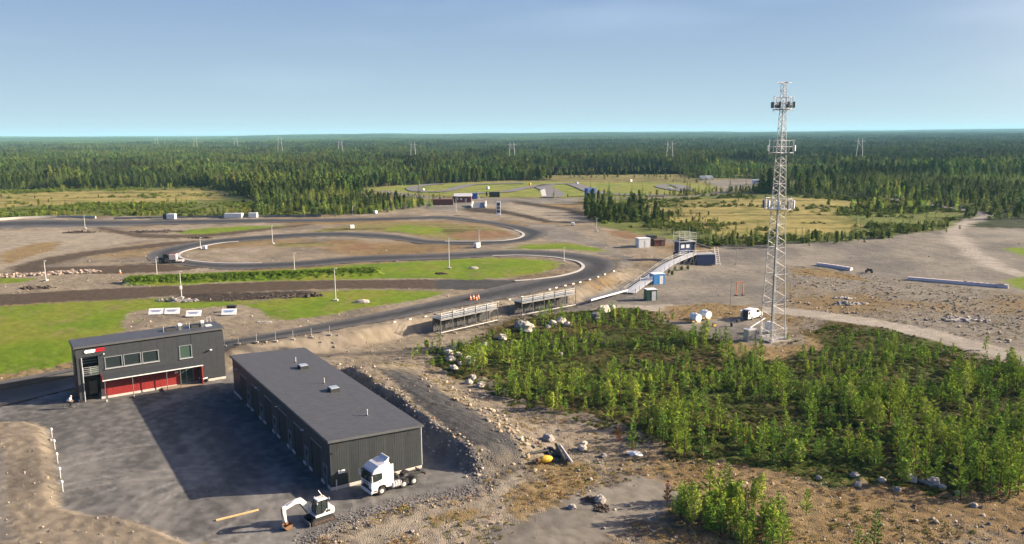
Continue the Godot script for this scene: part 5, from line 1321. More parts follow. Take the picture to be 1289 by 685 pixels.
# ------------------------------------------------------------------ lattice tower
func build_tower() -> void:
	var F := Vector3(44.49, 0, -134.19)
	var t := thing("lattice_tower", "tall galvanised lattice mast with three antenna platforms", "radio mast", F, 0.42)
	var H := 43.0
	var half := func(y: float) -> float: return lerpf(1.5, 0.36, pow(clampf(y / 39.0, 0.0, 1.0), 0.9))
	var corner := func(k: int, y: float) -> Vector3:
		var a: float = half.call(y)
		return Vector3(a if k in [0, 1] else -a, y, a if k in [0, 3] else -a)
	for k in 4:
		var lg := MB.new()
		for s in 22:
			var y0 := H * s / 22.0 - (0.1 if s == 0 else 0.0); var y1 := H * (s + 1) / 22.0
			lg.tube(corner.call(k, y0), corner.call(k, y1), 0.085 - 0.002 * s, -1.0, 6, false)
		obj("leg", lg, M.galv, t)
		tb("footing", corner.call(k, -0.3) , corner.call(k, 0.35), 0.4, M.concrete, t, 0.35, 8)
	var y := 0.4
	var s := 0
	while y < H - 0.6:
		var step: float = maxf(0.75, half.call(y) * 1.05)
		var y1 := minf(y + step, H)
		for k in 4:
			var k2 := (k + 1) % 4
			var a: Vector3 = corner.call(k if s % 2 == 0 else k2, y); var b: Vector3 = corner.call(k2 if s % 2 == 0 else k, y1)
			tb("brace", a, b, 0.042, M.galv, t, -1.0, 4)
			if s % 4 == 0: tb("strut", corner.call(k, y), corner.call(k2, y), 0.035, M.galv, t, -1.0, 4)
		y = y1; s += 1
	# cable tray and ladder up the inside
	var tray := MB.new()
	for q in 5: tray.tube(Vector3(-0.5 + 0.07 * q, 0.4, 0.0), Vector3(-0.1 + 0.03 * q, 40.0, 0.0), 0.028, -1.0, 4, false)
	obj("feeder_cables", tray, M.galv_dark, t)
	var lad := MB.new()
	for q in [-0.2, 0.2]: lad.tube(Vector3(0.35 + q, 0.4, 0.25), Vector3(0.1 + q, 42.0, 0.1), 0.02, -1.0, 4, false)
	for q in 90: lad.tube(Vector3(lerpf(0.15, -0.1, q / 90.0), 0.6 + q * 0.46, 0.2), Vector3(lerpf(0.55, 0.3, q / 90.0), 0.6 + q * 0.46, 0.2), 0.014, -1.0, 4, false)
	obj("ladder", lad, M.galv, t)
	# platforms: [height, radius, rail height, how many antennas]
	for p in [[22.4, 2.1, 1.7, 9], [31.6, 1.5, 2.0, 2], [38.6, 1.5, 1.9, 8]]:
		var py: float = p[0]; var r: float = p[1]; var rh: float = p[2]
		var pf := MB.new()
		var square: bool = py > 30.0 and py < 33.0
		var seg := 4 if square else 12
		var off := PI / 4 if square else 0.0
		var rr := r * (1.2 if square else 1.0)
		for k in seg:
			var a := TAU * k / seg + off; var b := TAU * (k + 1) / seg + off
			var u := Vector3(cos(a), 0, sin(a)); var w := Vector3(cos(b), 0, sin(b))
			pf.quad(u * rr + Vector3(0, py, 0), w * rr + Vector3(0, py, 0), w * 0.5 + Vector3(0, py, 0), u * 0.5 + Vector3(0, py, 0), Vector3.UP)
			pf.quad(u * rr + Vector3(0, py - 0.08, 0), w * rr + Vector3(0, py - 0.08, 0), w * 0.5 + Vector3(0, py - 0.08, 0), u * 0.5 + Vector3(0, py - 0.08, 0), Vector3.DOWN)
			pf.tube(u * rr + Vector3(0, py, 0), w * rr + Vector3(0, py, 0), 0.07, -1.0, 5)
		var deck := obj("platform", pf, M.galv, t)
		for k in seg:
			var a := TAU * k / seg + off; var b := TAU * (k + 1) / seg + off
			var u := Vector3(cos(a), 0, sin(a)) * rr; var w := Vector3(cos(b), 0, sin(b)) * rr
			var inner := 3 if square else 1
			for q in inner:
				var v := u.lerp(w, float(q) / inner)
				tb("post", v + Vector3(0, py, 0), v + Vector3(0, py + rh, 0), 0.035, M.galv, deck, -1.0, 4)
			for hgt in [0.5, 1.0]:
				tb("rail", u + Vector3(0, py + rh * hgt, 0), w + Vector3(0, py + rh * hgt, 0), 0.035, M.galv, deck, -1.0, 4)
		for k in p[3]:
			var a: float = TAU * (k + 0.3) / float(p[3])
			var u := Vector3(cos(a), 0, sin(a))
			var an := tb("antenna_pole", u * (rr + 0.15) + Vector3(0, py - 0.3, 0), u * (rr + 0.15) + Vector3(0, py + rh + 0.3, 0), 0.04, M.galv, t, -1.0, 5)
			var tall := 1.35 if py < 30.0 else 0.95
			bx("antenna_panel", u * (rr + 0.32) + Vector3(0, py + 0.75, 0), Vector3(0.3, tall, 0.42), M.white if k % 3 != 2 and py < 35.0 else M.galv_dark, an, 0.05, Basis(Vector3.UP, -a))
			if k % 2 == 0: bx("radio_unit", u * (rr - 0.18) + Vector3(0, py + 0.5, 0), Vector3(0.22, 0.5, 0.34), M.galv_dark if py < 30.0 else M.dark, an, 0.03, Basis(Vector3.UP, -a))
	tb("crossarm", Vector3(-1.6, 42.9, 0), Vector3(1.6, 42.9, 0), 0.05, M.galv, t, -1.0, 5)
	tb("crossarm", Vector3(0, 42.9, -1.2), Vector3(0, 42.9, 1.2), 0.05, M.galv, t, -1.0, 5)
	for x in [-1.5, -0.3, 0.4, 1.5]: tb("whip_antenna", Vector3(x, 42.8, 0), Vector3(x, 43.7, 0), 0.018, M.galv, t, -1.0, 4)
	# ground equipment
	var base := bx("concrete_slab", F + Vector3(0.0, 0.05, 0.0), Vector3(4.6, 0.3, 4.4), M.rock_grey, self, 0.04, Basis(Vector3.UP, 0.42))
	tag(base, "pale concrete slab under the lattice mast", "slab")
	var c := thing("equipment_cabinet", "grey twin-door equipment cabinet beside the foot of the lattice mast", "cabinet", Vector3(40.4, 0, -133.24), 0.42)
	bx("body", Vector3(0, 1.0, 0), Vector3(1.9, 2.0, 1.2), M.galv, c, 0.04)
	for x in [-0.45, 0.45]:
		var dr := bx("door", Vector3(x, 1.0, 0.61), Vector3(0.82, 1.75, 0.05), M.galv_dark, c, 0.02)
		bx("handle", Vector3(x + 0.3, 1.0, 0.65), Vector3(0.04, 0.25, 0.05), M.steel, dr)
	bx("roof", Vector3(0, 2.05, 0), Vector3(2.1, 0.1, 1.4), M.pale_grey, c, 0.03)
	var k := thing("storage_tank", "upright pale grey tank inside the mast's legs", "tank", Vector3(45.28, 0, -138.64), 0.0)
	tb("shell", Vector3(0, 0.2, 0), Vector3(0, 1.95, 0), 0.62, M.tank, k, 0.62, 14)
	tb("lid", Vector3(0, 1.95, 0), Vector3(0, 2.08, 0), 0.62, M.tank, k, 0.4, 14)
	# fence round the foot
	var pts := [Vector3(42.11, 0, -132.65), Vector3(47.41, 0, -135.18), Vector3(48.62, 0, -140.88), Vector3(43.99, 0, -139.26), Vector3(42.11, 0, -132.65)]
	var f := thing("mesh_fence", "low wire fence with slim posts round the foot of the mast", "fence", pts[0])
	for s2 in 4:
		var a: Vector3 = pts[s2] - pts[0]; var b: Vector3 = pts[s2 + 1] - pts[0]
		for q in 3:
			var p := a.lerp(b, q / 3.0)
			tb("post", p, p + Vector3(0, 1.7, 0), 0.035, M.galv, f, -1.0, 5)
		for yy in [0.25, 0.95, 1.65]: tb("rail", a + Vector3(0, yy, 0), b + Vector3(0, yy, 0), 0.02, M.galv, f, -1.0, 4)
		var wires := MB.new()
		for q in 24:
			var p := a.lerp(b, q / 24.0)
			wires.tube(p + Vector3(0, 0.1, 0), p + Vector3(0, 1.65, 0), 0.007, -1.0, 3, false)
		tag(obj("wires", wires, M.galv, f), "", "", "", "stuff")
	# cable bridge from the cabinet
	var cb := thing("cable_bridge", "white cable tray bridging from the cabinet to the mast", "cable tray", Vector3(40.4, 0, -133.24))
	var e: Vector3 = Vector3(44.16, 0, -137.53) - Vector3(40.4, 0, -133.24)
	tb("tray", Vector3(0, 2.3, 0), e + Vector3(0, 2.9, 0), 0.09, M.white, cb, -1.0, 4)
	tb("support", Vector3(0.9, 0, 0.2), Vector3(0.9, 2.35, 0.2), 0.05, M.white, cb)
	tb("support", e + Vector3(-0.5, 0, 0.2), e + Vector3(-0.5, 2.8, 0.2), 0.05, M.white, cb)

# ------------------------------------------------------------------ vehicles
func wheel(par: Node, at: Vector3, r: float, w: float, rim: Material, axis := Vector3(0, 0, 1)) -> void:
	var tyre := MB.new()
	tyre.tube(at - axis * w * 0.5, at - axis * w * 0.34, r * 0.9, r, 18); tyre.tube(at - axis * w * 0.34, at + axis * w * 0.34, r, r, 18, false); tyre.tube(at + axis * w * 0.34, at + axis * w * 0.5, r, r * 0.9, 18)
	var wl := obj("wheel", tyre, M.rubber, par)
	var rm := MB.new()
	rm.tube(at - axis * (w * 0.5 + 0.015), at + axis * (w * 0.5 + 0.015), r * 0.5, r * 0.44, 14)
	rm.tube(at - axis * (w * 0.5 + 0.05), at + axis * (w * 0.5 + 0.05), r * 0.2, r * 0.18, 8)
	obj("rim", rm, rim, wl)

func build_truck() -> void:
	var f := Vector3(-13.13, 0, -74.58); var r := Vector3(-10.13, 0, -76.98)
	var d := (f - r).normalized()
	var yaw := atan2(-d.z, d.x)
	# local: x forward, near (left) wheels at z = -1.0 ... the left side of a thing that faces +x is -z
	var side := Basis(Vector3.UP, yaw) * Vector3(0, 0, 1)
	var at := (f + r) * 0.5 + side * 1.0
	at.y = 0.0
	var t := thing("truck", "white three-axle tractor truck without trailer, tall sleeper cab, by the hall gable", "truck", at, yaw)
	t.scale = Vector3.ONE * 0.86
	var fx := 2.05
	var cab := MB.new()
	# side outline of the cab shell
	var prof := [Vector2(fx - 1.25, 0.75), Vector2(fx - 0.62, 0.8), Vector2(fx - 0.55, 1.02), Vector2(fx - 0.3, 1.2), Vector2(fx + 0.25, 1.2), Vector2(fx + 0.5, 1.02), Vector2(fx + 0.58, 0.5), Vector2(fx + 1.25, 0.5), Vector2(fx + 1.36, 1.1), Vector2(fx + 1.34, 1.95), Vector2(fx + 1.2, 2.75), Vector2(fx + 0.95, 3.2), Vector2(fx + 0.3, 3.55), Vector2(fx - 0.6, 3.75), Vector2(fx - 1.1, 3.72), Vector2(fx - 1.25, 3.4)]
	cab.extrude(prof, -1.13, 1.13)
	for s in [-1.0, 1.0]:
		var inner := []
		for p in prof:
			inner.append(p.lerp(Vector2(fx, 2.0), 0.035))
		for k in prof.size():
			var a: Vector2 = prof[k]; var b: Vector2 = prof[(k + 1) % prof.size()]; var c2: Vector2 = inner[(k + 1) % prof.size()]; var e: Vector2 = inner[k]
			cab.quad(Vector3(a.x, a.y, s * 1.13), Vector3(b.x, b.y, s * 1.13), Vector3(c2.x, c2.y, s * 1.22), Vector3(e.x, e.y, s * 1.22), Vector3(a.x - fx, a.y - 2.0, s * 2.0))
		var idx := Geometry2D.triangulate_polygon(PackedVector2Array(inner))
		for k in range(0, idx.size(), 3):
			cab.tri(Vector3(inner[idx[k]].x, inner[idx[k]].y, s * 1.22), Vector3(inner[idx[k + 1]].x, inner[idx[k + 1]].y, s * 1.22), Vector3(inner[idx[k + 2]].x, inner[idx[k + 2]].y, s * 1.22), Vector3(0, 0, s))
	var c := obj("cab", cab, M.white_gloss, t)
	# windscreen and side windows
	var ws := MB.new()
	for s in [[-1.14, -0.6, 0.0, 0.05], [-0.6, 0.6, 0.05, 0.05], [0.6, 1.14, 0.05, 0.0]]:
		ws.quad(Vector3(fx + 1.345 + s[2], 1.85, s[0]), Vector3(fx + 1.355 + s[3], 1.85, s[1]), Vector3(fx + 1.2 + s[3], 2.86, s[1]), Vector3(fx + 1.2 + s[2], 2.86, s[0]), Vector3(1, 0.2, 0))
	obj("windscreen", ws, M.glass, c)
	for s in [-1.0, 1.0]:
		var sw := MB.new()
		sw.extrude([Vector2(fx - 0.1, 1.98), Vector2(fx + 0.5, 1.84), Vector2(fx + 1.3, 1.82), Vector2(fx + 1.16, 2.8), Vector2(fx - 0.1, 2.7)], s * 1.22, s * 1.235)
		obj("side_window", sw, M.glass, c)
		bx("door_seam", Vector3(fx + 0.1, 1.95, s * 1.222), Vector3(0.025, 1.55, 0.012), M.trim, c)
		bx("door_handle", Vector3(fx + 0.25, 1.65, s * 1.24), Vector3(0.2, 0.05, 0.04), M.dark, c)
		bx("step", Vector3(fx + 0.85, 0.72, s * 1.15), Vector3(0.5, 0.12, 0.2), M.dark, c)
		var mr := bx("mirror", Vector3(fx + 1.35, 2.35, s * 1.42), Vector3(0.14, 0.75, 0.26), M.white_gloss, t, 0.05)
		tb("mirror_arm", Vector3(fx + 1.2, 2.7, s * 1.2), Vector3(fx + 1.35, 2.65, s * 1.4), 0.03, M.dark, mr)
		bx("headlight", Vector3(fx + 1.37, 0.95, s * 0.93), Vector3(0.08, 0.22, 0.42), M.glass, t, 0.03)
		# side fairing behind the cab
		bx("side_fairing", Vector3(fx - 1.42, 2.1, s * 1.13), Vector3(0.42, 2.6, 0.07), M.white_gloss, t, 0.03)
	bx("grille", Vector3(fx + 1.37, 1.12, 0), Vector3(0.07, 0.5, 1.3), M.dark, c, 0.03)
	for k in 4: bx("grille_bar", Vector3(fx + 1.41, 0.95 + 0.12 * k, 0), Vector3(0.03, 0.04, 1.2), M.chassis, c)
	bx("bumper", Vector3(fx + 1.3, 0.6, 0), Vector3(0.24, 0.42, 2.44), M.white_gloss, t, 0.08)
	bx("sun_visor", Vector3(fx + 1.22, 2.93, 0), Vector3(0.16, 0.05, 2.1), M.dark, c, 0.02, Basis(Vector3.BACK, -0.35))
	bx("badge_strip", Vector3(fx + 1.375, 1.6, 0), Vector3(0.03, 0.16, 1.1), M.galv_dark, c, 0.01)
	# roof deflector
	var sp := MB.new()
	sp.extrude([Vector2(fx - 0.2, 3.62), Vector2(fx - 1.18, 3.72), Vector2(fx - 1.3, 4.16), Vector2(fx - 1.2, 4.16), Vector2(fx - 0.85, 3.86)], -0.85, 0.85)
	obj("roof_deflector", sp, M.white_gloss, t)
	# frame, axles, tanks
	var ch := MB.new()
	for s in [-0.42, 0.42]: ch.box(Vector3(-0.85, 0.95, s), Vector3(6.3, 0.28, 0.09))
	for x in [-3.8, -2.5, -1.2, 0.2]: ch.box(Vector3(x, 0.95, 0), Vector3(0.14, 0.2, 0.8))
	obj("chassis", ch, M.chassis, t)
	bx("fifth_wheel", Vector3(-1.9, 1.22, 0), Vector3(1.0, 0.14, 0.95), M.chassis, t, 0.05)
	for s in [-1.0, 1.0]:
		var tank := MB.new()
		tank.box(Vector3(0.05, 0.78, s * 0.98), Vector3(1.35, 0.62, 0.5), 0.1)
		var tk := obj("fuel_tank", tank, M.pale_grey, t)
		for k in 4: bx("strap", Vector3(-0.45 + 0.33 * k, 0.78, s * 0.99), Vector3(0.07, 0.65, 0.53), M.steel, tk)
		for x in [-1.05 + 0.22 - 0.08, -2.28]:
			wheel(t, Vector3(x, 0.5, s * 0.95), 0.5, 0.5, M.pale_grey)
			var fd := MB.new()
			for k in 7:
				var a0 := PI * (0.12 + 0.76 * k / 7.0); var a1 := PI * (0.12 + 0.76 * (k + 1) / 7.0)
				fd.quad(Vector3(x + cos(a0) * 0.62, 0.5 + sin(a0) * 0.62, s * 0.68), Vector3(x + cos(a1) * 0.62, 0.5 + sin(a1) * 0.62, s * 0.68), Vector3(x + cos(a1) * 0.62, 0.5 + sin(a1) * 0.62, s * 1.22), Vector3(x + cos(a0) * 0.62, 0.5 + sin(a0) * 0.62, s * 1.22), Vector3(cos(a0), sin(a0), 0))
			obj("mudguard", fd, M.chassis, t)
		wheel(t, Vector3(fx - 0.03, 0.5, s * 1.0), 0.5, 0.34, M.pale_grey)
		bx("tail_light", Vector3(-3.95, 0.95, s * 0.95), Vector3(0.07, 0.14, 0.36), M.lamp_red, t, 0.02)
	bx("rear_bar", Vector3(-3.9, 0.9, 0), Vector3(0.08, 0.16, 2.3), M.chassis, t)
	bx("air_tank", Vector3(-0.55, 1.25, 0), Vector3(0.3, 0.35, 1.2), M.chassis, t, 0.08)

func build_excavator() -> void:
	var f := Vector3(-18.44, 0, -68.16); var r := Vector3(-16.49, 0, -69.81)
	var d := (f - r).normalized()
	var yaw := atan2(-d.z, d.x)
	var side := Basis(Vector3.UP, yaw) * Vector3(0, 0, 1)
	var at := (f + r) * 0.5 + side * 0.75
	at.y = height(at.x, at.z)
	var t := thing("excavator", "small white tracked excavator with raised arm and rusty bucket at the yard edge", "excavator", at, yaw)
	t.scale = Vector3.ONE * 0.94
	for s in [-0.72, 0.72]:
		var tr := MB.new()
		var prof := []
		for k in 9: prof.append(Vector2(0.95 + 0.3 * cos(-PI / 2 + PI * k / 8), 0.3 + 0.3 * sin(-PI / 2 + PI * k / 8)))
		for k in 9: prof.append(Vector2(-0.95 + 0.3 * cos(PI / 2 + PI * k / 8), 0.3 + 0.3 * sin(PI / 2 + PI * k / 8)))
		tr.extrude(prof, s - 0.2, s + 0.2)
		var belt := obj("track", tr, M.rubber, t)
		for k in 5: tb("roller", Vector3(-0.85 + k * 0.42, 0.25, s - 0.22), Vector3(-0.85 + k * 0.42, 0.25, s + 0.22), 0.13 if k in [1, 2, 3] else 0.2, M.rusty_brown, belt, -1.0, 10)
		bx("side_frame", Vector3(0, 0.3, s), Vector3(1.6, 0.16, 0.43), M.rusty_brown, belt, 0.03)
	bx("undercarriage", Vector3(0, 0.4, 0), Vector3(1.5, 0.3, 1.1), M.chassis, t, 0.05)
	bx("blade", Vector3(1.45, 0.28, 0), Vector3(0.1, 0.42, 1.85), M.galv_dark, t, 0.03)
	bx("blade_arm", Vector3(1.1, 0.35, 0.4), Vector3(0.7, 0.12, 0.12), M.chassis, t); bx("blade_arm", Vector3(1.1, 0.35, -0.4), Vector3(0.7, 0.12, 0.12), M.chassis, t)
	# house, turned a little to the right of the tracks
	var body := MB.new()
	body.extrude([Vector2(-1.15, 0.72), Vector2(0.75, 0.72), Vector2(0.8, 0.95), Vector2(-0.05, 1.0), Vector2(-0.55, 1.5), Vector2(-1.05, 1.5), Vector2(-1.25, 1.3), Vector2(-1.25, 0.85)], -0.8, 0.8)
	var b := obj("body", body, M.white_gloss, t)
	for s in [-0.805, 0.805]: bx("vent", Vector3(-0.55, 1.12, s), Vector3(0.5, 0.2, 0.02), M.dark, b)
	bx("counterweight", Vector3(-1.2, 1.05, 0), Vector3(0.3, 0.55, 1.4), M.white_gloss, b, 0.12)
	var cabm := MB.new()
	cabm.extrude([Vector2(-0.52, 1.0), Vector2(0.62, 1.0), Vector2(0.72, 1.5), Vector2(0.45, 2.32), Vector2(-0.5, 2.32)], -0.78, 0.12)
	var cb := obj("cab", cabm, M.glass, t)
	for e in [[Vector2(0.62, 1.0), Vector2(0.72, 1.5)], [Vector2(0.72, 1.5), Vector2(0.45, 2.32)], [Vector2(-0.52, 1.0), Vector2(-0.5, 2.32)], [Vector2(0.1, 1.0), Vector2(0.05, 2.32)]]:
		for s in [-0.79, 0.13]: tb("cab_post", Vector3(e[0].x, e[0].y, s), Vector3(e[1].x, e[1].y, s), 0.045, M.dark, cb, -1.0, 4)
	bx("roof", Vector3(-0.03, 2.38, -0.33), Vector3(1.1, 0.12, 0.98), M.white_gloss, cb, 0.05)
	tb("beacon", Vector3(-0.3, 2.44, -0.3), Vector3(-0.3, 2.62, -0.3), 0.07, M.yellow, cb, 0.05, 8)
	for q in [[0.65, 2.15, -0.98], [0.3, 2.25, 0.3], [-0.75, 2.2, -0.7]]:
		tb("mirror_arm", Vector3(q[0] - 0.25, q[1], q[2] * 0.8), Vector3(q[0], q[1] + 0.08, q[2]), 0.02, M.dark, cb, -1.0, 4)
		bx("mirror", Vector3(q[0], q[1] + 0.1, q[2]), Vector3(0.06, 0.22, 0.15), M.white, cb, 0.02)
	tb("grab_rail", Vector3(-0.4, 2.44, 0.1), Vector3(-0.1, 3.0, 0.2), 0.035, M.white, cb)
	# boom: foot, knee, tip; then the dipper arm and bucket
	var w := 0.14
	var z := 0.35
	var path := [Vector2(0.75, 0.95), Vector2(1.35, 2.05), Vector2(1.75, 2.5), Vector2(2.35, 2.52), Vector2(3.5, 2.12)]
	var thick := [0.16, 0.24, 0.26, 0.2, 0.13]
	var up := []; var lo := []
	for k in path.size():
		var dd: Vector2 = (path[mini(k + 1, 4)] - path[maxi(k - 1, 0)]).normalized()
		up.append(path[k] + Vector2(-dd.y, dd.x) * thick[k]); lo.append(path[k] - Vector2(-dd.y, dd.x) * thick[k])
	lo.reverse()
	var bm := MB.new()
	bm.extrude(up + lo, z - w, z + w)
	obj("boom", bm, M.white_gloss, t)
	var ar := MB.new()
	ar.extrude([Vector2(3.3, 2.5), Vector2(3.62, 2.42), Vector2(3.64, 1.9), Vector2(3.42, 0.72), Vector2(3.24, 0.74), Vector2(3.3, 1.9)], z - 0.11, z + 0.11)
	obj("dipper_arm", ar, M.white_gloss, t)
	tb("cylinder", Vector3(1.1, 1.0, z), Vector3(1.85, 2.15, z), 0.07, M.galv_dark, t, 0.05, 8)
	tb("cylinder", Vector3(2.1, 2.8, z), Vector3(3.35, 2.52, z), 0.06, M.steel, t, 0.05, 8)
	tb("cylinder", Vector3(3.72, 2.2, z), Vector3(3.62, 0.85, z), 0.055, M.galv_dark, t, 0.05, 8)
	tb("hose", Vector3(1.6, 2.85, z + 0.1), Vector3(2.7, 2.68, z + 0.12), 0.025, M.dark, t, -1.0, 5)
	var bk := MB.new()
	var arc := []
	for k in 9: arc.append(Vector2(3.25 + 0.42 * cos(-0.2 - PI * 0.95 * k / 8), 0.52 + 0.45 * sin(-0.2 - PI * 0.95 * k / 8)))
	for k in 8:
		var a: Vector2 = arc[k]; var c: Vector2 = arc[k + 1]
		bk.quad(Vector3(a.x, a.y, z - 0.42), Vector3(c.x, c.y, z - 0.42), Vector3(c.x, c.y, z + 0.42), Vector3(a.x, a.y, z + 0.42), Vector3(a.x - 3.25, a.y - 0.52, 0))
		for s in [-0.42, 0.42]: bk.tri(Vector3(3.25, 0.55, z + s), Vector3(a.x, a.y, z + s), Vector3(c.x, c.y, z + s), Vector3(0, 0, s))
	bk.box(Vector3(3.3, 0.66, z), Vector3(0.3, 0.3, 0.3), 0.04)
	var bu := obj("bucket", bk, M.rust, t)
	for k in 5: bx("tooth", Vector3(3.68, 0.42, z - 0.36 + 0.18 * k), Vector3(0.16, 0.06, 0.07), M.galv_dark, bu)

func build_van() -> void:
	var a := Vector3(47.91, 0, -151.11); var b := Vector3(43.61, 0, -147.27)
	var d := (a - b).normalized()
	var t := thing("van", "white panel van with its rear door open, parked left of the lattice mast", "van", (a + b) * 0.5 + Vector3(0, 0, -0.8), atan2(-d.z, d.x))
	var body := MB.new()
	body.extrude([Vector2(-2.2, 0.35), Vector2(2.2, 0.35), Vector2(2.3, 0.8), Vector2(2.15, 1.05), Vector2(1.35, 1.2), Vector2(0.75, 1.85), Vector2(0.3, 2.0), Vector2(-2.0, 2.0), Vector2(-2.25, 1.7)], -0.82, 0.82)
	body.box(Vector3(0, 0.85, 0), Vector3(4.1, 0.6, 1.84), 0.1)
	var o := obj("body", body, M.white_gloss, t)
	for s in [-0.83, 0.83]:
		var w := MB.new()
		w.extrude([Vector2(0.0, 1.25), Vector2(1.2, 1.22), Vector2(0.72, 1.75), Vector2(0.0, 1.78)], s - 0.01, s + 0.01)
		obj("side_window", w, M.glass, o)
		bx("headlight", Vector3(2.24, 0.9, s * 0.8), Vector3(0.08, 0.18, 0.3), M.tank, t, 0.03)
		bx("tail_light", Vector3(-2.24, 1.1, s * 0.97), Vector3(0.06, 0.4, 0.12), M.lamp_red, t)
		for x in [-1.35, 1.4]: wheel(t, Vector3(x, 0.32, s * 0.95), 0.32, 0.22, M.pale_grey)
	var ws := MB.new()
	ws.quad(Vector3(1.3, 1.24, -0.72), Vector3(1.3, 1.24, 0.72), Vector3(0.8, 1.84, 0.68), Vector3(0.8, 1.84, -0.68), Vector3(1, 1, 0))
	obj("windscreen", ws, M.glass, o)
	bx("load_space", Vector3(-2.24, 1.15, 0.0), Vector3(0.06, 1.45, 1.3), M.dark, o)
	var dr := bx("rear_door", Vector3(-2.55, 1.15, 0.86), Vector3(0.7, 1.5, 0.06), M.white_gloss, t, 0.02)
	bx("pane", Vector3(-2.55, 1.5, 0.9), Vector3(0.45, 0.45, 0.02), M.glass, dr)
	var dr2 := bx("rear_door", Vector3(-2.5, 1.15, -0.86), Vector3(0.6, 1.5, 0.06), M.white_gloss, t, 0.02)
	bx("pane", Vector3(-2.5, 1.5, -0.9), Vector3(0.4, 0.45, 0.02), M.glass, dr2)
	bx("bumper", Vector3(2.28, 0.5, 0), Vector3(0.14, 0.25, 1.6), M.dark, t, 0.04)

# ------------------------------------------------------------------ a body as one smooth skin over tapered bones
func body_mesh(bones: Array, lo: Vector3, hi: Vector3, cell: float, k: float) -> MB:
	var nx := int((hi.x - lo.x) / cell) + 2; var ny := int((hi.y - lo.y) / cell) + 2; var nz := int((hi.z - lo.z) / cell) + 2
	var f := PackedFloat32Array()
	f.resize(nx * ny * nz); f.fill(1.0)
	for b in bones:
		var a: Vector3 = b[0]; var c: Vector3 = b[1]; var r0: float = b[2]; var r1: float = b[3]
		var m := maxf(r0, r1) + k * 2.0 + cell * 2.0
		var p0 := (Vector3(minf(a.x, c.x), minf(a.y, c.y), minf(a.z, c.z)) - Vector3.ONE * m - lo) / cell
		var p1 := (Vector3(maxf(a.x, c.x), maxf(a.y, c.y), maxf(a.z, c.z)) + Vector3.ONE * m - lo) / cell
		var ac := c - a; var q := maxf(ac.length_squared(), 1e-6)
		for x in range(maxi(0, int(p0.x)), mini(nx, int(p1.x) + 1)):
			for y in range(maxi(0, int(p0.y)), mini(ny, int(p1.y) + 1)):
				for z in range(maxi(0, int(p0.z)), mini(nz, int(p1.z) + 1)):
					var p := lo + Vector3(x, y, z) * cell
					var t := clampf((p - a).dot(ac) / q, 0.0, 1.0)
					var d := p.distance_to(a + ac * t) - lerpf(r0, r1, t)
					var i := (x * ny + y) * nz + z
					var h := maxf(k - absf(f[i] - d), 0.0) / k
					f[i] = minf(f[i], d) - h * h * k * 0.25
	var vert := {}
	var out := MB.new()
	var val := func(x: int, y: int, z: int) -> float: return f[(x * ny + y) * nz + z]
	for x in nx - 1:
		for y in ny - 1:
			for z in nz - 1:
				var s := Vector3.ZERO; var n := 0
				var base: float = val.call(x, y, z)
				var mixed := false
				for e in 8:
					if (val.call(x + (e & 1), y + ((e >> 1) & 1), z + ((e >> 2) & 1)) < 0.0) != (base < 0.0): mixed = true
				if not mixed: continue
				for e in [[0, 1], [2, 3], [4, 5], [6, 7], [0, 2], [1, 3], [4, 6], [5, 7], [0, 4], [1, 5], [2, 6], [3, 7]]:
					var u := Vector3(e[0] & 1, (e[0] >> 1) & 1, (e[0] >> 2) & 1); var w := Vector3(e[1] & 1, (e[1] >> 1) & 1, (e[1] >> 2) & 1)
					var du: float = val.call(x + int(u.x), y + int(u.y), z + int(u.z)); var dw: float = val.call(x + int(w.x), y + int(w.y), z + int(w.z))
					if (du < 0.0) != (dw < 0.0):
						s += u.lerp(w, du / (du - dw)); n += 1
				vert[Vector3i(x, y, z)] = lo + (Vector3(x, y, z) + s / n) * cell
	for c in vert:
		for ax in 3:
			var e := Vector3i.ZERO; e[ax] = 1
			var g: Vector3i = c + e
			if g.x >= nx or g.y >= ny or g.z >= nz: continue
			var d0: float = val.call(c.x, c.y, c.z); var d1: float = val.call(g.x, g.y, g.z)
			if (d0 < 0.0) == (d1 < 0.0): continue
			var u := Vector3i.ZERO; u[(ax + 1) % 3] = -1
			var w := Vector3i.ZERO; w[(ax + 2) % 3] = -1
			if vert.has(c + u) and vert.has(c + w) and vert.has(c + u + w):
				var o := Vector3(e) * (1.0 if d0 < 0.0 else -1.0)
				out.quad(vert[c], vert[c + u], vert[c + u + w], vert[c + w], o)
	return out

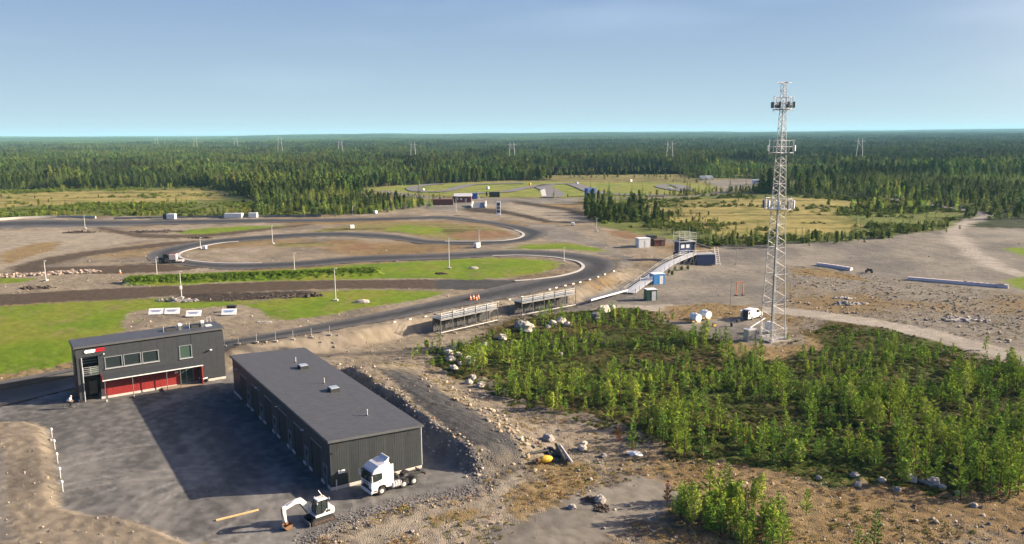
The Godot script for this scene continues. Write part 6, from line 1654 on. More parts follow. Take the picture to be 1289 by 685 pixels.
func build_cyclist() -> void:
	var at := Vector3(-58.06, 0, -101.18)
	var yaw := 0.25
	var bike := thing("bicycle", "thin dark bicycle under the rider in the cream shirt, in front of the office", "bicycle", at, yaw)
	for x in [-0.52, 0.52]:
		var w := MB.new()
		for k in 20:
			var a := TAU * k / 20; var b := TAU * (k + 1) / 20
			w.tube(Vector3(x + cos(a) * 0.33, 0.34 + sin(a) * 0.33, 0), Vector3(x + cos(b) * 0.33, 0.34 + sin(b) * 0.33, 0), 0.025, -1.0, 4, false)
		var wl := obj("wheel", w, M.rubber, bike)
		var sp := MB.new()
		for k in 8: sp.tube(Vector3(x, 0.34, 0), Vector3(x + cos(TAU * k / 8) * 0.32, 0.34 + sin(TAU * k / 8) * 0.32, 0), 0.005, -1.0, 3, false)
		obj("spokes", sp, M.steel, wl)
	var fr := MB.new()
	for e in [[Vector3(-0.52, 0.34, 0), Vector3(-0.08, 0.32, 0)], [Vector3(-0.52, 0.34, 0), Vector3(-0.18, 0.82, 0)], [Vector3(-0.08, 0.32, 0), Vector3(-0.2, 0.92, 0)], [Vector3(-0.08, 0.32, 0), Vector3(0.36, 0.8, 0)], [Vector3(-0.17, 0.8, 0), Vector3(0.36, 0.85, 0)], [Vector3(0.52, 0.34, 0), Vector3(0.34, 0.95, 0)]]:
		fr.tube(e[0], e[1], 0.022, -1.0, 5)
	obj("frame", fr, M.dark, bike)
	tb("handlebar", Vector3(0.36, 0.98, -0.27), Vector3(0.36, 0.98, 0.27), 0.016, M.dark, bike)
	bx("saddle", Vector3(-0.21, 0.94, 0), Vector3(0.26, 0.06, 0.14), M.dark, bike, 0.025)
	var p := thing("person", "person in a cream shirt and dark trousers leaning forward on a bicycle", "person", at, yaw)
	var hip := Vector3(-0.2, 1.0, 0); var neck := Vector3(0.16, 1.42, 0)
	var shirt := [[hip + Vector3(0, 0.05, 0), neck - Vector3(0.04, 0.06, 0), 0.15, 0.17], [neck - Vector3(0.03, 0.05, 0.16), neck - Vector3(0.03, 0.05, -0.16), 0.08, 0.08]]
	var skin := [[neck, neck + Vector3(0.06, 0.1, 0), 0.055, 0.055], [neck + Vector3(0.09, 0.19, 0), neck + Vector3(0.1, 0.25, 0), 0.092, 0.1], [neck + Vector3(0.18, 0.2, 0), neck + Vector3(0.2, 0.19, 0), 0.022, 0.016]]
	var legs := [[hip + Vector3(0, 0, 0.08), hip + Vector3(0, 0, -0.08), 0.13, 0.13]]
	for s in [-1.0, 1.0]:
		var sh := neck + Vector3(-0.03, -0.05, 0.19 * s); var el := Vector3(0.2, 1.14, 0.25 * s); var ha := Vector3(0.36, 1.0, 0.22 * s)
		shirt.append([sh, el, 0.068, 0.052])
		skin.append([el, ha, 0.042, 0.03]); skin.append([ha, ha + Vector3(0.05, -0.01, 0), 0.036, 0.034])
		for q in 4: skin.append([ha + Vector3(0.05, 0.0, -0.03 + 0.02 * q), ha + Vector3(0.1 + 0.006 * (q % 2), -0.045, -0.03 + 0.02 * q), 0.011, 0.009])
		skin.append([ha + Vector3(0.0, 0.0, -0.035 * s), ha + Vector3(0.06, -0.02, -0.06 * s), 0.012, 0.01])
		var kn := Vector3(0.16, 0.86 if s > 0.0 else 0.66, 0.11 * s); var an := Vector3(-0.04, 0.46 if s > 0.0 else 0.2, 0.12 * s)
		legs.append([hip + Vector3(0, 0, 0.09 * s), kn, 0.1, 0.068]); legs.append([kn, an, 0.064, 0.045])
		skin.append([an, an + Vector3(0.03, -0.05, 0), 0.04, 0.04])
	var whole := body_mesh(shirt + skin + legs, Vector3(-0.5, 0.05, -0.45), Vector3(0.65, 1.95, 0.45), 0.024, 0.03)
	obj("body", whole, M.skin, p)
	var sb := []
	for b in shirt: sb.append([b[0], b[1], b[2] + 0.016, b[3] + 0.016])
	obj("shirt", body_mesh(sb, Vector3(-0.5, 0.8, -0.45), Vector3(0.6, 1.75, 0.45), 0.03, 0.05), M.cream, p)
	var lb := []
	for b in legs: lb.append([b[0], b[1], b[2] + 0.014, b[3] + 0.014])
	obj("trousers", body_mesh(lb, Vector3(-0.5, 0.1, -0.4), Vector3(0.5, 1.3, 0.4), 0.03, 0.05), M.chassis, p)
	var hr := MB.new()
	hr.lump(neck + Vector3(0.075, 0.27, 0), Vector3(0.12, 0.09, 0.105), 5, 0.08, 10, 6)
	obj("hair", hr, M.cream, p)
	for s in [-1.0, 1.0]: bx("shoe", Vector3(0.04, 0.4 if s > 0.0 else 0.13, 0.12 * s), Vector3(0.27, 0.09, 0.1), M.dark, p, 0.035)

func quad_bike(at: Vector3, yaw: float, label: String) -> void:
	var t := thing("quad_bike", label, "quad bike", at, yaw)
	for x in [-0.55, 0.55]:
		for s in [-0.42, 0.42]: wheel(t, Vector3(x, 0.3, s), 0.3, 0.26, M.galv_dark)
	var b := MB.new()
	b.extrude([Vector2(-0.8, 0.62), Vector2(-0.3, 0.55), Vector2(0.35, 0.55), Vector2(0.8, 0.6), Vector2(0.72, 0.78), Vector2(0.3, 0.86), Vector2(-0.1, 0.78), Vector2(-0.7, 0.8)], -0.4, 0.4)
	obj("body", b, M.white, t)
	bx("seat", Vector3(-0.2, 0.84, 0), Vector3(0.7, 0.12, 0.34), M.dark, t, 0.04)
	bx("engine", Vector3(0, 0.4, 0), Vector3(0.7, 0.3, 0.4), M.chassis, t, 0.04)
	tb("handlebar", Vector3(0.35, 1.05, -0.38), Vector3(0.35, 1.05, 0.38), 0.025, M.dark, t)
	tb("steering_column", Vector3(0.5, 0.7, 0), Vector3(0.35, 1.05, 0), 0.03, M.dark, t)
	bx("rack", Vector3(-0.72, 0.84, 0), Vector3(0.4, 0.05, 0.7), M.dark, t)

func light_pole(base: Vector3, h: float, label: String, fit := 0) -> void:
	var t := thing("light_pole", label, "light pole", base, 0.3 * (fit - 1), "slim floodlight poles round the circuit")
	if fit == 3:
		tb("pole", Vector3(0, -0.1, 0), Vector3(0, h, 0), 0.055, M.galv_dark, t, 0.03, 6)
		bx("footing", Vector3(0, 0.06, 0), Vector3(0.5, 0.18, 0.5), M.rock_grey, t, 0.03)
		return
	tb("pole", Vector3(0, -0.1, 0), Vector3(0, h, 0), 0.1, M.pale_grey, t, 0.065, 8)
	bx("footing", Vector3(0, 0.12, 0), Vector3(0.9, 0.36, 0.9), M.concrete, t, 0.04)
	bx("lamp_head", Vector3(0.2, h + 0.02, 0), Vector3(0.55, 0.14, 0.3), M.pale_grey, t, 0.03)
	if fit == 2: bx("junction_box", Vector3(0.0, h * 0.4, 0.16), Vector3(0.45, 0.7, 0.3), M.white, t, 0.03)

func boulder(at: Vector3, r: float, sd: int, pale: bool, label: String, group: String) -> void:
	var b := MB.new()
	b.lump(Vector3.ZERO, Vector3(r * 1.1, r * 0.8, r), sd, 0.32, 10, 7)
	var o := obj("boulder", b, M.rock_white if pale else M.rock_grey)
	o.position = at + Vector3(0, r * 0.35, 0)
	o.rotation.y = sd * 1.7
	tag(o, label, "boulder", group)

func cabin(called: String, at: Vector3, yaw: float, size: Vector3, wall: Material, roof: Material, label: String, cat: String, door := true, pitch := 0.0) -> Node3D:
	var t := thing(called, label, cat, at, yaw)
	bx("wall", Vector3(0, size.y / 2, 0), size, wall, t, 0.02)
	if pitch > 0.0:
		var r := MB.new()
		r.extrude([Vector2(-size.z / 2 - 0.3, size.y), Vector2(size.z / 2 + 0.3, size.y), Vector2(0, size.y + pitch)], -size.x / 2 - 0.3, size.x / 2 + 0.3, Basis(Vector3(0, 0, 1), Vector3(0, 1, 0), Vector3(1, 0, 0)))
		obj("roof", r, roof, t)
	else:
		bx("roof", Vector3(0, size.y + 0.06, 0), Vector3(size.x + 0.16, 0.12, size.z + 0.16), roof, t, 0.03)
	if door:
		var d := bx("door", Vector3(size.x * 0.18, 1.0, size.z / 2 + 0.02), Vector3(minf(0.9, size.x * 0.6), 1.95, 0.05), roof, t, 0.01)
		bx("handle", Vector3(size.x * 0.18 + 0.25, 1.0, size.z / 2 + 0.06), Vector3(0.05, 0.12, 0.04), M.dark, d)
	return t

func container(at: Vector3, yaw: float, size: Vector3, m: Material, label: String) -> Node3D:
	var t := thing("container", label, "container", at, yaw)
	bx("shell", Vector3(0, size.y / 2 + 0.1, 0), size - Vector3(0.08, 0.08, 0.08), m, t)
	var ribs := MB.new()
	var n := int(size.x / 0.42)
	for k in n:
		for s in [-1.0, 1.0]:
			ribs.box(Vector3(-size.x / 2 + (k + 0.5) * size.x / n, size.y / 2 + 0.1, s * (size.z / 2 - 0.03)), Vector3(0.2, size.y - 0.25, 0.07))
	tag(obj("ribs", ribs, m, t), "", "", "", "stuff")
	for x in [-1.0, 1.0]:
		for s in [-1.0, 1.0]: bx("corner_post", Vector3(x * (size.x / 2 - 0.06), size.y / 2 + 0.1, s * (size.z / 2 - 0.06)), Vector3(0.14, size.y, 0.14), m, t)
	for s in [-0.5, 0.5]:
		var d := bx("door", Vector3(size.x / 2 - 0.0, size.y / 2 + 0.1, s * size.z * 0.46), Vector3(0.06, size.y - 0.3, size.z * 0.44), m, t, 0.01)
		tb("lock_bar", Vector3(size.x / 2 + 0.06, 0.3, s * size.z * 0.3), Vector3(size.x / 2 + 0.06, size.y - 0.1, s * size.z * 0.3), 0.02, M.steel, d)
	return t

func stand(a: Vector3, b: Vector3, label: String) -> void:
	var d := b - a; d.y = 0.0
	var L := d.length()
	var yaw := atan2(-d.z, d.x)
	a.y = 0.0
	var t := thing("viewing_stand", label, "viewing stand", a, yaw)   # x along the front, -z towards the track
	var n := 6
	var top := 4.1; var dk := 2.85; var back := -3.2
	for k in n:
		var x := L * k / (n - 1.0)
		tb("post", Vector3(x, -0.2, 0), Vector3(x, top, 0), 0.075, M.galv_dark, t, -1.0, 5)
		tb("post", Vector3(x, 0.4, back * 0.6), Vector3(x, dk, back * 0.6), 0.06, M.galv_dark, t, -1.0, 5)
		tb("brace", Vector3(x, 0.35, 0.0), Vector3(x, dk - 0.1, back * 0.6), 0.05, M.galv_dark, t, -1.0, 4)
		tb("foot_beam", Vector3(x, 0.1, 0.9), Vector3(x, 0.3, back * 0.6), 0.06, M.galv_dark, t, -1.0, 4)
		tb("stay", Vector3(x, 0.1, 0.85), Vector3(x, 1.5, 0.0), 0.035, M.galv_dark, t, -1.0, 4)
	for k in n - 1:
		var x0 := L * k / (n - 1.0); var x1 := L * (k + 1) / (n - 1.0)
		# deck planks
		for q in 6:
			bx("plank", Vector3((x0 + x1) / 2, dk + 0.03, -0.28 + back * q / 6.0), Vector3(x1 - x0 - 0.02, 0.06, 0.5), M.galv_dark, t, 0.01)
		# pale mesh-filled guard
		var pn := MB.new()
		for q in 9:
			var x := lerpf(x0, x1, q / 9.0)
			pn.box(Vector3(x, dk + 0.6, -0.06), Vector3(0.04, 1.1, 0.03))
		for q in 4: pn.box(Vector3((x0 + x1) / 2, dk + 0.1 + q * 0.35, -0.06), Vector3(x1 - x0, 0.05, 0.04))
		obj("guard_panel", pn, M.galv, t)
		tb("rail", Vector3(x0, top - 0.05, 0), Vector3(x1, top - 0.05, 0), 0.03, M.galv, t, -1.0, 4)
		tb("rail", Vector3(x0, dk + 0.75, 0), Vector3(x1, dk + 0.75, 0), 0.025, M.galv, t, -1.0, 4)
		tb("base_beam", Vector3(x0, 0.55, 0.0), Vector3(x1, 0.55, 0.0), 0.09, M.pale_grey, t, -1.0, 4)
		tb("deck_beam", Vector3(x0, dk - 0.1, 0.0), Vector3(x1, dk - 0.1, 0.0), 0.09, M.galv_dark, t, -1.0, 4)
		if k % 2 == 0:
			tb("brace", Vector3(x0, 0.6, 0.02), Vector3(x1, dk - 0.1, 0.02), 0.03, M.galv_dark, t, -1.0, 4)
	for s in [0.0, L]:
		for yy in [dk + 0.5, dk + 1.1]: tb("rail", Vector3(s, yy, 0), Vector3(s, yy, back), 0.03, M.white, t, -1.0, 4)
	var bd := bx("deck_shade_sheet", Vector3(L / 2, dk * 0.5 + 0.2, back * 0.7), Vector3(L, dk - 0.5, 0.05), M.chassis, t)  # dark sheet added to stand in for the shade under the deck

func barrier_row(line: Array, n: int, label: String, group: String, m: Material, size: Vector3) -> void:
	var l := smooth(line, 8)
	for k in n:
		var f := (k + 0.5) / n * (l.size() - 1.001)
		var p: Vector2 = l[int(f)].lerp(l[int(f) + 1], f - int(f))
		var d: Vector2 = (l[int(f) + 1] - l[int(f)]).normalized()
		var b := MB.new()
		b.extrude([Vector2(-size.z / 2, 0), Vector2(size.z / 2, 0), Vector2(size.z / 2, size.y * 0.3), Vector2(size.z * 0.25, size.y), Vector2(-size.z * 0.25, size.y), Vector2(-size.z / 2, size.y * 0.3)], -size.x / 2, size.x / 2, Basis(Vector3(0, 0, 1), Vector3(0, 1, 0), Vector3(1, 0, 0)))
		var o := obj("barrier_block", b, m)
		o.position = Vector3(p.x, height(p.x, p.y) - 0.02, p.y)
		o.rotation.y = atan2(-d.y, d.x)
		tag(o, label, "barrier", group)

func pylon(at: Vector3, h: float, yaw: float, label: String) -> void:
	var t := thing("power_pylon", label, "power pylon", at, yaw, "power line pylons above the forest")
	var w := h * 0.12
	for s in [-1.0, 1.0]:
		tb("leg", Vector3(s * w * 1.35, 0, 0), Vector3(s * w * 0.75, h, 0), 0.34, M.galv, t, 0.28, 5)
	tb("crossarm", Vector3(-w * 2.0, h * 0.88, 0), Vector3(w * 2.0, h * 0.88, 0), 0.26, M.galv, t, -1.0, 5)
	tb("brace", Vector3(-w * 0.8, h * 0.86, 0), Vector3(w * 0.9, h * 0.62, 0), 0.2, M.galv, t, -1.0, 4)
	tb("brace", Vector3(w * 0.8, h * 0.86, 0), Vector3(-w * 0.9, h * 0.62, 0), 0.2, M.galv, t, -1.0, 4)
	for s in [-1.7, 0.0, 1.7]: tb("insulator", Vector3(s * w, h * 0.88, 0), Vector3(s * w, h * 0.8, 0), 0.16, M.glass_green, t, -1.0, 5)

func heap(at: Vector3, r: Vector3, sd: int, m: Material, called: String, label: String, cat: String, group := "") -> void:
	var b := MB.new()
	rng.seed = sd * 31
	if cat == "boulder": b.lump(Vector3.ZERO, r, sd, 0.3, 12, 7)
	else:
		b.lump(Vector3(0, -0.1, 0), Vector3(r.x * 0.85, r.y * 0.55, r.z * 0.85), sd, 0.5, 16, 8)
		for k in 34:
			var a := rng.randf() * TAU; var f := sqrt(rng.randf())
			var s := rng.randf_range(0.12, 0.42) * r.y
			b.lump(Vector3(cos(a) * f * r.x, (1.0 - f * f) * 0.6 * r.y * rng.randf_range(0.6, 1.2), sin(a) * f * r.z), Vector3(s * rng.randf_range(0.9, 2.2), s, s * rng.randf_range(0.8, 1.5)), sd + k, 0.5, 6, 4)
	var o := obj(called, b, m)
	o.position = at
	tag(o, label, cat, group)

func build_site() -> void:
	build_cyclist()
	quad_bike(Vector3(-45, 0, -112.33), 2.6, "small white and black quad bike at the right end of the red porch")
	# reflector posts along the sand bank
	var i := 0
	for p in [Vector3(-54.62, 0, -90.87), Vector3(-52.22, 0, -87.17), Vector3(-49.76, 0, -83.29), Vector3(-47.27, 0, -79.33), Vector3(-45.24, 0, -76.07)]:
		var t := thing("marker_post", "white-topped marker post, %s in the row along the sand bank" % ["farthest", "second farthest", "middle one", "second nearest", "nearest"][i], "marker post", p, 0.0, "white-topped posts along the sand bank")
		tb("post", Vector3(0, -0.1, 0), Vector3(0, 0.95, 0), 0.055, M.pale_grey, t, -1.0, 8)
		tb("cap", Vector3(0, 0.95, 0), Vector3(0, 1.2, 0), 0.13, M.white, t, 0.1, 8)
		i += 1
	var beam := bx("timber_beam", Vector3.ZERO, Vector3(3.9, 0.16, 0.16), M.wood, self, 0.02)
	beam.position = (Vector3(-27.5, 0, -69.53) + Vector3(-24.24, 0, -71.55)) * 0.5 + Vector3(0, 0.08, 0)
	beam.rotation.y = atan2(-(Vector3(-24.24, 0, -71.55) - Vector3(-27.5, 0, -69.53)).z, (Vector3(-24.24, 0, -71.55) - Vector3(-27.5, 0, -69.53)).x)
	tag(beam, "long yellow timber beam lying on the dark yard", "timber beam")
	# advertising boards on the gravel island
	i = 0
	for p in [Vector3(-66.67, 2.2, -147.66), Vector3(-63.79, 2.2, -147.89), Vector3(-58.92, 2.2, -145.71), Vector3(-52.76, 2.2, -146.81)]:
		var t := thing("advert_board", ["leaning white board with blue lettering, first from the left on the gravel island", "leaning white board with grey lettering, second from the left on the gravel island", "leaning white board with a pale stripe, third from the left on the gravel island", "leaning pale blue board beside the dark box on the gravel island"][i], "advert board", p, 0.12, "leaning boards on the gravel island")
		var bs := Basis(Vector3.RIGHT, -0.75)
		bx("panel", Vector3(0, 0.62, 0.1), Vector3(2.7, 1.35, 0.07), M.white if i < 3 else M.tank, t, 0.02, bs)
		for q in 2: bx("lettering", Vector3(0, 0.6 + 0.03 + 0.16 * (1 - q), 0.14 - 0.16 * (1 - q)) + bs * Vector3(0, 0, 0.04), Vector3([1.9, 1.4][q], 0.16, 0.01), M.grey_text if i != 3 else M.board_blue, t, 0.0, bs)
		for s in [-1.0, 1.0]: tb("strut", Vector3(s, 0.0, -0.7), Vector3(s, 1.05, -0.28), 0.04, M.dark, t, -1.0, 4)
		i += 1
	cabin("equipment_box", Vector3(-53.18, 2.2, -149.56), 0.1, Vector3(1.6, 1.1, 0.9), M.dark, M.chassis, "low dark equipment box behind the pale blue board", "box", false)
	heap(Vector3(-44.39, 2.2, -140.41), Vector3(1.6, 0.35, 0.5), 71, M.concrete, "debris_pile", "low pile of broken pale rubble on the gravel island", "debris pile")
	# light poles
	light_pole(Vector3(-68.11, 2.2, -162.92), 5.57, "pale light pole with a white junction box at the left end of the dirt course", 2)
	light_pole(Vector3(-35.53, 2.2, -159.05), 6.59, "pale light pole on the grass strip above the office boards", 1)
	light_pole(Vector3(-15.59, 2.2, -197.68), 7.56, "tallest light pole on the green lawn inside the bend", 1)
	light_pole(Vector3(-53.6, 2.2, -195.98), 4.34, "light pole at the top edge of the long grass bank", 0)
	light_pole(Vector3(-73.78, 2.2, -246.8), 5.65, "light pole on the stony infield below the upper straight", 0)
	light_pole(Vector3(-85.19, 2.2, -190.68), 4.42, "light pole between the hairpin and the long grass bank", 1)
	light_pole(Vector3(-108.51, 2.2, -184.82), 4.67, "light pole on the bare ground at the left, by the dark heap", 0)
	light_pole(Vector3(-155.62, 2.2, -292.78), 4.93, "light pole beside the upper left asphalt bend", 1)
	light_pole(Vector3(-92.47, 2.2, -237.38), 3.32, "short light pole with the white block inside the hairpin", 0)
	light_pole(Vector3(13.5, 2.2, -206.26), 3.84, "light pole on the kerb of the right-hand bend", 1)
	light_pole(Vector3(-10.02, 2.2, -244.76), 3.91, "light pole by the white block below the upper bend", 0)
	light_pole(Vector3(-23.51, 2.2, -341.8), 6.4, "light pole in front of the red container", 1)
	light_pole(Vector3(28.91, 2.2, -272.83), 4.34, "light pole in front of the dark grove", 0)
	light_pole(Vector3(42.96, 2.2, -227.91), 5.7, "thin light pole left of the blue race tower", 3)
	light_pole(Vector3(-17.27, 2.2, -423.5), 3.74, "short light pole beside the blue container", 0)
	light_pole(Vector3(59.18, 0.57, -210.17), 6.34, "dark thin pole in the grey lot left of the lattice mast", 3)
	light_pole(Vector3(42.7, 0, -154.44), 6.41, "thin pole beside the white van", 3)
	light_pole(Vector3(-66.81, 2.2, -338.5), 3.67, "pole at the forest edge above the upper straight", 0)
	# white blocks and small huts round the circuit
	i = 0
	for e in [[Vector3(-90.6, 2.2, -235.6), 1.5, "white block at the foot of the pole inside the hairpin"], [Vector3(-56.91, 2.2, -285.86), 1.9, "white block on the rough infield below the upper straight"], [Vector3(-10.19, 2.2, -234.28), 2.0, "white block beside the lower track strand"], [Vector3(-57.72, 2.2, -341.2), 1.8, "small white block at the forest edge"], [Vector3(22.11, 2.2, -290.24), 1.7, "white block by the pale sand strip"], [Vector3(-52.38, 2.2, -481.8), 1.8, "white hut on the left of the kart circuit"], [Vector3(-14.31, 2.2, -491.3), 2.0, "white marshal block in the middle of the kart circuit"], [Vector3(42.93, 2.2, -530.9), 2.0, "white block at the far edge of the kart circuit"], [Vector3(92.82, 2.2, -471.5), 2.0, "white block in the right kart bend"], [Vector3(81.5, 2.2, -552.3), 2.2, "tiny white block at the forest edge behind the kart circuit"], [Vector3(-37.14, 2.2, -568.8), 4.5, "tall white hut at the forest edge behind the kart circuit"], [Vector3(12.09, 2.2, -526.6), 1.8, "yellowish block at the far side of the kart circuit"]]:
		var s: float = e[1] * 0.8
		var t := thing("marshal_block", e[2], "block", e[0], 0.4 * i)
		bx("body", Vector3(0, s * 0.45, 0), Vector3(s, s * 0.9, s * 0.8), M.white if i != 11 else M.yellow, t, 0.08)
		bx("base", Vector3(0, 0.08, 0), Vector3(s * 1.15, 0.2, s * 0.95), M.dark, t, 0.03)
		if s > 3.0: bx("roof", Vector3(0, s * 0.95, 0), Vector3(s * 1.1, 0.3, s * 0.9), M.dark, t, 0.05)
		i += 1
	# fence on concrete feet behind the hall
	i = 0
	var feet := [Vector3(-45.98, 1.88, -125.03), Vector3(-43.93, 2.09, -125.4), Vector3(-41.35, 2.04, -126.51), Vector3(-38.59, 1.93, -127.59), Vector3(-36.05, 1.88, -128.72), Vector3(-33.37, 1.91, -130.09), Vector3(-30.65, 1.94, -131.48)]
	var fence := thing("site_fence", "open wire site fence on concrete feet behind the hall", "fence", feet[0])
	for p in feet:
		var q: Vector3 = p - feet[0]
		bx("foot", q + Vector3(0, 0.14, 0), Vector3(0.6, 0.25, 0.3), M.concrete, fence, 0.04)
		tb("post", q, q + Vector3(0, 1.7, 0), 0.03, M.galv, fence, -1.0, 5)
		if i > 0:
			var w: Vector3 = feet[i - 1] - feet[0]
			for y in [0.4, 1.0, 1.6]: tb("rail", w + Vector3(0, y, 0), q + Vector3(0, y, 0), 0.012, M.galv_dark, fence, -1.0, 4)
		i += 1
	# wall of dark blocks along the lower straight, left of the office
	barrier_row([Vector2(-75.01, -106.64), Vector2(-72.33, -109.37), Vector2(-68.58, -112.59), Vector2(-65.1, -116)], 14, "dark concrete block in the low wall left of the office", "low dark wall beside the straight", M.chassis, Vector3(1.9, 0.8, 0.6))
	barrier_row([Vector2(80.21, -207.23), Vector2(82.91, -204.62), Vector2(85.52, -201.52)], 7, "pale pink block in the short row left of the motorbike on the grey lot", "short row of pale blocks", M.pink, Vector3(2.0, 0.75, 1.5))
	barrier_row([Vector2(94.95, -188.63), Vector2(102.33, -183.75), Vector2(110.83, -178)], 18, "pale pink block in the long row at the right of the grey lot", "long row of pale blocks", M.pink, Vector3(2.0, 0.75, 1.5))
	barrier_row([Vector2(25.43, -192.76), Vector2(21.76, -186.74), Vector2(18.8, -181.6), Vector2(15.12, -176.76), Vector2(12.62, -173.99), Vector2(9.46, -170.43), Vector2(7.46, -167.84)], 9, "white edge block along the outside of the right-hand bend", "white blocks along the bend", M.plinth, Vector3(0.8, 0.28, 0.3))
	barrier_row([Vector2(2.81, -162.08), Vector2(-2.33, -156.74), Vector2(-6.87, -152.11), Vector2(-11.19, -148.14), Vector2(-16.64, -143.46), Vector2(-21.78, -139.06)], 11, "white edge block along the straight beside the stands", "white blocks along the straight", M.plinth, Vector3(0.6, 0.22, 0.3))
	barrier_row([Vector2(-207.1, -325.6), Vector2(-200.66, -330.9), Vector2(-187.67, -334.1), Vector2(-171.7, -330.6)], 20, "pale block in the row along the upper left bend", "pale blocks along the upper bend", M.concrete, Vector3(3.4, 1.0, 0.7))
	barrier_row([Vector2(-159.29, -326.5), Vector2(-128.52, -330.3), Vector2(-79.41, -329.6)], 26, "grey block in the row along the upper straight", "grey blocks along the upper straight", M.galv_dark, Vector3(5.5, 0.8, 0.6))
	# orange cones on the straight
	i = 0
	for p in [Vector3(-8.43, 2.2, -158.92), Vector3(-7.83, 2.2, -159.68), Vector3(-7.22, 2.2, -158.47), Vector3(-6.88, 2.2, -160.04), Vector3(-95.93, 2.2, -194.55)]:
		var t := thing("traffic_cone", ["orange cone on the straight, leftmost of four", "orange cone on the straight with the pale top, second of four", "orange cone on the straight, third of four", "orange cone on the straight, rightmost of four", "orange marker on the dirt course below the hairpin"][i], "cone", p, 0.0, "orange cones on the asphalt")
		tb("cone", Vector3(0, 0.05, 0), Vector3(0, 0.95, 0), 0.3, M.orange, t, 0.07, 10)
		tb("band", Vector3(0, 0.45, 0), Vector3(0, 0.65, 0), 0.225, M.white, t, 0.17, 10)
		bx("foot", Vector3(0, 0.03, 0), Vector3(0.7, 0.08, 0.7), M.orange, t, 0.02)
		i += 1
	# viewing stands by the straight
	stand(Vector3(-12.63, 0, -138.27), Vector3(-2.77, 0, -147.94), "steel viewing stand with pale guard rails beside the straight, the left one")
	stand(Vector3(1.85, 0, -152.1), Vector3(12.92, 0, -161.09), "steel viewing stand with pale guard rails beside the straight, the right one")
	var st := thing("low_stand", "low white-fronted deck on the slope right of the stands", "deck", Vector3(16.22, 0, -162.51), 0.0)
	var e2: Vector3 = Vector3(25.24, 0, -172.92) - Vector3(16.22, 0, -162.51)
	var yw := atan2(-e2.z, e2.x)
	st.rotation.y = yw
	for q in 3: bx("plank", Vector3(e2.length() / 2, 1.3 + 0.03, -0.2 - 0.4 * q), Vector3(e2.length(), 0.07, 0.36), M.galv_dark, st, 0.01)
	bx("front_board", Vector3(e2.length() / 2, 1.2, 0.05), Vector3(e2.length(), 0.3, 0.06), M.white, st)
	for q in 4: tb("post", Vector3(0.3 + q * (e2.length() - 0.6) / 3.0, 0, -0.1), Vector3(0.3 + q * (e2.length() - 0.6) / 3.0, 1.3, -0.1), 0.07, M.galv_dark, st)
	# boulders
	i = 0
	for e in [[565,447, 0.8], [572,441, 0.9], [577,449, 0.65], [567,454, 0.7], [560,443, 0.55], [591,452, 0.95], [571,462, 0.6], [579,457, 0.45], [600,447, 0.6], [604,442, 0.65], [610,432, 0.5], [632,426, 0.85], [645,430, 0.4], [664,413, 1.5], [655,409, 1.1], [696,407, 0.8], [706,406, 1.0], [714,408, 0.7], [690,411, 0.5], [750,397, 0.9], [760,391, 1.2], [770,388, 0.8], [752,401, 0.5], [590,480, 0.55], [594,474, 0.6], [605,484, 0.6], [697,436, 0.4], [706,444, 0.35]]:
		var p: Vector3 = Vector3.ZERO
		p = STONES[i]
		boulder(at_ground(p.x, p.z), e[2], 500 + i, i % 5 != 4, "%s boulder %s" % [["rounded white", "pale angular", "large whitish", "small bleached"][i % 4] if i % 5 != 4 else "greyish", "in the heap at the corner of the plantation" if i < 13 else ("by the gravel track below the stands" if i < 19 else ("at the edge of the young pines under the low deck" if i < 23 else "among the first pines behind the stone ramp"))], "boulders along the gravel track")
		i += 1
	i = 0
	for p in FRONT_STONES:
		boulder(at_ground(p.x, p.z), [0.5, 0.35, 0.7, 0.4, 0.35, 0.6, 0.4, 0.45, 0.3, 0.4, 0.35, 0.3][i % 12], 540 + i, i % 3 == 0, "%s boulder %s" % [["flat pale", "grey", "broad tan", "small pale"][i % 4], "at the right front edge of the plantation" if p.x > 20.0 else "on the bare ground before the plantation"], "boulders on the bare ground in front")
		i += 1
	build_paddock()
	scatter_stones()

const STONES := [Vector3(-10.28, 0, -125.75), Vector3(-9.58, 0, -128.64), Vector3(-8.68, 0, -124.77), Vector3(-9.78, 0, -122.51), Vector3(-11.08, 0, -127.7), Vector3(-6.72, 0, -121.08), Vector3(-8.95, 0, -117.71), Vector3(-8.15, 0, -120.24), Vector3(-5.74, 0, -124.21), Vector3(-5.34, 0, -127.04), Vector3(-4.71, 0, -131.52), Vector3(-1.81, 0, -135.14), Vector3(-0.03, 0, -132.94), Vector3(2.7, 0, -141.24), Vector3(1.45, 0, -144.31), Vector3(7.52, 0, -145.98), Vector3(9.07, 0, -147.2), Vector3(10.13, 0, -145.26), Vector3(6.52, 0, -143.52), Vector3(16.14, 0, -152.26), Vector3(18.15, 0, -156.43), Vector3(20.08, 0, -159.3), Vector3(16.16, 0, -149.56), Vector3(-6.3, 0, -110.55), Vector3(-5.95, 0, -112.81), Vector3(-4.54, 0, -109.04), Vector3(6.81, 0, -129.63), Vector3(7.76, 0, -125.68)]
const FRONT_STONES := [Vector3(40.34, 0, -76.87), Vector3(41.27, 0, -76.48), Vector3(41.94, 0, -75.91), Vector3(42.5, 0, -75.16), Vector3(43.39, 0, -71.17), Vector3(40.26, 0, -78.03), Vector3(37.31, 0, -76.93), Vector3(35, 0, -78.13), Vector3(31.13, 0, -77.62), Vector3(8.04, 0, -87.31), Vector3(37.87, 0, -74.71), Vector3(43.3, 0, -73.89), Vector3(7.74, 0, -85.9), Vector3(9.91, 0, -83.82), Vector3(4, 0, -88.11), Vector3(34.44, 0, -75.86), Vector3(5.5, 0, -71.51), Vector3(8.27, 0, -72.8)]

var SHRUB := []

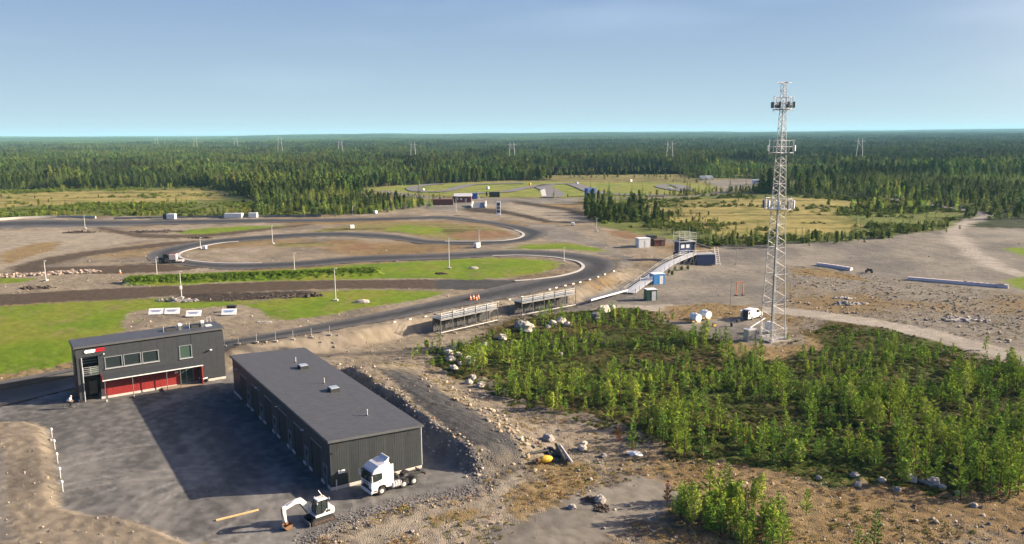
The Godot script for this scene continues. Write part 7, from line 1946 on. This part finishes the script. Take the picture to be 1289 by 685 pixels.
func build_paddock() -> void:
	SHRUB = young_birch_mesh(2.2, 270, Color(0.1, 0.13, 0.028))
	# blue control tower of stacked cabins with an open roof deck
	var t := thing("race_tower", "dark blue two-level race control cabin with a railed roof deck", "control tower", Vector3(45.43, 1.31, -210.2), 0.35)
	bx("lower_cabin", Vector3(0, 1.4, 0), Vector3(5.0, 2.7, 2.6), M.navy, t, 0.03)
	var up := bx("upper_cabin", Vector3(0, 4.2, 0), Vector3(4.6, 2.6, 2.5), M.navy, t, 0.03)
	for x in [-1.3, 0.2]: bx("window", Vector3(x, 4.4, 1.27), Vector3(1.0, 0.9, 0.05), M.tank, up, 0.02)
	bx("sign", Vector3(0.0, 1.9, 1.33), Vector3(2.4, 0.5, 0.05), M.blue, t, 0.01)
	bx("window", Vector3(2.33, 4.3, 0.1), Vector3(0.05, 1.1, 1.4), M.tank, up, 0.02)
	bx("deck", Vector3(0, 5.6, 0), Vector3(5.2, 0.14, 3.2), M.galv, t, 0.02)
	for x in [-2.5, -0.85, 0.85, 2.5]:
		for z in [-1.5, 1.5]: tb("post", Vector3(x, 0.0 if absf(x) > 2.0 else 5.6, z), Vector3(x, 8.0, z), 0.06, M.galv, t, -1.0, 5)
	for y in [6.3, 6.9, 7.9]:
		for z in [-1.5, 1.5]: tb("rail", Vector3(-2.5, y, z), Vector3(2.5, y, z), 0.045, M.galv, t, -1.0, 4)
		for x in [-2.5, 2.5]: tb("rail", Vector3(x, y, -1.5), Vector3(x, y, 1.5), 0.045, M.galv, t, -1.0, 4)
	for x in [-1.6, 0.0, 1.6]: tb("brace", Vector3(x - 0.8, 6.2, 1.5), Vector3(x + 0.8, 7.9, 1.5), 0.03, M.galv, t, -1.0, 4)
	tb("flag_mast", Vector3(0.4, 5.6, 1.6), Vector3(0.4, 9.6, 1.6), 0.03, M.galv, t)
	# roofed gallery to the right and the ramp leading up from the left
	var gl := thing("start_gallery", "low dark blue cabin with white posts, right of the race tower", "cabin", Vector3(50.46, 0.79, -209.26), 0.15)
	bx("cabin", Vector3(0, 1.35, 0), Vector3(5.0, 2.6, 3.0), M.navy, gl, 0.03)
	bx("deck", Vector3(-2.4, 2.85, -0.4), Vector3(10.0, 0.14, 3.4), M.galv, gl, 0.02)
	for x in [-7.0, -4.5, -2.0, 0.5, 2.3]:
		tb("post", Vector3(x, 2.8, 1.25), Vector3(x, 4.0, 1.25), 0.05, M.white, gl, -1.0, 4)
	tb("rail", Vector3(-7.0, 4.0, 1.25), Vector3(2.3, 4.0, 1.25), 0.05, M.white, gl, -1.0, 4)
	tb("rail", Vector3(-7.0, 3.4, 1.25), Vector3(2.3, 3.4, 1.25), 0.035, M.white, gl, -1.0, 4)
	bx("roof", Vector3(-2.0, 5.4, -1.9), Vector3(8.8, 0.5, 2.4), M.chassis, gl, 0.06, Basis(Vector3.BACK, -0.3))
	for x in [-6.0, 1.6]: tb("roof_post", Vector3(x, 0.0, -2.4), Vector3(x, 6.2 if x < 0.0 else 4.0, -2.4), 0.07, M.galv, gl)
	for s in [0.0, 0.9]: tb("ladder_rail", Vector3(3.0 + s, 0.0, 1.5), Vector3(2.6 + s, 4.6, 0.4), 0.06, M.white, gl)
	for k in 8: tb("ladder_step", Vector3(3.0 - 0.05 * k, 0.5 * k + 0.4, 1.4 - 0.12 * k), Vector3(3.9 - 0.05 * k, 0.5 * k + 0.4, 1.4 - 0.12 * k), 0.04, M.white, gl, -1.0, 4)
	var legs3: Array = smooth([Vector2(27.1, -173.73), Vector2(34.09, -187.57), Vector2(40.31, -198.11), Vector2(48.47, -207.86)], 4)
	var a: Vector3 = at_ground(legs3[0].x, legs3[0].y)
	var rp := thing("ramp", "long pale walkway ramp curving up from the green hut to the race tower", "ramp", a)
	var n3 := legs3.size() - 1
	for k in n3:
		var u := Vector3(legs3[k].x, 0.3 + 2.7 * k / n3 + bank(legs3[k].x, legs3[k].y), legs3[k].y) - a
		var w := Vector3(legs3[k + 1].x, 0.3 + 2.7 * (k + 1) / n3 + bank(legs3[k + 1].x, legs3[k + 1].y), legs3[k + 1].y) - a
		var dx := (w - u).normalized()
		var sd := dx.cross(Vector3.UP).normalized()
		var bs := Basis(dx, sd.cross(dx), sd)
		for q in 3: bx("plank", (u + w) * 0.5 - sd * (0.45 + 0.9 * q), Vector3((w - u).length() * 1.04, 0.1, 0.86), M.galv, rp, 0.01, bs)
		for z in [0.0, 2.7]:
			tb("post", u - sd * z - Vector3(0, 0.3 + 2.7 * k / n3, 0), u - sd * z + Vector3(0, 1.0, 0), 0.05, M.galv_dark, rp, -1.0, 4)
			for y in [0.5, 1.0]: tb("rail", u - sd * z + Vector3(0, y, 0), w - sd * z + Vector3(0, y, 0), 0.03, M.galv, rp, -1.0, 4)
		if k > 3: tb("brace", u - Vector3(0, 0.2 + 2.7 * k / n3, 0), w, 0.045, M.galv_dark, rp, -1.0, 4)
	for p in [Vector2(38.84, -196.62), Vector2(40.97, -199.4), Vector2(42.83, -200.67), Vector2(44.71, -201.95), Vector2(39.37, -195.3)]:
		tree_thing("shrub", [SHRUB[0], SHRUB[1]], at_ground(p.x, p.y), p.x, 0.7, "low leafy shrub growing beside the walkway ramp", "shrub", "shrubs beside the walkway ramp")
	cabin("blue_hut", Vector3(34.13, 0.01, -186.71), 0.3, Vector3(2.9, 2.4, 2.2), M.blue_bright, M.tank, "bright blue hut with a white roof beside the ramp", "hut")
	cabin("green_hut", Vector3(29.36, 0, -168.04), 0.2, Vector3(2.2, 2.3, 2.0), M.green_dark, M.tank, "dark green hut with a pale door and white roof, below the blue hut", "hut")
	var gate := thing("white_railing", "white board railing left of the blue hut", "railing", Vector3(29.89, 0.03, -184.79), 0.3)
	for x in [0.0, 1.5, 3.0]: bx("post", Vector3(x, 0.9, 0), Vector3(0.14, 1.8, 0.14), M.white, gate)
	for y in [0.9, 1.6]: bx("rail", Vector3(1.5, y, 0.08), Vector3(3.2, 0.2, 0.05), M.white, gate)
	cabin("white_cabin", Vector3(38.2, 2.2, -233.12), 0.25, Vector3(3.6, 2.6, 2.6), M.tank, M.white, "white site cabin beyond the race tower's left side", "cabin")
	cabin("brown_shed", Vector3(43.24, 2.2, -235.37), 0.2, Vector3(3.2, 1.9, 2.4), M.brick_red, M.rusty_brown, "low reddish-brown shed right of the white cabin", "shed", true, 0.6)
	cabin("dark_shed", Vector3(41.15, 2.2, -235.49), 0.2, Vector3(2.4, 3.0, 2.4), M.dark, M.chassis, "narrow dark shed between the white cabin and the brown shed", "shed")
	# tanks on saddles beside the young trees
	var i := 0
	for p in [Vector3(34.23, 0, -146.96), Vector3(36.69, 0, -149.49)]:
		var k := thing("white_tank", ["white barrel tank on a low frame, the nearer of the two left of the van", "white barrel tank on a low frame, the farther of the two left of the van"][i], "tank", p, 0.55, "white tanks on the gravel pad")
		var m := MB.new()
		var prof := []
		for q in 14: prof.append(Vector2(0.8 * cos(TAU * q / 14), 1.0 + 0.72 * sin(TAU * q / 14)))
		m.extrude(prof, -0.85, 0.85)
		obj("shell", m, M.white, k)
		for s in [-0.6, 0.6]: bx("saddle", Vector3(0, 0.2, s), Vector3(1.4, 0.42, 0.14), M.wood, k, 0.02)
		tb("lid", Vector3(0, 1.7, 0), Vector3(0, 1.82, 0), 0.22, M.tank, k, 0.2, 10)
		i += 1
	build_van()
	for p in [[Vector3(40.08, 0, -143.6), "black drum standing on the gravel pad"], [Vector3(36.91, 0, -143.71), "small dark and yellow canister on the gravel pad"], [Vector3(42.1, 0, -146.68), "black crate near the open van door"]]:
		var d := thing("drum" if p[1].begins_with("black drum") else ("canister" if p[1].begins_with("small") else "crate"), p[1], "container", p[0], 0.4)
		if p[1].begins_with("black drum"):
			tb("shell", Vector3(0, 0, 0), Vector3(0, 0.75, 0), 0.25, M.dark, d, -1.0, 10); tb("rim", Vector3(0, 0.7, 0), Vector3(0, 0.78, 0), 0.27, M.galv_dark, d, -1.0, 10)
		else:
			bx("body", Vector3(0, 0.25, 0), Vector3(0.6, 0.5, 0.45), M.yellow if p[1].begins_with("small") else M.dark, d, 0.04)
			bx("lid", Vector3(0.0, 0.53, 0), Vector3(0.62, 0.08, 0.47), M.dark, d, 0.02)
	var ogf := thing("orange_frame", "orange goal-like frame standing on the grey lot", "frame", Vector3(49.46, 0, -171.92), 0.2)
	for x in [-0.75, 0.75]: tb("post", Vector3(x, 0, 0), Vector3(x, 2.9, 0), 0.09, M.orange, ogf)
	tb("crossbar", Vector3(-0.9, 2.9, 0), Vector3(0.9, 2.9, 0), 0.09, M.orange, ogf)
	for x in [-0.75, 0.75]: bx("foot", Vector3(x, 0.08, 0), Vector3(0.5, 0.16, 0.9), M.dark, ogf, 0.03)
	# motorbike on the grey lot
	var mb := thing("motorbike", "dark motorbike parked between the two rows of pale blocks", "motorbike", Vector3(88.97, 0.2, -197.87), 2.4)
	for x in [-0.65, 0.65]: wheel(mb, Vector3(x, 0.34, 0), 0.34, 0.16, M.galv_dark)
	var bd := MB.new()
	bd.extrude([Vector2(-0.8, 0.75), Vector2(-0.2, 0.45), Vector2(0.3, 0.45), Vector2(0.55, 0.95), Vector2(0.3, 1.15), Vector2(-0.1, 0.95), Vector2(-0.85, 0.95)], -0.18, 0.18)
	obj("body", bd, M.dark, mb)
	tb("handlebar", Vector3(0.42, 1.2, -0.38), Vector3(0.42, 1.2, 0.38), 0.03, M.dark, mb)
	tb("fork", Vector3(0.65, 0.34, 0), Vector3(0.42, 1.2, 0), 0.06, M.galv_dark, mb)
	bx("seat", Vector3(-0.4, 0.98, 0), Vector3(0.7, 0.1, 0.28), M.dark, mb, 0.03)
	# vehicle working in the hairpin
	var tr := thing("tractor", "small dark tractor with a pale pink hopper working in the asphalt hairpin", "tractor", Vector3(-90.24, 2.2, -210.3), 0.15)
	bx("cab", Vector3(-0.9, 1.75, 0), Vector3(1.2, 1.5, 1.4), M.dark, tr, 0.12)
	bx("bonnet", Vector3(-2.0, 1.1, 0), Vector3(1.5, 0.8, 1.0), M.chassis, tr, 0.12)
	bx("hopper", Vector3(0.9, 1.6, 0), Vector3(1.9, 1.5, 1.7), M.pink, tr, 0.1)
	bx("hopper_lid", Vector3(0.9, 2.4, 0), Vector3(1.7, 0.12, 1.5), M.brick_red, tr, 0.03)
	bx("drawbar", Vector3(0.0, 0.6, 0), Vector3(4.2, 0.2, 0.4), M.chassis, tr)
	bx("spreader_bar", Vector3(2.5, 0.5, 0), Vector3(1.8, 0.35, 2.0), M.pink, tr, 0.05)
	for q in [[-2.2, 0.45], [-0.8, 0.7], [1.2, 0.5]]:
		for s in [-0.8, 0.8]: wheel(tr, Vector3(q[0], q[1], s), q[1], 0.4, M.galv_dark)
	# far paddock
	container(Vector3(-32.27, 2.2, -381.6), 0.0, Vector3(9.6, 2.7, 2.5), M.brick_red, "long dark red container at the end of the upper straight")
	var h := cabin("brown_house", Vector3(-23.74, 2.2, -396.6), 0.0, Vector3(8.2, 3.0, 5.0), M.brick_red, M.pale_grey, "brown wooden house with a pale grey roof beside the red container", "house", true, 1.4)
	for x in [-2.6, -0.8]: bx("window", Vector3(x, 1.7, 2.53), Vector3(0.9, 0.9, 0.05), M.tank, h, 0.01)
	var dk := cabin("lean_to", Vector3(-27.51, 2.2, -394.6), 0.0, Vector3(2.2, 3.0, 3.0), M.dark, M.roof, "dark lean-to at the left gable of the brown house", "shed", false)
	container(Vector3(-20.16, 2.2, -415.9), 0.1, Vector3(5.0, 2.9, 2.5), M.blue, "bright blue container behind the brown house")
	container(Vector3(41.81, 2.2, -428.1), 0.5, Vector3(5.2, 4.2, 3.0), M.blue, "blue cabin standing behind the dark grove")
	container(Vector3(-113.05, 2.2, -327.5), 0.0, Vector3(7.0, 1.9, 2.4), M.tank, "long pale blue-white container at the forest edge beside the upper straight")
	container(Vector3(-105.43, 2.2, -328.5), 0.0, Vector3(3.2, 1.9, 2.2), M.tank, "short pale container right of the long one at the upper straight")
	container(Vector3(-137.29, 2.2, -324.8), 0.0, Vector3(3.2, 2.1, 2.2), M.tank, "short pale container alone by the left bog")
	cabin("dark_hut", Vector3(-139.62, 2.2, -324.9), 0.0, Vector3(1.6, 2.1, 2.0), M.dark, M.chassis, "small dark hut left of the short pale container by the bog", "hut", false)
	cabin("kiosk", Vector3(-8.94, 2.2, -428), 0.0, Vector3(5.6, 2.6, 3.0), M.dark, M.chassis, "dark kiosk with a pale front between the kart circuit and the paddock", "kiosk")
	var wh := thing("white_start_board", "large leaning white board at the edge of the kart circuit", "board", Vector3(16.96, 2.2, -428), 0.3)
	bx("panel", Vector3(0, 1.9, 0), Vector3(2.6, 3.8, 0.2), M.white, wh, 0.03, Basis(Vector3.BACK, 0.25))
	bx("strut", Vector3(1.4, 0.9, -0.6), Vector3(0.2, 1.9, 0.2), M.white, wh)
	var col := thing("advert_column", "tall white column with dark panels beside the sand strip", "advert column", Vector3(-5.35, 2.2, -330.1), 0.0)
	bx("frame", Vector3(0, 2.9, 0), Vector3(1.7, 5.6, 0.7), M.white, col, 0.04)
	for k in 3: bx("panel", Vector3(0, 1.6 + 1.45 * k, 0.37), Vector3(1.3, 1.1, 0.05), M.navy if k != 1 else M.galv_dark, col, 0.02)
	bx("foot", Vector3(0, 0.15, 0), Vector3(2.2, 0.3, 1.2), M.white, col, 0.03)
	var rm := thing("loading_ramp", "asphalt ramp between white side walls in the paddock", "ramp", Vector3(-15, 2.2, -363.4), 0.0)
	var rb := MB.new()
	rb.extrude([Vector2(0, 0), Vector2(14.0, 0), Vector2(14.0, 1.3)], -2.6, 2.6, Basis(Vector3(0, 0, -1), Vector3(0, 1, 0), Vector3(1, 0, 0)))
	obj("surface", rb, M.galv_dark, rm)
	for s in [-1.0, 1.0]:
		var sw := MB.new()
		sw.extrude([Vector2(0, 0), Vector2(14.0, 0), Vector2(14.0, 2.2), Vector2(0, 0.9)], s * 3.1 - 0.3, s * 3.1 + 0.3, Basis(Vector3(0, 0, -1), Vector3(0, 1, 0), Vector3(1, 0, 0)))
		obj("side_wall", sw, M.plinth, rm)
	# camper vans on the far grey lot
	for e in [[Vector3(157.89, 2.2, -519.9), "white and blue camper van on the far grey lot beside the lattice mast", M.blue], [Vector3(135.21, 2.2, -568.7), "tiny white van at the forest edge of the far grey lot, left one", M.white], [Vector3(139.69, 2.2, -571.1), "tiny white van at the forest edge of the far grey lot, right one", M.tank]]:
		var c := thing("camper_van", e[1], "camper van", e[0], 0.1)
		var m := MB.new()
		m.extrude([Vector2(-3.0, 0.5), Vector2(3.0, 0.5), Vector2(3.0, 1.4), Vector2(2.2, 1.7), Vector2(2.0, 2.8), Vector2(-3.0, 2.8)], -1.1, 1.1)
		obj("body", m, M.white, c)
		bx("stripe", Vector3(-0.4, 1.3, 1.12), Vector3(5.0, 0.7, 0.04), e[2], c)
		bx("windscreen", Vector3(2.15, 2.1, 0), Vector3(0.1, 0.8, 1.9), M.glass, c, 0.0, Basis(Vector3.BACK, 0.18))
		for x in [-1.9, 1.8]:
			for s in [-1.0, 1.0]: wheel(c, Vector3(x, 0.42, s), 0.42, 0.3, M.galv_dark)
	# power line over the forest
	var k := 0
	for e in [[Vector3(-443.3, 11.2, -1566.1), 29.3], [Vector3(-281.01, 11.2, -1343.4), 25.14], [Vector3(-131.16, 11.2, -1091.5), 23.39], [Vector3(1.1, 11.2, -944.8), 24.01], [Vector3(161.7, 11.2, -829.9), 24.99], [Vector3(374.9, 11.2, -875.9), 25.87], [Vector3(-648.8, 11.2, -1925.6), 30.25], [Vector3(-836.1, 11.2, -2163.5), 30.79], [Vector3(-1018.9, 11.2, -2347.5), 31.06]]:
		var at: Vector3 = e[0]
		at.y = height(at.x, at.z) - 0.5
		pylon(at, e[1], 0.15, ["grey power pylon left of the middle, before the dark wood", "grey power pylon, first right of the left bog's end", "grey power pylon above the left kart bends", "grey power pylon above the middle of the kart circuit", "tallest grey power pylon, left of the lattice mast", "grey power pylon right of the lattice mast", "faint power pylon, third from the left on the horizon", "faint power pylon, second from the left on the horizon", "faintest power pylon, farthest left on the horizon"][k])
		k += 1
	# heaps and wreckage
	heap(Vector3(-150.29, 2.2, -280.41), Vector3(7.0, 1.0, 2.2), 81, M.soil, "soil_heap", "low dark soil heap by the pole at the upper left bend", "soil heap")
	heap(Vector3(-105.03, 2.2, -175.36), Vector3(4.2, 0.9, 1.5), 82, M.soil, "soil_heap", "dark broken heap on the bare ground by the left pole", "soil heap")
	heap(Vector3(-125, 2.2, -281.01), Vector3(11.0, 0.9, 2.4), 83, M.soil, "soil_heap", "long dark heap beside the upper dirt course", "soil heap")
	heap(Vector3(-101.93, 2.2, -262.06), Vector3(4.0, 0.8, 1.5), 84, M.soil, "soil_heap", "small dark heap at the top of the hairpin", "soil heap")
	heap(Vector3(-67.55, 2.2, -160.09), Vector3(4.5, 0.8, 1.3), 85, M.rock_grey, "rubble_heap", "heap of mixed rubble at the foot of the pole with the junction box", "rubble heap")
	heap(Vector3(-42.77, 2.2, -163.95), Vector3(3.6, 0.9, 1.4), 86, M.soil, "soil_heap", "dark turf heap at the end of the dirt course's edge", "soil heap")
	heap(Vector3(-48.24, 2.2, -162.93), Vector3(5.0, 0.6, 1.1), 87, M.soil, "soil_heap", "long low heap of dark soil along the dirt course", "soil heap")
	heap(Vector3(-29.89, 2.2, -157.43), Vector3(1.6, 0.6, 1.0), 88, M.rock_white, "boulder", "single pale boulder on the grass strip", "boulder")
	heap(Vector3(-9.55, 2.2, -197.38), Vector3(1.3, 0.5, 0.9), 89, M.rock_white, "boulder", "flat pale boulder on the lawn inside the bend", "boulder")
	heap(Vector3(-16.98, 2.2, -189.67), Vector3(1.6, 0.5, 1.0), 90, M.soil, "soil_heap", "small dark heap on the lawn under the tallest pole", "soil heap")
	heap(Vector3(69.04, 0, -162.02), Vector3(3.6, 0.8, 1.5), 91, M.rock_grey, "rubble_heap", "grey stone heap on the rubble field right of the mast", "rubble heap")
	heap(Vector3(70.35, 0, -167.65), Vector3(2.4, 0.6, 1.0), 92, M.rock_white, "rubble_heap", "pale stone heap behind the grey one on the rubble field", "rubble heap")
	heap(Vector3(7.54, 0, -73.16), Vector3(0.9, 0.45, 0.6), 93, M.soil, "soil_heap", "dark clod of soil on the grey patch in front", "soil heap")
	heap(Vector3(8.28, 0, -71.46), Vector3(0.8, 0.35, 0.8), 94, M.soil, "rubble_heap", "broken dark clods on the grey patch in front", "rubble heap")
	heap(Vector3(84.02, 0, -147.14), Vector3(5.0, 0.7, 2.0), 95, M.rock_grey, "rubble_heap", "wide grey rubble on the right of the rubble field", "rubble heap")
	for q in 11:
		var p := (Vector3(-122.19, 2.2, -190.21)).lerp(Vector3(-104.41, 2.2, -196.69), q / 10.0)
		heap(p, Vector3(2.6, 0.9, 1.3), 120 + q, M.mound_pink, "dirt_jump", "pinkish earth jump in the row along the left dirt course", "earth jump", "earth jumps along the dirt course")
	# rubbish pile: yellow tank, dark pipes and a pale beam
	var yt := thing("yellow_float", "yellow oval float lying on the pile of dark pipes", "float", Vector3(3.47, 0, -82.22), 0.3)
	var ym := MB.new()
	ym.lump(Vector3(0, 0.45, 0), Vector3(0.8, 0.4, 0.45), 7, 0.05, 12, 8)
	obj("shell", ym, M.yellow, yt)
	bx("end_cap", Vector3(-0.85, 0.4, 0), Vector3(0.4, 0.5, 0.6), M.rust, yt, 0.1)
	var pb := tb("pale_beam", Vector3(5.27, 0, -86.42) + Vector3(0, 0.3, 0), Vector3(6.25, 0, -81.53) + Vector3(0, 0.3, 0), 0.16, M.pale_grey, self, -1.0, 4)
	tag(pb, "long pale beam leaning on the dark pipe pile", "beam")
	i = 0
	for e in [[Vector3(2.27, 0, -85.1), Vector3(5.7, 0, -83.47)], [Vector3(3.29, 0, -86.23), Vector3(4.41, 0, -82.2)], [Vector3(4.06, 0, -85.52), Vector3(5.94, 0, -81.96)], [Vector3(1.62, 0, -83.55), Vector3(3.84, 0, -84.62)], [Vector3(4.79, 0, -85.97), Vector3(5.48, 0, -81.54)]]:
		var o := tb("dark_pipe", e[0] + Vector3(0, 0.15 + 0.12 * i, 0), e[1] + Vector3(0, 0.15 + 0.1 * i, 0), 0.17, M.dark, self, -1.0, 7)
		tag(o, ["long dark pipe at the bottom of the scrap pile", "short dark pipe crossing the scrap pile", "dark pipe at the right of the scrap pile", "dark pipe at the left of the scrap pile", "dark pipe against the pale beam on the scrap pile"][i], "pipe", "dark pipes on the scrap pile")
		i += 1
	var ws := thing("white_sheet", "crumpled white plastic sheet at the edge of the bare sand", "plastic sheet", Vector3(13.19, 0, -84.2), 0.2)
	var wm := MB.new()
	wm.lump(Vector3(0, 0.15, 0), Vector3(0.75, 0.28, 0.5), 11, 0.6, 9, 6); wm.lump(Vector3(0.5, 0.1, 0.3), Vector3(0.5, 0.2, 0.35), 12, 0.6, 9, 6)
	obj("folds", wm, M.white, ws)
	var rt := young_pine_mesh(2.4, 260, Color(0.3, 0.09, 0.04), 0.85)
	tree_thing("dead_sapling", rt, Vector3(12.14, 0, -88.18), 0.0, 0.8, "small rust-red dying sapling at the edge of the pines", "sapling", "")
	tree_thing("dead_sapling", rt, Vector3(14.76, 0, -72.68), 1.0, 0.95, "tall rust-red dying sapling in the front clump", "sapling", "")
	for p in [[Vector3(22.59, 0, -68.83), Vector3(22.7, 0, -66.88)]]:
		tag(tb("fallen_log", p[0] + Vector3(0, 0.2, 0), p[1] + Vector3(0, 0.25, 0), 0.14, M.concrete, self, 0.1, 6), "bleached log lying among the front clump of saplings", "log")

func scatter_stones() -> void:
	var kinds := []
	for k in 4:
		var b := MB.new()
		b.col = [Color(0.34, 0.29, 0.22), Color(0.24, 0.21, 0.18), Color(0.17, 0.16, 0.15), Color(0.3, 0.24, 0.165)][k]
		b.lump(Vector3(0, 0.25, 0), Vector3(1, 0.65, 0.85), 700 + k, 0.35, 6, 4)
		kinds.append(b.mesh())
	rng.seed = 8181
	var crest := smooth(CREST, 6)
	for k in 4:
		var w := []; var tint := []
		# loose over the bare ground
		var n := 0
		while w.size() < 4200 and n < 60000:
			n += 1
			var z := -48.0 - 190.0 * pow(rng.randf(), 1.15); var x := rng.randf_range(-0.72, 0.72) * -z
			var id := zone(x, z)
			var d := 0.0
			match id:
				DIRT: d = 0.75
				SPOIL: d = 0.16
				SAND: d = 0.2
				STRAW, REDDISH: d = 0.35
				LOT, ROAD: d = 0.08
				SCRUB: d = 0.07
				PALE, MUD: d = 0.3
			if rng.randf() > d * clampf(0.55 + 1.6 * noise.get_noise_2d(x * 3.0, z * 3.0 + k * 40.0), 0.05, 1.0): continue
			var s := 0.03 + 0.1 * pow(rng.randf(), 3.0) + (0.2 * pow(rng.randf(), 20.0))
			w.append(Transform3D(Basis(Vector3(rng.randf() - 0.5, 1, rng.randf() - 0.5).normalized(), rng.randf() * TAU).scaled(Vector3.ONE * s), at_ground(x, z)))
			tint.append(Color.WHITE * rng.randf_range(0.7, 1.3))
		# along the cut and its foot, and the pale stones on the ramp's outer edge
		for q in 110:
			var f := rng.randf() * (crest.size() - 1.001)
			var p: Vector2 = crest[int(f)].lerp(crest[int(f) + 1], f - int(f)) + Vector2(rng.randfn() * 0.7 - 0.6, rng.randfn() * 0.7)
			w.append(Transform3D(Basis(Vector3.UP, rng.randf() * TAU).scaled(Vector3.ONE * (0.05 + 0.2 * pow(rng.randf(), 2.5))), at_ground(p.x, p.y)))
			tint.append(Color.WHITE * rng.randf_range(0.7, 1.3))
		var rim := smooth([Vector2(-13.55, -115.04), Vector2(-11.4, -110.99), Vector2(-8.1, -104.36), Vector2(-4.64, -98.43), Vector2(-2.03, -93.96), Vector2(0.35, -88.07), Vector2(1.59, -82.2)], 6)
		for q in 55:
			var f := pow(rng.randf(), 0.6) * (rim.size() - 1.001)
			var p: Vector2 = rim[int(f)].lerp(rim[int(f) + 1], f - int(f)) + Vector2(rng.randfn(), rng.randfn()) * 1.1
			w.append(Transform3D(Basis(Vector3.UP, rng.randf() * TAU).scaled(Vector3.ONE * (0.08 + 0.3 * pow(rng.randf(), 1.8))), at_ground(p.x, p.y)))
			tint.append(Color(0.95, 0.92, 0.86) * rng.randf_range(0.8, 1.3))
		var field := [Vector2(68.39, -197.87), Vector2(84.26, -184.56), Vector2(108.71, -167.78), Vector2(117.5, -158.6), Vector2(84.9, -113.05), Vector2(82.69, -126.29), Vector2(73.7, -144.3), Vector2(59.13, -156.35), Vector2(56.46, -164.91)]
		var tried := 0
		var laid := 0
		while laid < 260 and tried < 12000:
			tried += 1
			var p := Vector2(rng.randf_range(45.0, 130.0), rng.randf_range(-200.0, -120.0))
			if not in_poly(p, field) or noise.get_noise_2d(p.x * 3.0, p.y * 5.0) < -0.05: continue
			laid += 1
			w.append(Transform3D(Basis(Vector3.UP, rng.randf() * TAU).scaled(Vector3.ONE * (0.06 + 0.32 * pow(rng.randf(), 3.0))), at_ground(p.x, p.y)))
			tint.append(Color.WHITE * rng.randf_range(0.6, 1.3))
		# crushed stone at the yard's outer edge
		var lip := smooth([Vector2(-3.42, -80.89), Vector2(-2.81, -77.7), Vector2(-4.84, -74.78), Vector2(-8.26, -73.61), Vector2(-11.83, -71.65), Vector2(-15.38, -68.71), Vector2(-17.77, -65.13)], 6)
		if k in [1, 2]:
			for q in 1500:
				var f := rng.randf() * (lip.size() - 1.001)
				var p: Vector2 = lip[int(f)].lerp(lip[int(f) + 1], f - int(f)) + Vector2(rng.randfn(), rng.randfn()) * 0.9
				w.append(Transform3D(Basis(Vector3.UP, rng.randf() * TAU).scaled(Vector3.ONE * (0.04 + 0.1 * rng.randf() * rng.randf())), at_ground(p.x, p.y)))
				tint.append(Color(0.75, 0.77, 0.82) * rng.randf_range(0.6, 1.3))
		many("stones", kinds[k], M.stone, w, tint, "loose stones strewn over the bare earth", "stones")

# ------------------------------------------------------------------ everything
func _ready() -> void:
	var cam := Camera3D.new()
	cam.transform = Transform3D(Basis(Vector3(0.999967, -0.007999, 0.001369), Vector3(0.008116, 0.985638, -0.168675), Vector3(-0.000000, 0.168681, 0.985671)), Vector3(0, 35, 0))
	cam.fov = 37.2927
	cam.near = 0.5
	cam.far = 25000.0
	add_child(cam)
	var we := WorldEnvironment.new()
	var env := Environment.new()
	env.background_mode = Environment.BG_SKY
	var ps := ProceduralSkyMaterial.new()
	ps.sky_top_color = Color(0.018, 0.11, 0.46).linear_to_srgb()
	ps.sky_horizon_color = Color(0.52, 0.69, 0.765).linear_to_srgb()
	ps.sky_curve = 0.145
	ps.sky_energy_multiplier = 0.6
	ps.ground_horizon_color = Color(0.3, 0.42, 0.45).linear_to_srgb()
	ps.ground_bottom_color = Color(0.1, 0.1, 0.07).linear_to_srgb()
	ps.sun_angle_max = 78.0
	ps.sun_curve = 0.42
	var wisps := Image.create(1024, 512, false, Image.FORMAT_RGBA8)
	var wn := FastNoiseLite.new()
	wn.seed = 5; wn.frequency = 1.4; wn.fractal_octaves = 5
	for j in 256:
		var el := PI * (0.5 - (j + 0.5) / 512.0)
		for k in 1024:
			var az := TAU * k / 1024.0
			var d := Vector3(cos(el) * cos(az), sin(el) * 7.0, cos(el) * sin(az))
			var a := clampf(wn.get_noise_3dv(d + Vector3(0.4 * d.y, 0, 0)) * 1.1 + 0.02, 0.0, 0.5) * smoothstep(0.02, 0.1, sin(el)) * 0.09
			wisps.set_pixel(k, j, Color(1, 1, 1, a))
	ps.sky_cover = ImageTexture.create_from_image(wisps)
	var sky := Sky.new()
	sky.sky_material = ps
	env.sky = sky
	env.tonemap_mode = Environment.TONE_MAPPER_LINEAR
	env.tonemap_exposure = 3.3
	env.sdfgi_enabled = true; env.ssao_enabled = true; env.ssil_enabled = true
	env.fog_enabled = true
	env.fog_density = 0.00006
	env.fog_light_color = Color(0.58, 0.8, 0.9)
	we.environment = env
	add_child(we)
	var sun := DirectionalLight3D.new()
	sun.light_energy = 1.6
	sun.light_color = Color(1.0, 0.92, 0.81)
	sun.light_angular_distance = 0.5
	sun.shadow_enabled = true
	sun.look_at_from_position(Vector3.ZERO, -Vector3(12.55, 4.95, -1.33), Vector3.UP)
	add_child(sun)

	noise.noise_type = FastNoiseLite.TYPE_SIMPLEX_SMOOTH
	noise.frequency = 0.02; noise.fractal_octaves = 4; noise.seed = 11
	rough_noise.noise_type = FastNoiseLite.TYPE_SIMPLEX
	rough_noise.frequency = 0.35; rough_noise.fractal_octaves = 3; rough_noise.seed = 12
	make_materials()
	paint_zones()
	build_ground()
	build_track()
	build_hall()
	build_office()
	build_tower()
	build_truck()
	build_excavator()
	build_site()
	plant_scrub()
	build_forest()
